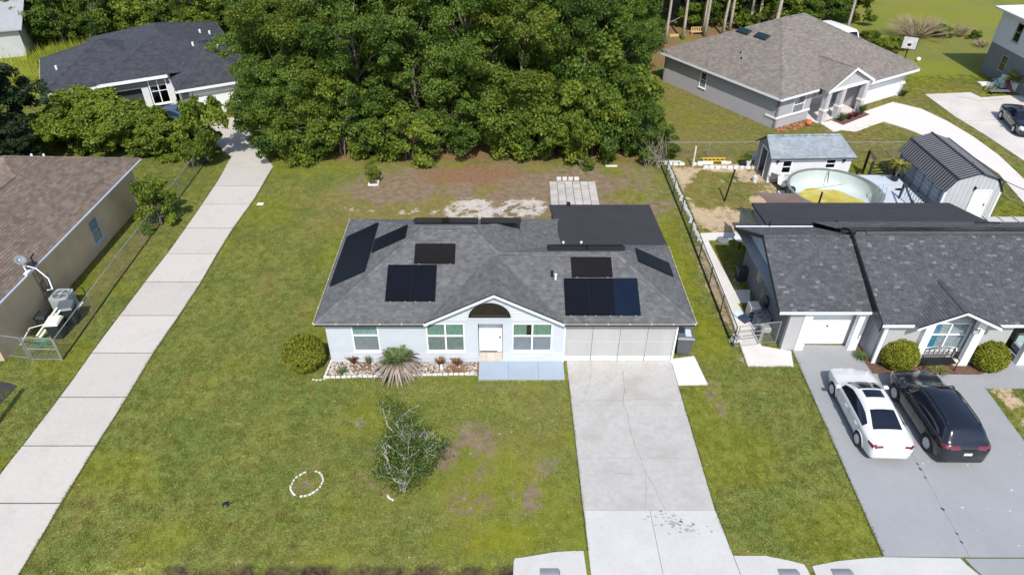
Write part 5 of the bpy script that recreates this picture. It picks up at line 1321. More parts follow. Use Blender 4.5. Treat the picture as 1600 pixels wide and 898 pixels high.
# the fountain shaped palm with a skirt of dead fronds in front of the middle house
t = thing('sago_palm', 'sago palm with green centre and skirt of dead brown fronds in the flower bed', 'palm', (at(622, 585).x, 22.45, 0)); t.scale = (1.22, 1.22, 1.15)
m = MB(); m.lathe([(.20, 0), (.24, .3), (.19, .62), (.05, .7)], (0, 0, 0), 10); m.build('trunk', BARK, t)
FD = [frond(1.15, 1.05, .038, DEADF, .50, 8), frond(1.0, 1.15, .032, DEADF, .45, 8), frond(1.25, 1.0, .042, DEADF, .55, 8)]
FG = [frond(1.0, .55, .20, GREENF, .95, 7, True, 1), frond(1.15, .75, .18, GREENF, .85, 7, True, 2)]
rr_ = random.Random(9)
for k in range(120): link('dead_frond', FD[k % 3], t, (0, 0, .55), (rr_.uniform(-.25, .25), rr_.uniform(-.25, .15), k * .0524 + rr_.uniform(-.1, .1)), (rr_.uniform(.65, 1.0),) * 3)
for k in range(44): link('frond', FG[k % 2], t, (rr_.uniform(-.15, .15), rr_.uniform(-.15, .15), .62), (rr_.uniform(-.3, .3), rr_.uniform(-.55, .2), k * .5 + rr_.uniform(-.2, .2)), (rr_.uniform(.42, .72),) * 3)
# palmetto at the edge of the grove
t = thing('palmetto', 'low fan palmetto with one dry frond below the grove', 'palm', (5.2, 43.6, 0))
for k in range(14): link('frond', FG[k % 2], t, (0, 0, .1), (0, rr_.uniform(-.3, .2), k * .45), (.9, .9, .9))
for k in range(3): link('dead_frond', FD[k], t, (0, 0, .3), (0, 0, -1.2 + k * .25), (.8, .8, .8))

# ---- clipped round bushes
def ball_bush(label, loc, rx, rz, seed, mat=BALL):
    rnd = np.random.RandomState(seed); n = 9000
    d = unit(rnd.randn(n, 3)); lump = 1 + .085 * np.sin(d[:, 0] * 9 + seed) * np.sin(d[:, 1] * 8) * np.cos(d[:, 2] * 7) + .03 * rnd.randn(n)
    P = d * lump[:, None] * (.86 + .14 * rnd.rand(n, 1) ** .5) * np.array([rx, rx, rz]) + np.array([0, 0, rz * .93]); keep = P[:, 2] > .02; P = P[keep]; d = d[keep]
    V, F = leaf_quads(P, d * .5 + rnd.randn(len(P), 3) * .5 + np.array([0, 0, .35]), .042, rnd, .6)
    tone = np.clip(.25 + .5 * vnoise(d[:, 0] * 9 + 20, d[:, 1] * 9 + d[:, 2] * 7 + 20, seed) + .2 * rnd.randn(len(P)), 0, 1)
    t = thing('round_bush', label, 'bush', loc); link('foliage', np_mesh('foliage', V, F, mat, tone), t)
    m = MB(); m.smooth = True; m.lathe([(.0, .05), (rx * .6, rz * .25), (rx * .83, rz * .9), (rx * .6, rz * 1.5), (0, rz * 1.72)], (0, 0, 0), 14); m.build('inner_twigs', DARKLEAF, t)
    m = MB(); m.tube([(0, 0, -.1), (0, 0, rz * .6)], .05, 6); m.build('stem', BARK, t)
ball_bush('big clipped round bush at the left corner of the pale blue house', (-8.85, 22.9, 0), .92, .80, 1)
ball_bush('clipped round bush left of the black garden bench', (17.72, 22.95, 0), .80, .74, 2)
ball_bush('clipped round bush right of the black bench, with a few red tips', (21.75, 22.85, 0), .74, .70, 3)

# ---- half bare shrub in the lawn
t = thing('lawn_tree', 'half bare shrubby tree with silver branches standing in the front lawn', 'tree', (-3.70, 16.1, 0)); t.scale = (.88, .95, 1.0)
rr_ = random.Random(21); m = MB(); m.smooth = False; tips = []
def grow(p, d_, L_, r, lev):
    n = 4; pts = [p]
    for k in range(n): d_ = (d_ + Vector((rr_.uniform(-.28, .28), rr_.uniform(-.28, .28), rr_.uniform(-.12, .16)))).normalized(); pts.append(pts[-1] + d_ * L_ / n)
    m.tube(pts, [r * (1 - .45 * i / n) for i in range(n + 1)], 5 if lev < 2 else 4)
    tips.append((pts[-1], lev, p))
    if lev >= 4: return
    for k in range(3 if lev else 4): grow(pts[rr_.choice((2, 3, 4))], (d_ + Vector((rr_.uniform(-.95, .95), rr_.uniform(-.95, .95), rr_.uniform(-.3, .55)))).normalized(), L_ * rr_.uniform(.58, .8), r * .6, lev + 1)
for k in range(6):
    a = k * 1.05 + .3; grow(Vector((.08 * math.cos(a), .08 * math.sin(a), -.05)), Vector((.42 * math.cos(a) + .10, .40 * math.sin(a) + .34, 1.0)).normalized(), 1.35, .05, 0)
m.build('branches', TWIG, t)
rn = np.random.RandomState(5); PP, NN = [], []
for p, lev, _ in tips:
    w_ = .8 if p.y < .55 else (1.0 if p.x < .05 and p.y > 1.1 else .12)
    if p.x > .5 and p.y > .5: w_ = .03
    if (lev >= 2 or (lev >= 1 and w_ == 1)) and rr_.random() < w_:
        k = 14 if w_ < 1 else 24; PP.append(np.array(p) + rn.randn(k, 3) * np.array([.17, .17, .13])); NN.append(rn.randn(k, 3) + np.array([0, 0, .8]))
k = 480; PP.append(np.array([.06, -.05, .62]) + rn.randn(k, 3) * np.array([.36, .26, .34])); NN.append(rn.randn(k, 3) + np.array([0, 0, .8]))
PP = np.concatenate(PP); NN = np.concatenate(NN); PP[:, 2] = np.maximum(PP[:, 2], .06)
V, F = leaf_quads(PP, NN, .048, rn, .55); link('foliage', np_mesh('foliage', V, F, LAWNL, rn.rand(len(PP)) * .8), t)
# dry fallen branch beside it
m = MB(); rr_ = random.Random(2)
for k in range(14):
    a = Vector((rr_.uniform(-.5, .5), rr_.uniform(-.35, .35), .03)); m.tube([a, a + Vector((rr_.uniform(-.3, .3), rr_.uniform(-.25, .25), rr_.uniform(.03, .16))), a + Vector((rr_.uniform(-.5, .5), rr_.uniform(-.4, .4), rr_.uniform(.05, .3)))], [.014, .01, .004], 4)
t = thing('fallen_branch', 'dry grey fallen branches on the lawn left of the half bare tree', 'branch', (at(558, 665).x, at(558, 665).y, 0)); t.scale = (.75,) * 3; m.build('twig', M('dull_twig', (.30, .28, .24), .9, .2), t)

# ---- shrubs before the dark roofed house, conifer, background woods
HV = []
for k in range(4):
    cm_, C = crown_mesh('crown', 300 + k, (1.7, 1.6, 1.6), 1.7, 85, 95, .105, .56, HEDGE, lo=-.8, fill=.35, asp=.7)
    HV.append((('trunk', trunk_mesh('trunk', 300 + k, 2.2, .06, C, BARK, 3, 8)), ('crown', cm_)))
rnd = random.Random(33)
for u, v, s_ in ((112, 238, .95), (140, 234, .85), (172, 240, 1.0), (205, 238, .95), (238, 240, .95), (268, 240, .9), (300, 242, .7), (318, 236, .6), (126, 216, 1.0), (158, 214, 1.0), (192, 214, .95), (225, 216, .95), (252, 222, .75), (104, 222, .8), (146, 198, .95), (205, 200, .7)):
    p = at(u, v); plant('wild_shrub', 'wild bright green shrub in the thicket before the dark roofed house', 'shrub', (p.x, p.y, 0), HV[rnd.randrange(4)], rnd.uniform(0, 6), (s_, s_, s_ * rnd.uniform(.75, 1.0)), 'shrubs of the thicket at left')
p = at(265, 330); plant('wild_shrub', 'single green shrub growing through the chain link fence by the long driveway', 'shrub', (-20.45, 35.2, 0), HV[0], 1, (.62, .62, .8))
p = at(322, 245); plant('wild_shrub', 'leggy green shrub overhanging the far end of the chain link fence', 'shrub', (-20.6, 43.8, 0), HV[2], 2, (.85, .85, 1.25))
CV = crown_mesh('crown', 77, (2.6, 2.6, 4.0), 4.0, 330, 110, .10, .62, DARKLEAF, lo=-.95, fill=.4, nb=46)
CT = trunk_mesh('trunk', 77, 7.5, .18, CV[1], BARK)
plant('dark_tree', 'dark blue green tree at the left edge behind the tan house', 'tree', (-34.6, 44.6, 0), (('trunk', CT), ('crown', CV[0])), 0, (1, 1, .92))
plant('dark_tree', 'smaller dark shadowy tree hard against the left border below the corner house', 'tree', (-32.4, 41.2, 0), (('trunk', CT), ('crown', CV[0])), 2, (.62, .62, .55))
k = 0
for j, y in enumerate((70.5, 75, 80, 86, 93, 101)):
    for i in range(14):
        x = -64 + i * 4.2 + (2 if j % 2 else 0) + rnd.uniform(-1, 1); yy = y + rnd.uniform(-1.3, 1.3)
        if j == 0 and (x < -31 or x > -15): continue
        if j == 1 and (-44 < x < -33): continue
        if x > -14.5: continue
        s_ = rnd.uniform(.75, 1.05) * (.85 if j < 2 else 1.1)
        plant('woodland_tree', 'green tree of the wild woodland behind the dark roofed house', 'tree', (x, yy, 0), OV[(i + j * 2) % 5] if rnd.random() < .6 else UV[(i + j) % 4], rnd.uniform(0, 6), (s_,) * 3 if True else 0, 'woodland trees at top left'); k += 1
for x, y, s_ in ((-45, 71.5, 1.3), (-41, 72.5, 1.5), (-38, 73.4, 1.4), (-33, 72.5, 1.4), (-48, 72.5, 1.3), (-30.5, 69.5, 1.2), (-28.0, 70.5, 1.4), (-52, 74, 1.5), (-36, 74.2, 1.6), (-44.5, 75.5, 1.6), (-40, 77, 1.7)):
    plant('woodland_tree', 'bushy low green shrub along the front of the top left woodland', 'shrub', (x, y, 0), UV[int(abs(x)) % 4], x, (s_,) * 3, 'low shrubs of the woodland')
# tall yellow grass
rn = np.random.RandomState(8); n = 5200
x = -39.5 + rn.randn(n) * 2.6; y = 67.0 + rn.randn(n) * 1.6; h = .5 + .8 * rn.rand(n); a = rn.rand(n) * 6.28; w = .05
V = np.stack([np.stack([x - w * np.cos(a), y - w * np.sin(a), 0 * x], 1), np.stack([x + w * np.cos(a), y + w * np.sin(a), 0 * x], 1), np.stack([x + .4 * (rn.rand(n) - .5), y + .4 * (rn.rand(n) - .5), h], 1)], 1).reshape(-1, 3)
o = link('tall_grass', np_mesh('tall_grass', V, np.arange(3 * n).reshape(n, 3), REEDL, rn.rand(n))); tag(o, 'patch of tall yellow green wild grass behind the corner house', 'grass', None, 'stuff')

# ---- pines with bare trunks behind the grey house
PV = []
for k in range(3):
    cm_, C = crown_mesh('crown', 400 + k, (1.9, 1.9, 3.0), 10.5, 80, 90, .11, .55, PINEL, lo=-.8, fill=.4)
    PV.append((('trunk', trunk_mesh('trunk', 400 + k, 13, .17, C, PALEBARK, 1, 12, rnd.uniform(-.02, .03))), ('crown', cm_)))
for i, (u, v, y) in enumerate(((1041, 62, 71.5), (1068, 52, 73), (1098, 46, 75.5), (1103, 44, 74), (1131, 44, 74.5), (1141, 40, 76), (1172, 34, 76.5), (1186, 32, 76), (1216, 26, 73), (1222, 20, 79), (1243, 28, 77), (1249, 26, 78), (1325, 40, 74), (1155, 30, 82), (1115, 30, 82), (1270, 22, 82), (1085, 30, 83))):
    p = aty(u, v, y); plant('pine_tree', 'slim tree with bare pale trunk behind the tan pyramid roof' if i != 8 else 'tree with the thickest pale trunk rising behind the peak of the tan roof', 'tree', (p.x, y, 0), PV[i % 3], i * 1.3, (1, 1, 1) if i != 8 else (1.35, 1.35, 1.1), 'bare trunked trees behind the tan roof')
for i, (x, y, s_) in enumerate(((13.5, 76, 1.2), (16, 80, 1.3), (19, 83, 1.3), (22, 80, 1.2), (25, 82, 1.2), (28.5, 80.5, 1.25), (31.5, 80, 1.25), (34.5, 80.5, 1.2), (37.5, 81, 1.15), (13, 86, 1.3), (17.5, 88, 1.3), (22, 88, 1.3), (27, 88, 1.3), (32, 87, 1.3), (37, 87, 1.3), (36, 84, 1.2), (39.5, 84.5, 1.0), (30, 84, 1.3), (15, 92, 1.4), (21, 94, 1.4), (27, 94, 1.4), (33, 93, 1.4), (39, 92, 1.2))):
    plant('wood_edge_tree', 'green tree of the wood edge behind the bare pale trunks', 'tree', (x, y, 0), OV[i % 5], i, (s_ * .85, s_ * .85, s_ * .8), 'wood edge trees behind the tan roof')
for i, (x, y, s_) in enumerate(((29, 76.5, 1.3), (31.5, 77.5, 1.4), (27, 78, 1.3), (35.5, 78, 1.2), (20.5, 77.5, .8), (23, 78, .9), (38.5, 79, 1.2), (33, 76.8, 1.0))):
    plant('wood_edge_shrub', 'green shrub under the bare trunked trees behind the tan roof', 'shrub', (x, y, 0), UV[i % 4] if i % 2 else HV[i % 4], i, (s_,) * 3, 'shrubs behind the tan roof')
# bare and dry bushes in the open field
def bare_bush(label, loc, r, h, n, seed, mat):
    rr_ = random.Random(seed); m = MB()
    for k in range(n):
        a = rr_.uniform(0, 6.28); q = r * rr_.random() ** .5; e = Vector((q * math.cos(a), q * math.sin(a), h * rr_.uniform(.5, 1.0) * (1 - .4 * (q / r) ** 2)))
        m.tube([(e.x * .15, e.y * .15, 0), e * .55 + Vector((rr_.uniform(-.15, .15), rr_.uniform(-.15, .15), 0)), e], [.03, .02, .008], 4)
        for j in range(3): m.tube([e * .6, e + Vector((rr_.uniform(-.4, .4), rr_.uniform(-.4, .4), rr_.uniform(-.2, .2)))], [.014, .006], 3)
    t = thing('bare_bush', label, 'bush', loc); m.build('branches', mat, t)
p = at(1432, 58); bare_bush('big leafless grey brown bush in the field above the basketball hoop', (p.x, p.y, 0), 3.4, 2.4, 150, 1, M('brown_twig', (.30, .24, .16), .9, .2))
p = at(1499, 57); bare_bush('small leafless grey bush in the field left of the two storey house', (p.x, p.y, 0), 1.1, 1.5, 60, 2, M('brown_twig', (.30, .24, .16)))
p = at(1532, 73); bare_bush('low heap of dry branches beside the two storey house', (p.x, p.y, 0), 1.0, .8, 40, 3, M('brown_twig', (.30, .24, .16)))
for u, v, s_, l in ((1470, 58, .5, 'small green shrub between the two leafless bushes in the field'), (1520, 62, .35, 'low green shrub right of the small leafless bush'), (1385, 82, .6, 'low green shrub by the back corner of the tan roof'), (1360, 70, .6, 'green shrub behind the tan roof near the white van'), (1405, 78, .45, 'low weed shrub beside the basketball post')):
    p = at(u, v); plant('field_shrub', l, 'shrub', (p.x, p.y, 0), HV[int(u) % 4], u, (s_, s_, s_ * .7))

# ------------------------------------------------------------------ fences
def chain_fence(label, pts, h, wire, pm, step=2.4, rail=True, cell=.13, thick=.0035, bottom=False, group=None, name='chain_link_fence', board=0):
    P = [Vector((p[0], p[1], 0)) for p in pts]; o = P[0].copy(); t = thing(name, label, 'fence', o, 0, group)
    for a, b in zip(P[:-1], P[1:]):
        a, b = a - o, b - o; L_ = (b - a).length; d_ = (b - a) / L_; n = max(1, round(L_ / step))
        for k in range(n + (1 if b == P[-1] - o else 0)):
            q = a + d_ * (L_ * k / n); m = MB(); m.tube([(q.x, q.y, -.05), (q.x, q.y, h + .02)], .03, 6); m.build('post', pm, t)
        if rail: m = MB(); m.tube([a + Vector((0, 0, h)), b + Vector((0, 0, h))], .022, 6); m.build('top_rail', pm, t)
        if board:  # board: height of a thin black strip along the fence foot
            m = MB(); q = (b - a).normalized(); w_ = Vector((-q.y, q.x, 0)) * .02; u_ = Vector((0, 0, .02)); h_ = Vector((0, 0, board)); m.slab([a - w_ - u_, b - w_ - u_, b - w_ + h_, a - w_ + h_], w_ * 2); m.build('base_strip', M('black_strip', (.02, .022, .022), .8), t)
        if bottom: m = MB(); m.tube([a + Vector((0, 0, .05)), b + Vector((0, 0, .05))], .02, 5); m.build('bottom_rail', pm, t)
        m = MB(); nn = Vector((-d_.y, d_.x, 0)) * thick; W = Vector((0, 0, thick))
        k = -h
        while k < L_:
            for s_ in (1, -1):
                x0, z0, x1, z1 = (k, 0.03, k + h, h) if s_ > 0 else (k + h, .03, k, h)
                def cl(x, x0=x0, z0=z0, x1=x1, z1=z1): return z0 + (z1 - z0) * (x - x0) / (x1 - x0)
                xa, xb = max(min(x0, x1), 0), min(max(x0, x1), L_)
                if xb - xa < .02: continue
                p, q = a + d_ * xa + Vector((0, 0, cl(xa))), a + d_ * xb + Vector((0, 0, cl(xb)))
                m.add([p - nn - W, q - nn - W, q + nn - W, p + nn - W, p + W, q + W], [[0, 1, 5, 4], [3, 4, 5, 2], [0, 3, 2, 1]])
            k += cell
        m.build('wire_mesh', wire, t, kind='stuff')
    return t
FB = at(1031, 252); 
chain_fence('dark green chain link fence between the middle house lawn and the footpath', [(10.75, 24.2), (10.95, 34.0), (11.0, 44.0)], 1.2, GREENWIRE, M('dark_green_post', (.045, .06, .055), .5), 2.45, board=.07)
chain_fence('thin grey chain link fence across the back before the grey tan roofed house', [(11.0, 44.4), (18.0, 44.5), (30.8, 44.5)], 1.2, GREYWIRE, GALV, 3.2, cell=.2, thick=.003)
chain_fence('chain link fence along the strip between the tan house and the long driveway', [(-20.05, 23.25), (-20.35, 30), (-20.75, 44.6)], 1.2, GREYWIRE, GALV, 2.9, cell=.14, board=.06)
chain_fence('short galvanised fence with gate frame in front of the bins of the tan house', [(-23.0, 23.6), (-21.6, 23.35)], 1.25, GREYWIRE, GALV, 1.4, bottom=True)
t = chain_fence('open galvanised chain link gate by the tan house', [(-21.45, 23.3), (-20.1, 23.25)], 1.3, GREYWIRE, GALV, 1.35, bottom=True, name='chain_link_gate'); t['category'] = 'gate'
m = MB(); m.tube([(0, 0, .66), (1.35, -.05, .66)], .02, 6); m.build('mid_rail', GALV, t)
t = chain_fence('galvanised gate across the footpath beside the grey house', [(10.85, 24.15), (12.0, 24.35)], 1.25, GREYWIRE, GALV, 1.2, bottom=True, name='chain_link_gate', cell=.22, thick=.0025); t['category'] = 'gate'
m = MB(); m.tube([(0, 0, .6), (1.15, .2, .6)], .02, 6); m.tube([(0, 0, .85), (1.15, .2, .85)], .015, 6); m.build('mid_rail', GALV, t)
chain_fence('short galvanised fence panel joining the footpath gate to the grey house wall', [(12.1, 24.4), (12.85, 24.5)], 1.25, GREYWIRE, GALV, .75, bottom=True, cell=.07)
chain_fence('low chain link fence along the curved driveway right of the black barn', [(30.9, 40.6), (32.5, 37.0), (33.0, 33.0)], 1.1, GREYWIRE, DARK, 2.2, cell=.2)
# timber post and white stones by the back fence
t = thing('fence_post', 'weathered pale wooden post standing in the row of white blocks', 'post', (at(1082, 261).x, at(1082, 261).y, 0)); m = MB(); m.box(-.05, .05, -.05, .05, -.1, 1.55, .008); m.build('timber', M('pale_timber', (.55, .5, .38), .8, .15), t)
STW = M('white_block', (.58, .57, .54), .85, .1, 5, .2, rand=.1)
def stone_mesh(seed, a, b, c):
    rr_ = random.Random(seed); m = MB(); P = []
    for z, k in ((-.02, .95), (c * .6, 1.0), (c, .75)): P.append([(x * a * k * rr_.uniform(.88, 1.08), y * b * k * rr_.uniform(.88, 1.08), z * rr_.uniform(.9, 1.1)) for x, y in ((-1, -1), (1, -1), (1, 1), (-1, 1))])
    fs = [[8, 9, 10, 11]]
    for k in range(2):
        for j in range(4): p, q = k * 4 + j, k * 4 + (j + 1) % 4; fs.append([p, q, q + 4, p + 4])
    m.add(sum(P, []), fs); return m.mesh('stone', STW)
SM = [stone_mesh(k, .24, .12, .2) for k in range(4)]
t = thing('block_row', 'row of white painted blocks edging the back of the neighbour garden', 'garden edging', (14.5, 43, 0)); rr_ = random.Random(3)
for k in range(15):
    u = 1046 + k * 9.4
    if 1072 < u < 1078: continue
    p = at(u, 258 if u < 1095 else 263 + (u - 1095) * .01); link('block', SM[k % 4], t, (p.x - 14.5, p.y - 43, 0), (0, 0, rr_.uniform(-.15, .15)), (.78, 1, 1))
t = thing('block_row', 'white painted stones along the foot of the dark green chain link fence', 'garden edging', (11.2, 38, 0))
for k in range(26):
    y = 33.6 + k * .395; link('stone', SM[k % 4], t, (.18 + rr_.uniform(-.08, .08) + (y - 38) * .006, y - 38, 0), (0, 0, 1.57 + rr_.uniform(-.4, .4)), (.75, .9, .7))
t = thing('lumber_pile', 'yellow step ladder and white boards lying by the back fence', 'ladder', (at(1118, 256).x, 43.6, 0)); t.scale = (.75, .8, .7)
m = MB(); m.box(-1.2, 1.0, .0, .09, .2, .28); m.box(-1.2, 1.0, .38, .47, .3, .38); m.build('side_rail', M('yellow_paint', (.62, .40, .04), .6), t)
for k in range(6): m = MB(); m.box(-1.1 + k * .38, -1.03 + k * .38, .09, .38, .24, .30); m.build('rung', M('yellow_paint', (.62, .40, .04)), t)
m = MB(); m.box(-1.7, -.3, -.3, -.1, .05, .3); m.box(.5, 1.4, -.2, .0, .05, .25); m.build('white_board', OFFWHITE, t)
m = MB(); m.tube([(-7.0 + 0, .1, .15), (-3.2, .12, .15)], .06, 6); m.build('pipe', OFFWHITE, t)
for u, v, l in ((1177, 250, 'white bucket on the ground near the shed door corner'), (1168, 259, 'white bucket beside the dark planter left of the shed'), (1179, 284, 'white pail standing by the open shed door')):
    p = at(u, v); t = thing('bucket', l, 'bucket', p); m = MB(); m.lathe([(.15, 0), (.19, .42), (.17, .42), (.14, .03)], (0, 0, 0), 12); m.build('pail', OFFWHITE, t); m = MB(); m.tube([(.18 * math.cos(a), .02, .42 + .14 * math.sin(a)) for a in (0, .6, 1.2, 1.57, 2, 2.6, 3.14)], .008, 4); m.build('handle', DARK, t)
p = at(1163, 258); t = thing('planter', 'small dark planter box by the white blocks', 'planter', p); m = MB(); m.box(-.35, .35, -.2, .2, 0, .3, .02); m.build('box', DARK, t); link('plant', UV[0][1][1], t, (0, 0, .1), (0, 0, 0), (.15, .15, .2))
t = thing('leaning_pole', 'tall black pole standing alone in the neighbour back garden', 'pole', (14.01, 38.13, 0)); m = MB(); m.tube([(0, 0, -.2), (.25, 0, 2.14)], .055, 8); m.build('pole', DARK, t); m = MB(); m.tube([(.25, 0, 2.14), (.26, 0, 2.2)], .07, 8); m.build('cap', DARK, t)
t = thing('shadow_post', 'unseen post added beyond the left border for its long shadow by the asphalt patch', 'post', (-20.72, 19.25, 0)); m = MB(); m.tube([(0, 0, -.2), (0, 0, 2.45)], .11, 10); m.build('timber', M('shadow_post_brown', (.07, .055, .04), .9, .2), t); m = MB(); m.tube([(0, 0, 2.45), (0, 0, 2.5)], [.13, .09], 10); m.build('cap', M('shadow_post_brown', (.07, .055, .04)), t)  # out of view, added for the shadow it throws on the grass
# ------------------------------------------------------------------ shed
SH = thing('garden_shed', 'white garden shed with pale blue grey shingle roof beside the round pool', 'shed', (17.5, 40.72, 0), R(2))
SW = M('shed_white', (.66, .66, .68), .7, .04, 2); SG = M('shed_grey_end', (.26, .27, .285), .7, .05, 2)
m = MB(); holed(m, 0, 5.3, 0, 1.88, [(.75, 1.4, .65, 1.6), (3.6, 4.3, .95, 1.65)], 0, .1); m.box(.0, 5.3, 2.4, 2.5, 0, 1.88); m.box(5.2, 5.3, .1, 2.4, 0, 1.88); m.build('wall', SW, SH)
m = MB(); m.box(-.02, .08, .1, .75, 0, 1.88); m.box(-.02, .08, 1.75, 2.4, 0, 1.88); m.slab([(-.02, .0, 1.88), (-.02, 2.5, 1.88), (-.02, 1.25, 2.72)], (.1, 0, 0)); m.build('end_wall', SG, SH)
for k in range(1, 9):
    m = MB(); m.box(k * .6 - .015, k * .6 + .015, -.012, -.001, 0, 1.86); m.build('batten', SW, SH) if not (.7 < k * .6 < 1.45 or 3.55 < k * .6 < 4.35) else None
m = MB(); m.box(-.05, -.02, .72, .8, 0, 1.95); m.box(-.05, -.02, 1.7, 1.78, 0, 1.95); m.box(-.05, -.02, .8, 1.7, 1.87, 1.95); m.box(-.02, .08, .8, 1.7, 1.88, 1.9); m.build('door_frame', WHITE, SH)
m = MB(); m.box(.3, .32, .75, 1.75, 0, 1.86); m.build('dark_doorway', BLACKROOM, SH)
for x0, z0, w, h in ((.75, .65, .65, .95), (3.6, .95, .7, .7)): window(SH, Matrix(), x0, z0, w, h, 1, (.5,), glass=GLASS_D, fw=.06)
for x in (.38, 4.75):
    m = MB(); m.box(x - .06, x + .06, -.14, 0, 1.45, 1.7, .02); m.tube([(x, -.07, 1.7), (x, -.07, 1.78)], .03, 6); m.build('wall_lantern', DARK, SH)
rf = Roof(None, seed=61, tabw=.22, course=.13, lo=.88, hi=1.12, light=.0)
rf.plane([(-.15, -.2, 1.80), (5.5, -.2, 1.80), (4.75, 1.25, 2.8), (-.15, 1.25, 2.8)], (1, 0, 0)); rf.plane([(5.5, 2.7, 1.8), (-.15, 2.7, 1.8), (-.15, 1.25, 2.8), (4.75, 1.25, 2.8)], (1, 0, 0)); rf.plane([(5.5, -.2, 1.8), (5.5, 2.7, 1.8), (4.75, 1.25, 2.8)], (0, 1, 0))
rf.cap((-.15, 1.25, 2.8), (4.75, 1.25, 2.8)); rf.build(SH, SHINGLE_S)
m = MB(); edge_board(m, (-.15, -.2, 1.8), (5.5, -.2, 1.8), .08); edge_board(m, (5.5, -.2, 1.8), (5.5, 2.7, 1.8), .08); m.slab([(-.15, -.2, 1.79), (-.15, 1.25, 2.79), (-.15, 1.25, 2.69), (-.15, -.2, 1.69)], (-.03, 0, 0)); m.slab([(-.15, 2.7, 1.79), (-.15, 1.25, 2.79), (-.15, 1.25, 2.69), (-.15, 2.7, 1.69)], (-.03, 0, 0)); m.build('fascia', M('shed_dark_trim', (.08, .09, .1), .6), SH)
# garden chairs / pump by the shed
def lounge(label, p, rz, mat):
    t = thing('garden_chair', label, 'chair', p, rz); m = MB(); m.box(-.25, .25, -.25, .25, .36, .40); m.build('seat', mat, t); m = MB(Matrix.Translation((0, .25, .4)) @ Matrix.Rotation(R(-14), 4, 'X')); m.box(-.25, .25, 0, .04, 0, .5); m.build('backrest', mat, t)
    for x in (-.22, .22):
        for y in (-.22, .22): m = MB(); m.tube([(x, y, 0), (x, y, .37)], .018, 5); m.build('leg', DARK, t)
lounge('grey folding chair beside the shed window', at(1210, 287), 2.4, M('grey_plastic', (.2, .2, .21), .5)); lounge('white garden chair between shed and pool', at(1222, 297), .4, OFFWHITE)
t = thing('pool_pump', 'black pool pump with hose at the left side of the round pool', 'pump', at(1234, 306)); m = MB(); m.lathe([(.0, 0), (.24, 0), (.26, .5), (.18, .62), (0, .64)], (0, 0, 0), 14); m.build('tank', DARK, t); m = MB(); m.tube([(-.1, 0, .2), (-.5, -.1, .15), (-.6, .2, .1)], .05, 6); m.build('hose', DARK, t); m = MB(); m.box(-.8, -.35, -.2, .15, 0, .3, .03); m.build('motor', OFFWHITE, t)
# ------------------------------------------------------------------ pool
PL = thing('swimming_pool', 'round above ground pool nearly drained, with yellow sediment on its white liner', 'pool', (20.5, 37.65, 0)); r_ = 2.7; n = 28
m = MB(); m.smooth = True; m.lathe([(r_ + .01, 0), (r_ + .01, 1.15)], (0, 0, 0), 48); m.f = [f for f in m.f if len(f) == 4]; m.t = m.t[:len(m.f)]; m.mi = m.mi[:len(m.f)]; m.sm = m.sm[:len(m.f)]; m.build('outer_wall', M('pool_grey', (.22, .24, .25), .5), PL)
m = MB(); m.smooth = True
rr_ = random.Random(8); prof = [(r_, 1.15), (r_ - .02, .8), (r_ - .06, .45), (r_ - .25, .2), (r_ - .75, .07), (.0, .05)]
V_, F_ = [], []
for i, (a, z) in enumerate(prof):
    for j in range(48):
        q = j / 48 * 6.2832; w = 1 + (.012 * math.sin(j * 2.3 + i) + .01 * math.sin(j * 5.1) if i in (2, 3, 4) else 0); V_.append((a * w * math.cos(q), a * w * math.sin(q), z + (.02 * math.sin(j * 1.7) if i in (3, 4) else 0)))
for i in range(len(prof) - 1):
    for j in range(48): F_.append([i * 48 + j, i * 48 + (j + 1) % 48, (i + 1) * 48 + (j + 1) % 48, (i + 1) * 48 + j])
m.add(V_, F_); m.build('liner', M('pool_liner', (.46, .52, .51), .4, .08, 1.2), PL)
m = MB(); m.poly([((2.15 + .16 * math.sin(k * 1.3) + .1 * math.sin(k * .6)) * math.cos(k / 40 * 6.2832) - .1, (2.1 + .12 * math.cos(k * 1.1)) * math.sin(k / 40 * 6.2832) - .15, .16) for k in range(40)]); m.build('sediment_water', M('yellow_green_water', (.40, .33, .04), .25, .22, .9, spec=.4, stain=.5, stain_col=(.55, .5, .2), stain_scale=1.2), PL)
for k in range(n):
    q = k / n * 6.2832; m = MB(Matrix.Rotation(q, 4, 'Z')); m.box(r_ + .012, r_ + .06, -.05, .05, 0, 1.15); m.build('upright', M('pool_post', (.12, .13, .14), .5), PL)
m = MB()
for k in range(48):
    a, b = k / 48 * 6.2832, (k + 1) / 48 * 6.2832; P = [((r_ + e) * math.cos(q), (r_ + e) * math.sin(q), 1.16) for q, e in ((a, -.06), (b, -.06), (b, .11), (a, .11))]; m.slab(P, (0, 0, .03))
m.build('rim', M('pool_rim', (.16, .18, .18), .4), PL)
m = MB(); m.tube([(.65, 2.55, 1.1), (.5, 2.0, .5)], .025, 6); m.tube([(.5, 2.75, 1.3), (.9, 2.8, 1.28)], .03, 6); m.tube([(-1.5, .6, .75), (1.2, 1.4, .75)], .012, 4); m.build('hose', DARK, PL)
LD = thing('pool_ladder', 'small metal ladder leaning on the right rim of the pool', 'ladder', (23.35, 37.2, 0))
for s_ in (-.22, .22): m = MB(); m.tube([(.2, s_, 0), (0, s_, 1.1), (-.08, s_, 1.6), (-.3, s_, 1.55), (-.35, s_, 1.1)], .022, 6); m.build('rail', M('ladder_blue_grey', (.3, .4, .45), .4), LD)
for k in range(4): m = MB(); m.box(.14 - k * .05, .22 - k * .05, -.22, .22, .2 + k * .27, .24 + k * .27); m.build('step', GALV, LD)
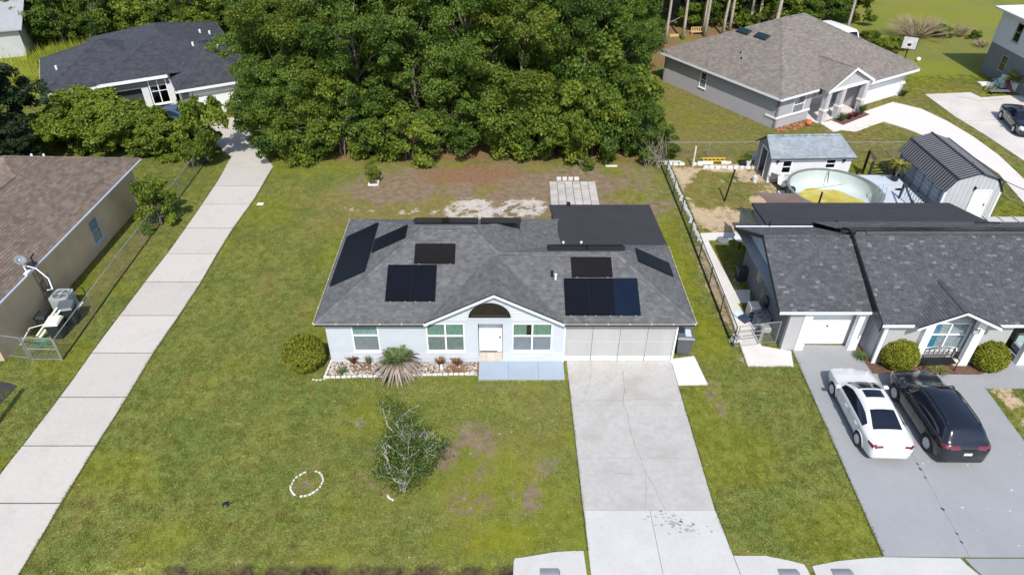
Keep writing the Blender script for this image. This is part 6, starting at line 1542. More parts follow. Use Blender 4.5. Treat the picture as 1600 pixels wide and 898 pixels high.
# deck with railings
DK = thing('pool_deck', 'pale blue white raised deck between the pool and the black barn', 'deck', (24.4, 38, 0)); DB = M('pale_blue_deck', (.47, .515, .57), .6, .05, 1.5, rand=.04)
for k in range(17):
    y = -4.0 + k * .375
    x0 = -1.25 if y > 1.5 else -1.25 + .0; x1 = 1.25 - max(0, (1.9 - y)) * .0; 
    if y < 1.0: x0 = max(x0, math.sqrt(max(0, (r_ + .2) ** 2 - (y + .35) ** 2)) - 3.9)
    m = MB(); m.box(x0, x1 if y > 0 else x1, y, y + .367, .70, .74); m.build('deck_board', DB, DK)
m = MB()
for x in (-1.0, 1.1):
    for y in (-3.5, 0, 2.2): m.box(x - .06, x + .06, y - .06, y + .06, 0, .7)
m.box(-1.2, 1.2, 2.2, 2.25, .4, .69); m.build('deck_frame', M('deck_frame_wood', (.2, .2, .21), .8), DK)  # frame in one even dark grey
RL = thing('deck_railing', 'dark post railing with pale pickets between pool and deck', 'railing', (24.15, 36.6, .74)); BLUEBLK = M('blue_black_post', (.03, .04, .05), .5)
for (x, y) in ((-.35, -1.6), (.25, .6), (.55, -1.7)): m = MB(); m.box(x - .06, x + .06, y - .06, y + .06, 0, 1.05); m.build('post', BLUEBLK, RL)
for k in range(9): m = MB(); x, y = .27 + .28 * k / 9, .5 - 2.1 * k / 9; m.box(x - .02, x + .02, y - .02, y + .02, 0, .95); m.build('picket', OFFWHITE, RL)
m = MB(); m.slab([(.2, .6, .97), (.3, .6, .97), (.6, -1.7, .97), (.5, -1.7, .97)], (0, 0, .06)); m.build('handrail', BLUEBLK, RL)
m = MB(); m.slab([(-.4, -1.6, .9), (-.3, -1.6, .9), (.3, .6, .97), (.2, .6, .97)], (0, 0, .06)); m.build('handrail', BLUEBLK, RL)
FN_ = thing('dark_fence', 'short dark slatted fence with two posts behind the deck', 'fence', (24.9, 41.0, 0)); 
for (x, y, h) in ((-.9, -.5, 1.6), (-.5, 1.0, 1.7), (1.2, .3, 1.2)): m = MB(); m.box(x - .06, x + .06, y - .06, y + .06, 0, h); m.build('post', DARK, FN_)
for k in range(5): m = MB(); m.slab([(-.9, -.5, .35 + k * .25), (1.2, .3, .25 + k * .2), (1.2, .3, .31 + k * .2), (-.9, -.5, .41 + k * .25)], (0, .03, 0)); m.build('slat', DARK, FN_)
m = MB(); m.slab([(-.9, -.5, 1.62), (-.5, 1.0, 1.72), (-.2, .4, 1.4)], (0, 0, .03)); m.build('cap_board', M('dark_brown_board', (.05, .035, .03), .7), FN_)
t = thing('drone_tray', 'small dark tray lying on the pale deck', 'tray', (24.95, 38.3, .745)); m = MB(); m.poly([(.3, 0, .04), (.1, .16, .04), (-.25, .1, .04), (-.3, -.08, .04), (.05, -.14, .04)]); m.box(-.1, .12, -.06, .06, 0, .04); m.build('tray', DARK, t)
PT = thing('potted_palm', 'potted palm with yellowing fronds on the deck corner by the barn', 'palm', (25.2, 39.6, .74)); m = MB(); m.lathe([(.2, 0), (.27, .4), (.23, .4), (.2, .1)], (0, 0, 0), 12); m.build('pot', DARK, PT); m = MB(); m.tube([(0, 0, .2), (.03, .02, 1.0)], [.06, .04], 6); m.build('stem', BARK, PT)
FY = frond(1.0, .95, .22, YELF, .8, 7, True, 5)
for k in range(20): link('frond', FY, PT, (.03, .02, 1.0), (0, (k % 3) * .3 - .35, k * .62), (.75, .75, .75))
# shade sails
def sail(label, P, mat, posts):
    c = sum((Vector(p) for p in P), Vector()) / len(P); t = thing('shade_sail', label, 'shade sail', (c.x, c.y, 0)); n = 8; V_ = [Vector((0, 0, c.z - .12))]
    ring = []
    for i in range(len(P)):
        a, b = Vector(P[i]), Vector(P[(i + 1) % len(P)])
        for k in range(n): q = a.lerp(b, k / n); q = q.lerp(c, .16 * math.sin(math.pi * k / n)); ring.append(q - Vector((c.x, c.y, 0)))
    m = MB(); k = len(ring)
    inner = [r.lerp(Vector((0, 0, c.z - .1)), .5) - Vector((0, 0, .04)) for r in ring]
    m.smooth = True; m.add(ring + inner + [V_[0]], [[i, (i + 1) % k, k + (i + 1) % k, k + i] for i in range(k)] + [[k + i, k + (i + 1) % k, 2 * k] for i in range(k)]); m.build('cloth', mat, t)
    for p in posts: m = MB(); q = Vector((p[0] - c.x, p[1] - c.y, 0)); m.tube([q + Vector((0, 0, -.1)), q + Vector((0, 0, p[2] + .25))], .05, 6); m.build('post', DARK, t)
SBR = M('brown_sailcloth', (.155, .105, .085), .9, .08, 2); SGR = M('dark_green_sailcloth', (.055, .065, .055), .9, .1, 2)
a, b, c, d_ = at(1174, 299, 2.1), at(1240, 302, 2.2), at(1262, 318, 2.3), at(1190, 318, 2.2)
sail('brown triangular shade sail left of the pool', [a, b, (17.6, 33.6, 2.3), (14.9, 33.7, 2.2)], SBR, [])
a, b = at(1155, 322, 1.9), at(1188, 330, 2.2)
sail('dark green shade sail at the left end of the porch roof', [a, (13.75, 33.2, 2.3), (13.7, 31.6, 2.2), at(1154, 350, 2.0)], SGR, [])
p = at(1267, 308, 0); t = thing('sail_post', 'black post standing before the near rim of the pool', 'post', (18.15, 34.6, 0)); m = MB(); m.tube([(0, 0, -.1), (.05, 0, 2.55)], .06, 6); m.build('pole', DARK, t); m = MB(); m.box(-.1, .1, -.1, .1, 0, .03); m.build('foot_plate', DARK, t)
t = thing('patio_table', 'small table with white cover under the dark green shade sail', 'table', (13.4, 32.6, 0)); m = MB(); m.lathe([(.0, .7), (.4, .7), (.4, .73), (0, .73)], (0, 0, 0), 14); m.build('tabletop', OFFWHITE, t); m = MB(); m.tube([(0, 0, 0), (0, 0, .7)], .04, 6); m.build('leg', DARK, t)
# ------------------------------------------------------------------ barn
BN_ = thing('barn_shed', 'barn shaped shed with black ribbed gambrel roof and pale siding with white door', 'shed', (27.75, 35.9, 0))
Ws = M('barn_siding', (.47, .485, .515), .7, .05, 2, rand=.03); PRF = [(-1.72, 1.88), (-1.2, 2.72), (0, 3.12), (1.2, 2.72), (1.72, 1.88)]
def gz_(x):
    for (a, za), (b, zb) in zip(PRF[:-1], PRF[1:]):
        if a <= x <= b: return za + (zb - za) * (x - a) / (b - a)
    return 1.88
dx0, dx1 = .15, 1.05
for k in range(12):
    a, b = -1.62 + k * .27, -1.62 + (k + 1) * .27 - .012
    z0 = 2.0 if (a > dx0 - .2 and b < dx1 + .2) else 0
    m = MB(); m.add([(a, 0, z0), (b, 0, z0), (b, 0, gz_(b) - .04), (a, 0, gz_(a) - .04), (a, .06, z0), (b, .06, z0), (b, .06, gz_(b) - .04), (a, .06, gz_(a) - .04)], [[0, 1, 2, 3], [5, 4, 7, 6], [1, 5, 6, 2], [4, 0, 3, 7], [3, 2, 6, 7]]); m.build('siding_panel', Ws, BN_)
m = MB(); m.box(-1.6, dx0 - .09, .06, .1, 0, 1.9); m.box(dx1 + .09, 1.6, .06, .1, 0, 1.9); m.box(-1.62, -1.52, .1, 5.5, 0, 1.9); m.box(1.52, 1.62, .1, 5.5, 0, 1.9); m.box(-1.6, 1.6, 5.4, 5.5, 0, 1.9); m.slab([(-1.6, 5.5, 1.88), (1.6, 5.5, 1.88), (1.15, 5.5, 2.68), (0, 5.5, 3.05), (-1.15, 5.5, 2.68)], (0, -.05, 0)); m.build('wall', Ws, BN_)
m = MB(); m.box(dx0 - .09, dx0, -.02, .09, 0, 2.0); m.box(dx1, dx1 + .09, -.02, .09, 0, 2.0); m.box(dx0, dx1, -.02, .09, 1.93, 2.0); m.box(-1.68, -1.56, -.04, .0, 0, 1.86); m.box(1.56, 1.68, -.04, 0, 0, 1.86); m.build('trim', WHITE, BN_)
m = MB(); m.box(dx0, dx1, .01, .06, .02, 1.93); dd = m.build('door', WHITE, BN_); m = MB(); m.box(dx1 - .1, dx1 - .06, -.03, .01, .95, 1.1); m.build('handle', DARK, dd)
m = MB(); m.box(-.05, .05, -.12, 0, 2.05, 2.25, .02); m.build('wall_lamp', DARK, BN_)
BR = M('black_ribbed_metal', (.045, .047, .055), .38, .1, 2, metal=.2); BRR = M('rib_highlight_metal', (.17, .17, .18), .32, .1, 2)  # ribs paler than the panels: their highlights are put into the colour
for i, ((a, za), (b, zb)) in enumerate(zip(PRF[:-1], PRF[1:])):
    A_, B_ = Vector((a, -.12, za)), Vector((b, -.12, zb)); n = (B_ - A_).cross(Vector((0, 1, 0))).normalized()
    if n.z < 0: n = -n
    m = MB(); m.slab([A_, B_, B_ + Vector((0, 5.8, 0)), A_ + Vector((0, 5.8, 0))], n * .03); rp = m.build('roof_panel', BR, BN_)
    for k in range(24):
        y = .08 + k * .24; m = MB(); m.slab([A_ + Vector((0, y, 0)) + n * .03, B_ + Vector((0, y, 0)) + n * .03, B_ + Vector((0, y + .07, 0)) + n * .03, A_ + Vector((0, y + .07, 0)) + n * .03], n * .035); m.build('rib', BRR, rp)
m = MB(); 
for x, z in PRF[1:4]: m.box(x - .07, x + .07, -.14, 5.7, z + .02, z + .075)
m.build('ridge_trim', DARK, BN_)
for k in range(6): m = MB(); m.box(-1.70, -1.62, .25 + k * .2 * 4.9 / 1.0 * .2 * 5, .33 + k * .98, 0, 1.8) if 0 else m.box(-1.70, -1.62, .3 + k * .98, .42 + k * .98, 0, 1.8); m.build('side_post', M('barn_side_post', (.16, .17, .19), .7), BN_)
for k in range(6): m = MB(); m.box(-1.66, -1.622, .2, 5.4, .15 + k * .28, .34 + k * .28); m.build('side_slat', M('barn_side_slat', (.24, .26, .29), .7), BN_)
m = MB(); m.box(-.1, .35, 1.2, 1.55, 3.0, 3.08); m.build('roof_hatch', DARK, BN_)

# ------------------------------------------------------------------ flower bed, stones, bins and small things in front
FBD = structure('flower_bed', 'mulched flower bed with white pebbles under the front windows')
slab_part('mulch', [(p[0], p[1]) for p in bed], M('mulch', (.20, .115, .065), .95, .4, 5, .6, stain=.5, stain_col=(.1, .06, .035), stain_scale=2), FBD, .03, -.1, 0)
PB = [stone_mesh(50 + k, .045, .035, .045) for k in range(4)]
rn = random.Random(14); vs, fs, tn = [], [], []
bm_ = MB()
for k in range(1500):
    u = rn.random(); x = -7.75 + 6.6 * u; y = rn.uniform(22.25, 23.18); dens_ = 1.0 if x < -5.2 else .75
    if (-6.75 < x < -5.9 and 22.5 < y) or (-2.5 < x < -1.55 and y < 23): dens_ = .12
    if rn.random() > dens_: continue
    a = rn.uniform(0, 6.28); s_ = rn.uniform(.03, .06); c, s2 = math.cos(a) * s_, math.sin(a) * s_; h = rn.uniform(.04, .09)
    bm_.tone = rn.uniform(.6, 1.05); bm_.add([(x - c - s2 * .6, y - s2 + c * .6, .02), (x + c - s2 * .6, y + s2 + c * .6, .02), (x + c + s2 * .6, y + s2 - c * .6, .02), (x - c + s2 * .6, y - s2 - c * .6, .02), (x - c * .5, y - s2 * .5, h), (x + c * .5, y + s2 * .5, h)], [[0, 1, 5, 4], [2, 3, 4, 5], [1, 2, 5], [3, 0, 4]])
bm_.build('white_pebbles', M('white_pebble', (.52, .50, .475), .85, .15, 6, tone=True), FBD, kind='stuff')
EM = stone_mesh(80, .105, .05, .07)
for k in range(29):
    x = -7.75 + k * .237
    if x > -1.12: break
    y = 22.12 + (x + 7.8) * .035; link('edging_stone', EM, FBD, (x, y, 0), (0, 0, rn.uniform(-.08, .08)))
for k in range(5): link('edging_stone', EM, FBD, (-7.86 + k * .018, 22.2 + k * .24, 0), (0, 0, 1.5))
for k in range(4): link('edging_stone', EM, FBD, (-8.35 + k * .16, 21.98 - .05 * k + .02 * k * k, 0), (0, 0, .2), (.6, .6, .5))
def tuft_plant(label, p, n, h, mat, spread=.35, seed=1):
    rr_ = random.Random(seed); t = thing('bed_plant', label, 'plant', p); m = MB()
    for k in range(n):
        a = rr_.uniform(0, 6.28); e = Vector((spread * rr_.uniform(.2, 1) * math.cos(a), spread * rr_.uniform(.2, 1) * math.sin(a), h * rr_.uniform(.6, 1))); w = Vector((-math.sin(a), math.cos(a), 0)) * .02
        m.add([-w, w, e * .6 + w + Vector((0, 0, .08)), e * .6 - w + Vector((0, 0, .08)), e], [[0, 1, 2, 3], [3, 2, 4]])
    m.build('leaves', mat, t)
BRP = M('brown_plant', (.17, .095, .04), .9, .3, 6); GRP = M('green_plant', (.07, .11, .03), .7, .2, 5); PUR = M('purple_plant', (.12, .03, .05), .7, .3, 5)
tuft_plant('dry brown tuft left of the sago palm under the wide window', at(552, 568), 90, .5, BRP, .42, 1); tuft_plant('green grey tuft with bare stalks between wide window and palm', at(577, 570), 50, .55, M('grey_green_plant', (.16, .16, .10), .8), .25, 2)
tuft_plant('dry brown tuft right of the sago palm', at(688, 572), 80, .5, BRP, .35, 3); tuft_plant('dry brown tuft nearest to the blue grey entry slab', at(714, 570), 80, .4, BRP, .42, 4); tuft_plant('small green weed at the left end of the flower bed', at(535, 583), 50, .22, GRP, .4, 5)
t = thing('garden_figure', 'tiny white garden figure in the bed right of the palm', 'ornament', at(690, 577)); m = MB(); m.lathe([(.07, 0), (.08, .12), (.04, .2), (.06, .26), (0, .33)], (0, 0, 0), 10); m.build('figure', OFFWHITE, t)
# stone ring, stones at the lawn tree, dark lump, drain lid
t = thing('stone_ring', 'ring of small white stones in the front lawn', 'stone ring', (-7.33, 16.4, 0)); RS = stone_mesh(90, .06, .033, .045)
for k in range(24):
    a = k / 24 * 6.283
    if k in (6, 7, 24, 17): continue
    link('stone', RS, t, (.56 * math.cos(a) * (1 + .03 * math.sin(k * 2)) + .08 * math.sin(a), .58 * math.sin(a), 0), (0, 0, a + 1.57), (1 + .2 * math.sin(k), 1, 1))
t = thing('stone_ring', 'short arc of white edging stones at the foot of the half bare lawn tree', 'stone ring', (-3.75, 15.95, 0))
for k in range(3): a = 3.5 + k * .3; link('stone', RS, t, (.5 * math.cos(a), .34 * math.sin(a), 0), (0, 0, a + 1.57), (1.1, 1.1, 1))
t = thing('lawn_lamp', 'small black solar lamp head lying in the front lawn', 'lamp', (at(353, 789).x, at(353, 789).y, 0)); m = MB(); m.lathe([(.0, 0), (.11, .01), (.13, .06), (.08, .11), (0, .13)], (0, 0, 0), 12); m.build('head', DARK, t); m = MB(); m.tube([(.05, 0, .05), (.24, .12, .06)], .03, 6); m.build('stem', DARK, t)
t = thing('drain_lid', 'small pale utility lid in the grass beside the long driveway', 'lid', at(407, 319)); m = MB(); m.box(-.2, .2, -.15, .15, -.02, .04, .01); m.build('lid', OFFWHITE, t)
t = thing('sapling', 'young sapling inside a square of white edging in the back garden', 'sapling', (-8.5, 40.6, 0)); link('trunk', UV[0][0][1], t, (0, 0, 0), (0, 0, 0), (.3, .3, .45)); link('crown', UV[0][1][1], t, (0, 0, .1), (0, 0, 0), (.24, .24, .45))
for x0, x1, y0, y1 in ((-.34, .34, -.34, -.26), (-.34, .34, .26, .34), (-.34, -.26, -.26, .26), (.26, .34, -.26, .26)): m = MB(); m.box(x0, x1, y0, y1, -.02, .1); m.build('edging', OFFWHITE, t)
for k in range(4): 
    p = at(873 + k * 9.2, 281.5); t = thing('white_block', 'white concrete block in the short row behind the paver patio', 'block', p, rn.uniform(-.06, .06), 'white blocks behind the patio'); m = MB(); m.box(-.15, .15, -.1, .1, 0, .2, .01); m.build('block', STW, t)
t = thing('white_board', 'white board lying flat near the grove edge', 'board', at(955, 260)); m = MB(); m.box(-.4, .4, -.1, .1, 0, .06); m.build('board', OFFWHITE, t)
plant('small_bush', 'tiny yellow green bush in the back garden right of the patio', 'bush', at(920, 266), (UV[1][0], UV[1][1]), 0, (.22, .22, .22))
plant('small_bush', 'tiny bright bush below the grove left of the dead brush', 'bush', at(848, 250), (HV[1][0], HV[1][1]), 0, (.3, .3, .3))

def bin_(label, p, rz, col, lid, w=.62, d=.7, h=1.05, patch=None):
    t = thing('wheeled_bin', label, 'bin', p, rz); m = MB(); a, b = w / 2, d / 2
    vs = [(x * k, y * k, z) for z, k in ((.06, .78), (h - .12, 1.0)) for x, y in ((-a, -b), (a, -b), (a, b), (-a, b))]; m.add(vs, [[3, 2, 1, 0], [4, 5, 6, 7]] + [[j, (j + 1) % 4, 4 + (j + 1) % 4, 4 + j] for j in range(4)]); m.box(-a - .02, a + .02, -b - .02, b + .02, h - .14, h - .10); m.build('body', col, t)
    m = MB(); m.add([(-a - .03, -b - .04, h - .099), (a + .03, -b - .04, h - .099), (a + .03, b + .03, h - .099), (-a - .03, b + .03, h - .099), (-a + .02, -b + .03, h - .02), (a - .02, -b + .03, h - .02), (a - .02, b - .02, h + .02), (-a + .02, b - .02, h + .02)], [[4, 5, 6, 7], [0, 1, 5, 4], [1, 2, 6, 5], [2, 3, 7, 6], [3, 0, 4, 7], [3, 2, 1, 0]]); l = m.build('lid', lid, t)
    if patch: m = MB(); m.slab([(-.02, -b + .1, h - .008), (.24, -b + .1, h - .008), (.24, b - .2, h + .012), (-.02, b - .2, h + .012)], (0, 0, .006)); m.build('sticker', patch, l)
    for s_ in (-1, 1): m = MB(); m.lathe([(.0, -.03), (.12, -.03), (.12, .03), (0, .03)], (s_ * a * .78, b * .8, .12), 14, 'X'); m.build('wheel', DARK, t)
    m = MB(); m.tube([(-a * .8, b + .06, h - .1), (a * .8, b + .06, h - .1)], .02, 6); m.build('handle', DARK, t)
BING = M('charcoal_plastic', (.075, .078, .088), .5, .06, 2); BINL = M('slate_plastic', (.10, .115, .13), .45, .06, 2); BINB = M('black_plastic', (.025, .028, .032), .45, .08, 2)
STK = M('pale_sticker', (.5, .55, .58), .5, .35, 14)
bin_('charcoal wheeled bin with pale lid sticker beside the garage', (8.30, 23.85, .05), -.08, BING, BINL, .72, .80, 1.12, STK)
bin_('bin with bright yellow lid behind the charcoal wheeled bin', (8.36, 24.7, 0), 0, BINB, M('yellow_lid', (.72, .42, .03), .45, .08), .5, .5, .95)
bin_('black wheeled bin with white lid by the gate of the tan house', (-21.05, 24.95, 0), .1, BINB, M('white_lid', (.62, .60, .55), .5, .1, 4), .60, .66, 1.0)
bin_('dark wheeled bin with slate lid behind the white lidded bin', (-20.98, 26.0, 0), .25, BINB, BINL, .68, .72, 1.1)
bin_('black bin half hidden between the tan house wall and the white lidded bin', (-22.0, 25.6, 0), 0, BINB, BINB, .5, .5, .85)
def ac(label, p, rz, mat, w=.8, h=.8):
    t = thing('air_conditioner', label, 'air conditioner', p, rz); a = w / 2
    m = MB(); m.box(-a - .1, a + .1, -a - .1, a + .1, 0, .07); m.build('base_pad', OFFWHITE, t)
    m = MB(); rc_ = a * .42; m.prism([(sx * (a - rc_) + rc_ * math.cos(q), sy * (a - rc_) + rc_ * math.sin(q)) for sx, sy, q0 in ((1, 1, 0), (-1, 1, 1.5708), (-1, -1, 3.1416), (1, -1, 4.7124)) for q in (q0, q0 + .39, q0 + .785, q0 + 1.18, q0 + 1.5708)], .07, h); m.build('cabinet', mat, t)
    m = MB()
    for k in range(12): z = .16 + k * (h - .28) / 12; m.box(-a - .008, a + .008, -a * .56, a * .56, z, z + .015); m.box(-a * .56, a * .56, -a - .008, a + .008, z, z + .015)
    m.build('louvres', M('louvre_grey', (.22, .25, .25), .5), t)
    m = MB(); m.lathe([(a * .78, h - .02), (a * .78, h + .004), (.02, h + .004), (0, h - .02)], (0, 0, 0), 20); f = m.build('fan_opening', M('fan_dark', (.10, .115, .12), .5), t)
    for k in range(4): m = MB(Matrix.Rotation(k * 1.571, 4, 'Z')); m.slab([(.08, -.03, h + .01), (a * .72, -.1, h + .01), (a * .72, .1, h + .03), (.08, .03, h + .02)], (0, 0, .006)); m.build('fan_blade', M('fan_blade', (.3, .33, .33), .4), f)
    m = MB(); m.lathe([(.0, h + .02), (.1, h + .02), (.1, h + .06), (0, h + .07)], (0, 0, 0), 12); m.build('motor_cap', mat, f)
    m = MB()
    for r in (.12, .2, .28): m.tube([(r * math.cos(q * .3142), r * math.sin(q * .3142), h + .05) for q in range(21)], .006, 4)
    m.build('guard', GALV, f)
ac('grey green air conditioner against the tan house wall', (-21.75, 27.0, 0), .05, M('grey_green_cabinet', (.34, .39, .38), .5, .05), .92, .98)
ac('grey air conditioner beside the dark side wall of the grey house', (12.5, 25.7, 0), .1, M('grey_cabinet', (.2, .2, .21), .5), .7, .7)
t = thing('generator_box', 'white and black storage boxes on the footpath side of the grey house', 'box', (12.35, 26.4, 0)); m = MB(); m.box(-.28, .22, -.2, .35, 0, .75, .02); m.build('cabinet', M('cream_box', (.6, .57, .52), .6), t); m = MB(); m.box(-.3, .35, -.45, -.2, 0, .5, .02); m.build('engine', DARK, t)
t = thing('wheelbarrow', 'grey tub with pale tray behind the footpath gate', 'wheelbarrow', (12.35, 25.05, 0)); m = MB(); m.box(-.1, .3, -.25, .25, .3, .6, .04); m.build('tray', M('pale_tray', (.5, .5, .5), .5), t); m = MB(); m.lathe([(0, -.04), (.2, -.04), (.2, .04), (0, .04)], (-.2, 0, .2), 14, 'X'); m.build('wheel', DARK, t)
t = thing('toy_car', 'blue and white child ride on toy in the grass by the footpath', 'toy', (11.72, 26.3, 0), .5); m = MB(); m.box(-.2, .2, -.5, .0, .08, .3, .05); m.build('body', M('navy_plastic', (.03, .05, .09), .4), t); m = MB(); m.box(-.18, .18, .02, .42, .06, .2, .03); m.build('hood', M('sky_plastic', (.55, .66, .75), .5), t)
t = thing('white_planter', 'broken white planter rack at the foot of the footpath gate', 'planter', (11.0, 24.6, 0)); m = MB(); m.box(-.3, .3, -.12, .12, 0, .06); m.tube([(-.28, 0, .05), (-.1, .1, .35), (.1, -.1, .1), (.28, .05, .3)], .03, 5); m.build('rack', OFFWHITE, t)
p = at(1129, 377); t = thing('cistern_lid', 'round grey concrete lid in the grass beside the footpath', 'lid', p); m = MB(); m.lathe([(0, 0), (.34, 0), (.34, .12), (.28, .15), (0, .15)], (0, 0, 0), 18); m.build('lid', M('grey_lid', (.17, .17, .175), .8), t)
t = thing('garden_hose', 'tangled green hose and pale pipes by the gate of the tan house', 'hose', (-21.6, 24.4, 0)); m = MB(); m.tube([(.5 * math.cos(k * .7) * (1 - k / 60), .35 * math.sin(k * .7) * (1 - k / 60), .05 + .01 * (k % 4)) for k in range(44)], .022, 5); m.build('hose', M('green_hose', (.06, .22, .10), .5), t); m = MB(); m.tube([(-1.0, -.1, .0), (-.5, .3, .7), (.2, .6, .75)], .025, 5); m.build('pipe', OFFWHITE, t)
t = thing('board', 'pale green and white boards leaning behind the gate of the tan house', 'board', (-21.4, 24.9, 0)); m = MB(); m.slab([(-.5, -.3, .3), (-.42, -.3, .3), (.35, .7, 1.2), (.27, .7, 1.2)], (0, 0, .04)); m.slab([(-.4, -.3, .2), (-.3, -.3, .2), (.45, .7, 1.05), (.35, .7, 1.05)], (0, 0, .04)); m.build('plank', M('pale_green_plank', (.5, .56, .46), .6), t)
# bench
BE = thing('garden_bench', 'black metal garden bench with ornate back under the front window', 'bench', (19.45, 22.95, 0), R(2))
m = MB()
for k in range(9): m.box(-.72, .72, -.42 + k * .05, -.385 + k * .05, .42, .44)
m.build('seat', DARK, BE)
for s_ in (-.74, .74):
    m = MB(); m.tube([(s_, -.45, 0), (s_, -.42, .42), (s_, -.45, .65), (s_, -.1, .66), (s_, .06, .95), (s_, .05, .4), (s_, .15, 0)], .025, 6); m.build('side_frame', DARK, BE)
m = MB(); m.tube([(-.74 + k * .148, .05 + .01, .88 + .10 * math.sin(math.pi * k / 10)) for k in range(11)], .025, 6); m.tube([(-.74, .04, .55), (.74, .04, .55)], .02, 6)
for k in range(13): x = -.66 + k * .11; m.tube([(x, .045, .55), (x + .06 * (-1) ** k, .05, .72), (x, .055, .88 + .08 * math.sin(math.pi * (x + .74) / 1.48))], .012, 4)
m.build('backrest', DARK, BE)
t = thing('garden_cushion', 'pale round stone ornament at the right end of the bench', 'ornament', (20.4, 22.95, 0)); m = MB(); m.smooth = True; m.lathe([(0, 0), (.16, .02), (.2, .16), (.13, .3), (0, .33)], (0, 0, 0), 12); m.build('stone', M('cream_stone', (.55, .48, .4), .8), t)
d = structure('mulch_bed', 'brown mulch bed under the front window of the grey house')
slab_part('mulch', mulch, M('red_mulch', (.125, .065, .045), .95, .4, 6, .6), d, .03, -.1, 0)
tuft_plant('low green ground cover in the corner left of the clipped bush', at(1345, 560), 160, .25, GRP, .5, 7); tuft_plant('grassy tufts under the black garden bench', at(1462, 578), 120, .2, M('olive_plant', (.15, .15, .04), .8), .7, 8)
t = thing('dark_figure', 'pale blue grey covered chair in the entry recess at the right edge', 'chair', (23.9, 23.75, 0)); m = MB(); m.box(-.3, .3, -.3, .3, .1, .5, .06); m.build('seat', M('pale_teal_cover', (.35, .45, .47), .7), t); m = MB(); m.box(-.3, .3, .2, .32, .5, 1.0, .05); m.build('backrest', M('pale_teal_cover', (.35, .45, .47)), t)
# ------------------------------------------------------------------ top right things
p = at(1417, 95); HP = thing('basketball_hoop', 'portable basketball hoop behind the corner of the tan roof', 'basketball hoop', (33.9, 57.9, 0), R(-30)); p = at(1422, 67, 3.0); HP.location = (p.x, p.y, 0); HP.scale = (.64, .64, .96)
m = MB(); m.box(-.5, .5, .6, 1.3, 0, .25, .04); m.build('base', M('hoop_base', (.10, .10, .11), .5), HP); m = MB(); m.tube([(0, .9, .2), (0, .75, 2.2), (0, .1, 2.9)], .07, 6); m.tube([(.1, 1.1, .2), (.05, .8, 1.9)], .03, 5); m.build('pole', DARK, HP)
m = MB(); m.box(-.9, .9, -.02, .02, 2.55, 3.65); bb = m.build('backboard', M('backboard', (.52, .50, .50), .3), HP)
m = MB(); m.box(-.95, .95, -.03, .03, 2.50, 2.57); m.box(-.95, .95, -.03, .03, 3.63, 3.70); m.box(-.95, -.88, -.03, .03, 2.57, 3.63); m.box(.88, .95, -.03, .03, 2.57, 3.63); m.build('frame', DARK, bb)
m = MB(); m.box(-.32, .32, -.03, -.021, 2.75, 2.79); m.box(-.32, .32, -.03, -.021, 3.2, 3.25); m.box(-.32, -.27, -.03, -.021, 2.79, 3.2); m.box(.27, .32, -.03, -.021, 2.79, 3.2); m.build('target_square', WHITE, bb); m = MB(); m.box(-.24, .24, -.028, -.021, 2.82, 3.05); m.build('emblem', DARK, bb)
m = MB(); m.tube([(.23 * math.cos(q * .3142), -.28 + .23 * math.sin(q * .3142), 2.65) for q in range(21)], .015, 5); m.build('rim', M('orange_rim', (.5, .12, .02), .5), HP)
t = thing('ball', 'white ball lying in the grass right of the basketball hoop', 'ball', at(1434, 96)); m = MB(); m.smooth = True; m.lathe([(.2 * math.sin(k * .3142) + .001, .2 - .2 * math.cos(k * .3142)) for k in range(11)], (0, 0, 0), 14); m.build('skin', WHITE, t)
t = thing('picnic_bench', 'new yellow timber bench and planks behind the tan roof', 'bench', (at(1091, 54).x, at(1091, 54).y, 0), .1); t.scale = (.6,) * 3; TIM = M('yellow_timber', (.55, .38, .18), .7, .1, 3)
m = MB(); m.box(-1.4, 1.4, -.3, .3, .45, .52); m.build('seat', TIM, t)
for k in range(9): m = MB(); m.box(-1.35 + k * .32, -1.2 + k * .32, .3, .34, .5, 1.1); m.build('back_slat', TIM, t)
m = MB(); m.box(-1.4, 1.4, .28, .36, 1.1, 1.2); m.build('back_rail', TIM, t)
for s_ in (-1.2, 1.2): m = MB(); m.box(s_ - .06, s_ + .06, -.25, .3, 0, .45); m.build('leg', TIM, t)
m = MB(); m.box(-5.5, -2.6, -.9, -.5, 0, .35); m.build('plank', TIM, t)
t = thing('hammock', 'blue tarpaulin hammock hanging among the trees left of the tan roof', 'hammock', (at(1018, 50).x, at(1018, 50).y, 0), -.4); m = MB(); m.smooth = True
g_ = [[(-2 + k * .5, y, 1.3 - .8 * math.sin(math.pi * k / 8) - .12 * (1 - abs(y) / .5)) for y in (-.5, 0, .5)] for k in range(9)]; m.add(sum(g_, []), [[k * 3 + j, k * 3 + j + 1, k * 3 + j + 4, k * 3 + j + 3] for k in range(8) for j in range(2)]); m.build('cloth', M('blue_tarp', (.09, .13, .18), .6), t); m = MB(); m.tube([(-2, 0, 1.3), (-3, 0, 1.9)], .02, 4); m.tube([(2, 0, 1.3), (3, 0, 1.9)], .02, 4); m.build('rope', OFFWHITE, t)
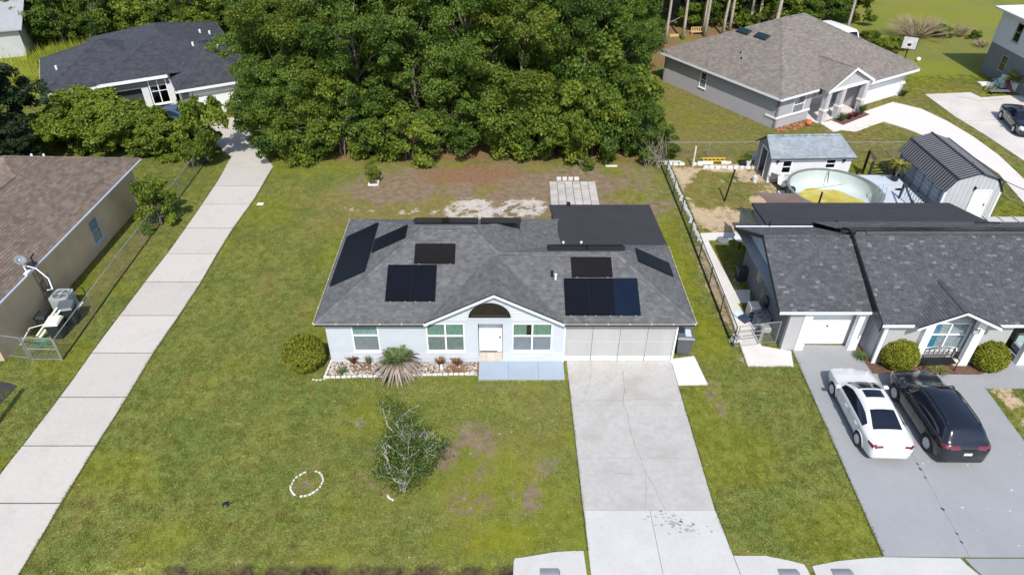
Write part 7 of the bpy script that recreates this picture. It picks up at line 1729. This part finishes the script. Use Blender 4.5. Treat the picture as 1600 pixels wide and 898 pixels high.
# porch planting of the grey house
L2W = lambda x, y, z=0: Matrix.Translation(GH.location) @ Matrix.Rotation(GH.rotation_euler[2], 4, 'Z') @ Vector((x, y, z))
d = structure('flower_bed', 'mulched bed with red and green plants before the porch of the grey house')
slab_part('mulch', [tuple(L2W(x, y))[:2] for x, y in ((5.2, -2.3), (8.9, -2.0), (8.9, -1.25), (5.2, -1.25))], M('red_mulch', (.125, .065, .045)), d, .05, -.1, 0)
for k, (x, y, mt, h, l) in enumerate(((5.7, -1.75, GRP, .8, 'green spiky plant at the left of the porch bed'), (6.6, -1.75, PUR, .6, 'dark red plant in the middle of the porch bed'), (7.4, -1.7, PUR, .5, 'dark red plant next to the large green one in the porch bed'), (8.2, -1.65, GRP, 1.0, 'largest green spiky plant beside the garage door'), (14.9, -.9, GRP, .7, 'small green plant at the right side of the garage door'))): tuft_plant(l, L2W(x, y), 140, h, mt, .55, 20 + k)
t = thing('garden_globe', 'orange planter ball at the corner of the grey house', 'planter', L2W(2.9, -.9)); t.scale = (.62,) * 3; m = MB(); m.smooth = True; m.lathe([(0, 0), (.3, .08), (.42, .35), (.3, .65), (0, .72)], (0, 0, 0), 12); m.build('globe', M('orange_clay', (.6, .12, .05), .6), t); m = MB(); m.lathe([(.2, .66), (.22, .74), (0, .74)], (0, 0, 0), 10); m.build('cap', M('orange_clay', (.6, .12, .05)), t)
t = thing('garden_border', 'strip of red brick rubble along the front corner of the grey house', 'garden edging', L2W(.3, -.5), R(31)); rr_ = random.Random(6); BKM = M('brick_red', (.32, .12, .06), .9, .2, 5, rand=.3); m = MB(); m.box(-.13, .13, -.07, .07, 0, .09, .01); bme = m.mesh('brick', BKM)
for k in range(38): link('brick', bme, t, (rr_.uniform(-.2, 2.6), rr_.uniform(-.45, .35), 0), (0, rr_.uniform(-.2, .2), rr_.uniform(0, 3)))
d = structure('walkway', 'pale path from the porch to the driveway of the grey house')
slab_part('concrete_slab', [tuple(L2W(x, y))[:2] for x, y in ((3.9, -1.3), (5.1, -1.3), (5.1, -2.45), (9.3, -2.2), (9.3, -3.4), (5.0, -3.6), (3.9, -2.4))], M('bright_concrete', (.62, .58, .54)), d, .046, -.1, 0)
# clutter in front of the two storey house
def bicycle(label, p, rz, col):
    t = thing('bicycle', label, 'bicycle', p, rz)
    for x in (-.5, .5):
        m = MB(); m.tube([(x + .33 * math.cos(q * .3142), 0, .34 + .33 * math.sin(q * .3142)) for q in range(21)], .022, 5); w = m.build('wheel', DARK, t)
        m = MB(); [m.tube([(x, 0, .34), (x + .32 * math.cos(q * .785), 0, .34 + .32 * math.sin(q * .785))], .006, 3) for q in range(8)]; m.build('spokes', GALV, w)
    m = MB(); m.tube([(-.5, 0, .34), (-.15, 0, .8), (.35, 0, .78), (.0, 0, .3), (-.5, 0, .34)], .022, 6); m.tube([(-.15, 0, .85), (0, 0, .3)], .02, 6); m.tube([(.5, 0, .34), (.35, 0, .9)], .02, 6); m.build('frame', col, t)
    m = MB(); m.tube([(.3, -.28, .95), (.36, 0, .92), (.3, .28, .95)], .018, 5); m.build('handlebar', DARK, t); m = MB(); m.box(-.28, -.05, -.07, .07, .84, .9, .02); m.build('saddle', DARK, t)
TEAL = M('teal_paint', (.10, .30, .33), .4); BLU = M('light_blue_paint', (.3, .5, .6), .4)
bicycle('teal bicycle leaning among the clutter before the two storey house', at(1547, 142), .3, TEAL); bicycle('light blue bicycle nearer the grey wall of the two storey house', at(1558, 137), -.4, BLU)
t = thing('storage_tub', 'white storage tub and lid by the bicycles', 'tub', at(1538, 133)); m = MB(); m.box(-.5, .5, -.35, .35, 0, .2, .04); m.build('tub', OFFWHITE, t)
t = thing('toy_slide', 'pale plastic toy tower beside the bicycles', 'toy', at(1566, 137)); m = MB(); m.box(-.3, .3, -.3, .3, 0, 1.1, .06); m.build('tower', M('pale_blue_plastic', (.5, .6, .65), .5), t); m = MB(); m.slab([(-.25, -.3, .8), (.25, -.3, .8), (.25, -1.2, .1), (-.25, -1.2, .1)], (0, 0, .05)); m.build('chute', M('dark_red_plastic', (.2, .05, .05), .5), t)
t = thing('doormat_bench', 'low dark bench on the edge of the worn driveway', 'bench', at(1560, 147)); m = MB(); m.box(-.9, .9, -.2, .2, .25, .32); m.build('seat', M('grey_wood', (.15, .14, .15), .7), t); 
for s_ in (-.7, .7): m = MB(); m.box(s_ - .05, s_ + .05, -.18, .18, 0, .25); m.build('leg', DARK, t)
t = thing('potted_palm', 'bushy yellow green palm in a white pot by the two storey house', 'palm', at(1583, 142)); m = MB(); m.box(-.35, .35, -.35, .35, 0, .8, .03); m.build('pot', OFFWHITE, t)
FY2 = frond(1.3, .8, .25, M('bright_frond', (.20, .22, .03), .6, rand=.25), 1.0, 7, True, 6)
for k in range(22): link('frond', FY2, t, (0, 0, .8), (0, (k % 3) * .3 - .4, k * .6), (1, 1, 1))

# ------------------------------------------------------------------ vehicles
def pchip(xs_, ys_, x):
    xs_, ys_ = np.array(xs_, float), np.array(ys_, float); h = np.diff(xs_); dl = np.diff(ys_) / h; n = len(xs_); d_ = np.zeros(n)
    for i in range(1, n - 1):
        if dl[i - 1] * dl[i] > 0: w1, w2 = 2 * h[i] + h[i - 1], h[i] + 2 * h[i - 1]; d_[i] = (w1 + w2) / (w1 / dl[i - 1] + w2 / dl[i])
    d_[0], d_[-1] = dl[0], dl[-1]; i = np.clip(np.searchsorted(xs_, x) - 1, 0, n - 2); t = (x - xs_[i]) / h[i]
    return ys_[i] * (1 + 2 * t) * (1 - t) ** 2 + d_[i] * h[i] * t * (1 - t) ** 2 + ys_[i + 1] * t * t * (3 - 2 * t) + d_[i + 1] * h[i] * t * t * (t - 1)
CARGLASS = M('car_glass', (.006, .008, .016), .05, 0, spec=.8); TYRE = M('tyre_rubber', (.018, .018, .019), .8, .1); ALLOY = M('alloy', (.6, .6, .61), .35, .05, metal=.2)
TAIL = M('tail_lamp', (.13, .006, .02), .2, .05, coat=.8); HEAD = M('head_lamp', (.55, .57, .6), .15, .05, coat=.8); PLATE = M('number_plate', (.6, .62, .62), .5, .2, 30); BLKTRIM = M('black_trim', (.02, .02, .022), .5, .05)
def vehicle(label, cat, loc, rz, paint, S, glass, wheels, wr=.335, lamps=None, roof_panel=None, bumper=None, rails=False, name='parked_car', simple=False, handle=None):
    t = thing(name, label, cat, loc, rz); t.scale = (.975, .975, .975)
    ys_ = [s[0] for s in S]; L_ = ys_[-1]; Y = np.arange(0, L_ + 1e-6, .045 if not simple else .09); Y[-1] = L_
    col = lambda k: pchip(ys_, [s[k] for s in S], Y)
    wb, zb, wt, zr, zc, zs = (col(k) for k in range(1, 7))
    prof = []
    nS, nR = 6, 6
    for i in range(len(Y)):
        b, p = zs[i], []
        for f, k in ((.0, .90), (.12, .965), (.35, 1.0), (.62, 1.012), (.84, 1.005), (1.0, .985)): p.append((wb[i] * k, b + (zb[i] - b) * f))
        x0, z0 = p[-1]
        for k in range(1, nS + 1):
            f = k / nS; p.append((x0 + (wt[i] - x0) * (f ** 1.15), z0 + (zr[i] - z0) * f))
        for k in range(1, nR + 1):
            f = k / nR; p.append((wt[i] * (1 - f), zr[i] + (zc[i] - zr[i]) * (1 - (1 - f) ** 2.2)))
        prof.append(p)
    nP = len(prof[0]); full = []
    for p in prof: full.append([(-x, z) for x, z in p] + [(x, z) for x, z in p[-2::-1]])
    nF = len(full[0]); V_ = [(x, Y[i], z) for i in range(len(Y)) for x, z in full[i]]
    parts = {}
    def seg_of(j): return j if j < nP - 1 else 2 * (nP - 1) - 1 - j
    for i in range(len(Y) - 1):
        y = (Y[i] + Y[i + 1]) / 2
        for j in range(nF - 1):
            s_ = seg_of(j); side = 'L' if j < nP - 1 else 'R'; f = [i * nF + j, i * nF + j + 1, (i + 1) * nF + j + 1, (i + 1) * nF + j]
            xa, za = full[i][j]; xb_, zb_ = full[i][j + 1]; cx, cz2 = abs((xa + xb_) / 2), (za + zb_) / 2
            key = 'body'
            if s_ < 5 and any((y - w) ** 2 + (cz2 - wr) ** 2 < (wr + .055) ** 2 for w in wheels) : continue
            gh = zr[i] - zb[i]
            if 5 <= s_ < 5 + nS:
                k = s_ - 5
                if gh > .22 and 1 <= k < nS - 1 and glass['side'][0] < y < glass['side'][1] and not any(abs(y - q) < .035 for q in glass['pillars']): key = 'side_window'
            if s_ >= 5 + nS:
                if s_ > 5 + nS:
                    if glass['front'][0] < y < glass['front'][1]: key = 'windscreen'
                    if glass['rear'][0] < y < glass['rear'][1]: key = 'rear_window'
                    if roof_panel and s_ > 6 + nS and roof_panel[0] < y < roof_panel[1]: key = 'sunroof'
            if lamps:
                for nm, y0, y1, z0, z1, x0 in lamps:
                    if y0 <= y < y1 and z0 < cz2 < z1 and cx > x0: key = nm + side
            if bumper and key == 'body' and cz2 < bumper[0] and (y < bumper[1] or y > L_ - bumper[1] or s_ < 1): key = 'bumper_trim'
            if key == 'side_window': key += side
            parts.setdefault(key, []).append(f)
    mats = dict(body=paint, side_windowL=CARGLASS, side_windowR=CARGLASS, windscreen=CARGLASS, rear_window=CARGLASS, sunroof=CARGLASS, tail_lampL=TAIL, tail_lampR=TAIL, head_lampL=HEAD, head_lampR=HEAD, bumper_trim=BLKTRIM)
    V_ = np.array(V_)
    for i0 in (0, len(Y) - 1):
        for j in range(nP - 1): q = [i0 * nF + j, i0 * nF + j + 1, i0 * nF + nF - 2 - j, i0 * nF + nF - 1 - j]; parts['body'].append(q if i0 else q[::-1])
    for key, F_ in parts.items():
        used = sorted({k for f in F_ for k in f}); mp = {k: n for n, k in enumerate(used)}; m = MB(); m.smooth = True
        m.add([tuple(V_[k]) for k in used], [[mp[k] for k in f] for f in F_]); m.build(key.rstrip('LR'), mats[key], t)
    m = MB(); m.box(-.6, .6, .25, L_ - .25, .22, .55); m.build('underbody', BLKTRIM, t)
    hw = float(np.max(wb))
    for w in wheels:
        m = MB(); 
        for s_ in (-1, 1): m.box(min(s_ * (hw - .35), s_ * (hw - .06)), max(s_ * (hw - .35), s_ * (hw - .06)), w - wr - .05, w + wr + .05, .3, wr * 2 + .06)
        m.build('wheel_arch', BLKTRIM, t)
        for s_ in (-1, 1):                              # arch lip
            m = MB(); m.smooth = True; q = []
            for k in range(17):
                a_ = math.pi * (k / 16 * 1.16 - .08); yy, zz = w + (wr + .055) * math.cos(a_), wr + (wr + .055) * math.sin(a_); i = min(len(Y) - 1, max(0, int(round(yy / (Y[1] - Y[0]))))); pr = prof[i]
                xx = float(np.interp(zz, [p_[1] for p_ in pr[:6]], [p_[0] for p_ in pr[:6]])); q.append((s_ * (xx - .008), yy, zz))
            m.tube(q, .034, 6); m.build('arch_lip', paint if not bumper else BLKTRIM, t)
        for s_ in (-1, 1):
            m = MB(); m.smooth = True; m.lathe([(wr * .62, -.11), (wr * .95, -.11), (wr, -.07), (wr, .07), (wr * .95, .11), (wr * .62, .11)], (s_ * (hw - .10), w, wr), 24, 'X', False); wl = m.build('wheel', TYRE, t)
            if simple: continue
            m = MB(); m.lathe([(.0, .05), (wr * .18, .06), (wr * .2, .03)], (0, 0, 0), 10, 'X')
            m = MB(Matrix.Translation((s_ * (hw - .10), w, wr)) @ (Matrix.Rotation(math.pi, 4, 'Z') if s_ < 0 else Matrix()))
            m.lathe([(wr * .62, .03), (wr * .66, .10), (wr * .60, .115), (wr * .56, .05)], (0, 0, 0), 24, 'X', False); m.lathe([(0, .06), (wr * .16, .085), (wr * .17, .03)], (0, 0, 0), 10, 'X')
            for k in range(8):
                a = k * .7854; c, s2 = math.cos(a), math.sin(a); q = .05
                pt = lambda r, o, x: (x, r * c - o * s2, r * s2 + o * c)
                m.add([pt(wr * .12, -q * .6, .08), pt(wr * .12, q * .6, .08), pt(wr * .62, q, .10), pt(wr * .62, -q, .10), pt(wr * .12, -q * .6, .05), pt(wr * .12, q * .6, .05), pt(wr * .62, q, .06), pt(wr * .62, -q, .06)], [[0, 1, 2, 3], [0, 3, 7, 4], [1, 5, 6, 2]])
            m.build('rim', ALLOY, wl)
            m = MB(Matrix.Translation((s_ * (hw - .10), w, wr))); m.lathe([(.01, s_ * .022), (wr * .63, s_ * .022)], (0, 0, 0), 20, 'X', False); m.build('brake_disc', M('brake_dark', (.05, .05, .052), .6), wl)
    if not simple:
        for s_ in (-1, 1):
            y = glass['mirror']; i = int(np.searchsorted(Y, y)); m = MB(); m.smooth = False; x = wb[i]; m.box(min(s_ * (x - .02), s_ * (x + .19)), max(s_ * (x - .02), s_ * (x + .19)), y - .06, y + .09, zb[i] - .01, zb[i] + .14, .035); m.build('wing_mirror', paint, t)
        m = MB(); m.box(-.16, .16, -.012, .02, glass['plate'] - .055, glass['plate'] + .055); m.build('number_plate', PLATE, t)
        for s_ in (-1, 1):
            for y in glass['doors']:
                i = int(np.searchsorted(Y, y)); m = MB(); p = full[i][1:6] if s_ < 0 else [(x, z) for x, z in full[i][::-1][1:6]]
                m = MB(); 
                for (xa, za), (xb_, zb_) in zip(p[:-1], p[1:]): m.quad((xa + s_ * .004, y - .006, za), (xa + s_ * .004, y + .006, za), (xb_ + s_ * .004, y + .006, zb_), (xb_ + s_ * .004, y - .006, zb_))
                m.build('door_gap', BLKTRIM, t)
            for y in glass['handles']:
                i = int(np.searchsorted(Y, y)); m = MB(); x = wb[i] * 1.012; z = zs[i] + (zb[i] - zs[i]) * .8; m.box(min(s_ * x, s_ * (x + .035)), max(s_ * x, s_ * (x + .035)), y - .1, y + .1, z - .015, z + .02, .008); m.build('door_handle', handle or paint, t)
        if rails:
            for s_ in (-1, 1):
                m = MB(); ii = [int(np.searchsorted(Y, q)) for q in np.linspace(rails[0], rails[1], 9)]; m.tube([(s_ * (wt[i] - .03), Y[i], zr[i] + (.06 if 0 < n < 8 else .0)) for n, i in enumerate(ii)], .018, 6); m.build('roof_rail', BLKTRIM, t)
    return t, Y, full
WPAINT = M('white_car_paint', (.62, .62, .625), .25, .0, coat=.6); NPAINT = M('navy_black_paint', (.008, .009, .015), .18, 0, coat=.8); BPAINT = M('black_car_paint', (.010, .012, .020), .15, 0, coat=.8); BLUEP = M('blue_car_paint', (.045, .08, .13), .3, 0, coat=.6)
#     y    wb   zb    wt   zr    zc   zs
SEDAN = [(0, .62, .66, .50, .70, .72, .34), (.05, .74, .80, .60, .86, .89, .28), (.14, .81, .90, .68, .99, 1.02, .25), (.30, .85, .93, .70, 1.02, 1.06, .24), (.62, .89, .945, .70, 1.04, 1.085, .22), (.80, .90, .945, .69, 1.07, 1.115, .22), (1.25, .91, .94, .63, 1.23, 1.29, .2), (1.62, .915, .93, .58, 1.345, 1.405, .2), (2.15, .92, .92, .57, 1.39, 1.45, .2), (2.75, .92, .91, .58, 1.365, 1.425, .2), (3.2, .915, .90, .64, 1.18, 1.23, .2), (3.62, .905, .89, .72, .96, 1.02, .2), (4.15, .885, .84, .68, .90, .955, .22), (4.55, .83, .76, .60, .81, .85, .24), (4.78, .72, .66, .50, .69, .72, .28), (4.88, .52, .52, .38, .55, .57, .32)]
p0, p1 = at(1334.6, 695), at(1298, 621)
c = Vector(((p0.x + p1.x) / 2, 0, 0)); 
vehicle('white saloon car with dark sunroof parked on the grey painted driveway', 'car', (p0.x + .86, p0.y - .98, .04), math.atan2(-(p1.x - p0.x), p1.y - p0.y), WPAINT, SEDAN, dict(side=(.95, 3.42), pillars=(), front=(2.78, 3.56), rear=(.80, 1.60), mirror=3.32, plate=.74, doors=(1.15, 2.12, 3.3), handles=(1.45, 2.42)), (.98, 3.82), .335,
        [('tail_lamp', .05, .42, .80, .93, .42), ('head_lamp', 4.5, 4.8, .62, .80, .4)], (2.25, 2.68))
SUV = [(0, .66, .74, .56, .80, .82, .36), (.05, .80, .95, .66, 1.02, 1.04, .30), (.14, .88, 1.06, .72, 1.14, 1.16, .28), (.26, .92, 1.10, .74, 1.22, 1.25, .26), (.42, .94, 1.11, .70, 1.42, 1.46, .24), (.60, .95, 1.10, .67, 1.57, 1.62, .24), (.85, .955, 1.09, .66, 1.62, 1.68, .24), (1.6, .96, 1.06, .65, 1.66, 1.725, .24), (2.3, .96, 1.05, .645, 1.655, 1.72, .24), (2.85, .96, 1.04, .65, 1.60, 1.66, .24), (3.25, .955, 1.03, .69, 1.36, 1.41, .24), (3.68, .945, 1.03, .76, 1.09, 1.14, .24), (4.2, .92, .98, .72, 1.03, 1.08, .26), (4.58, .86, .88, .64, .92, .96, .28), (4.76, .76, .76, .54, .79, .82, .3), (4.84, .58, .58, .42, .61, .62, .34)]
p0, p1 = at(1442.6, 701), at(1396, 627)
vehicle('navy black SUV parked right of the white saloon car', 'car', (p0.x + .88, p0.y - 1.0, .04), math.atan2(-(p1.x - p0.x), p1.y - p0.y), NPAINT, SUV, dict(side=(.55, 3.5), pillars=(1.25, 2.28), front=(2.9, 3.64), rear=(.28, .58), mirror=3.38, plate=.82, doors=(1.3, 2.28, 3.4), handles=(1.6, 2.58)), (.98, 3.80), .37,
        [('tail_lamp', .05, .34, .99, 1.12, .38), ('head_lamp', 4.5, 4.75, .7, .9, .4)], None, (.52, .30), (.7, 2.7))
bpy.context.view_layer.update()
p0, p1 = at(1561, 187), at(1587, 216)
a = math.atan2(p1.y - p0.y, p1.x - p0.x) - math.pi / 2; dd = Vector((p1.x - p0.x, p1.y - p0.y, 0)).normalized(); lf = Vector((-dd.y, dd.x, 0))
vehicle('black saloon car parked at the right edge below the two storey house', 'car', tuple(Vector((p0.x, p0.y, .04)) - dd * .98 + lf * .86), a, BPAINT, SEDAN, dict(side=(.95, 3.42), pillars=(), front=(2.78, 3.56), rear=(.80, 1.60), mirror=3.32, plate=.74, doors=(1.15, 2.12, 3.3), handles=(1.45, 2.42)), (.98, 3.82), .335, [('tail_lamp', .05, .42, .80, .93, .42), ('head_lamp', 4.45, 4.82, .6, .82, .34)], None, handle=ALLOY)
p = at(276, 191); vehicle('blue car half hidden in the shrubs before the dark roofed house', 'car', (p.x + 2.2, p.y - .9, 0), R(72), BLUEP, SEDAN, dict(side=(.95, 3.42), pillars=(), front=(2.78, 3.56), rear=(.80, 1.60), mirror=3.32, plate=.74, doors=(1.15, 2.12), handles=(1.45, 2.42)), (.98, 3.82), .335, [('tail_lamp', .05, .42, .80, .93, .42)], None)
VAN = [(0, .80, 1.0, .72, 1.05, 1.06, .4), (.06, .92, 1.15, .82, 1.9, 1.93, .36), (.16, .96, 1.2, .86, 2.25, 2.29, .34), (.6, .98, 1.2, .88, 2.36, 2.42, .32), (2.5, .98, 1.2, .88, 2.38, 2.44, .32), (3.9, .98, 1.2, .87, 2.33, 2.39, .32), (4.2, .98, 1.2, .86, 2.2, 2.26, .32), (4.75, .96, 1.18, .84, 1.45, 1.5, .32), (5.3, .90, 1.05, .74, 1.18, 1.22, .36), (5.45, .75, .9, .6, .95, .98, .4)]
p = at(1297, 46, 2.2); q = at(1322, 62, 2.2); dd = (q - p); a = math.atan2(dd.y, dd.x) - math.pi / 2
a = R(-158); dd = Vector((-math.sin(a), math.cos(a), 0)); c = at(1313, 47, 2.35) + Vector((.5, 1.4, 0))
vehicle('white van with dark windscreen parked behind the tan pyramid roof', 'van', (c.x - dd.x * 2.5, c.y - dd.y * 2.5, .0), a, M('white_van_paint', (.78, .80, .82), .35, 0, coat=.4), VAN, dict(side=(3.3, 4.6), pillars=(), front=(4.25, 4.75), rear=(-1, -1), mirror=4.6, plate=.7, doors=(3.0,), handles=(3.2,)), (1.0, 4.4), .35, None, None, name='parked_van')
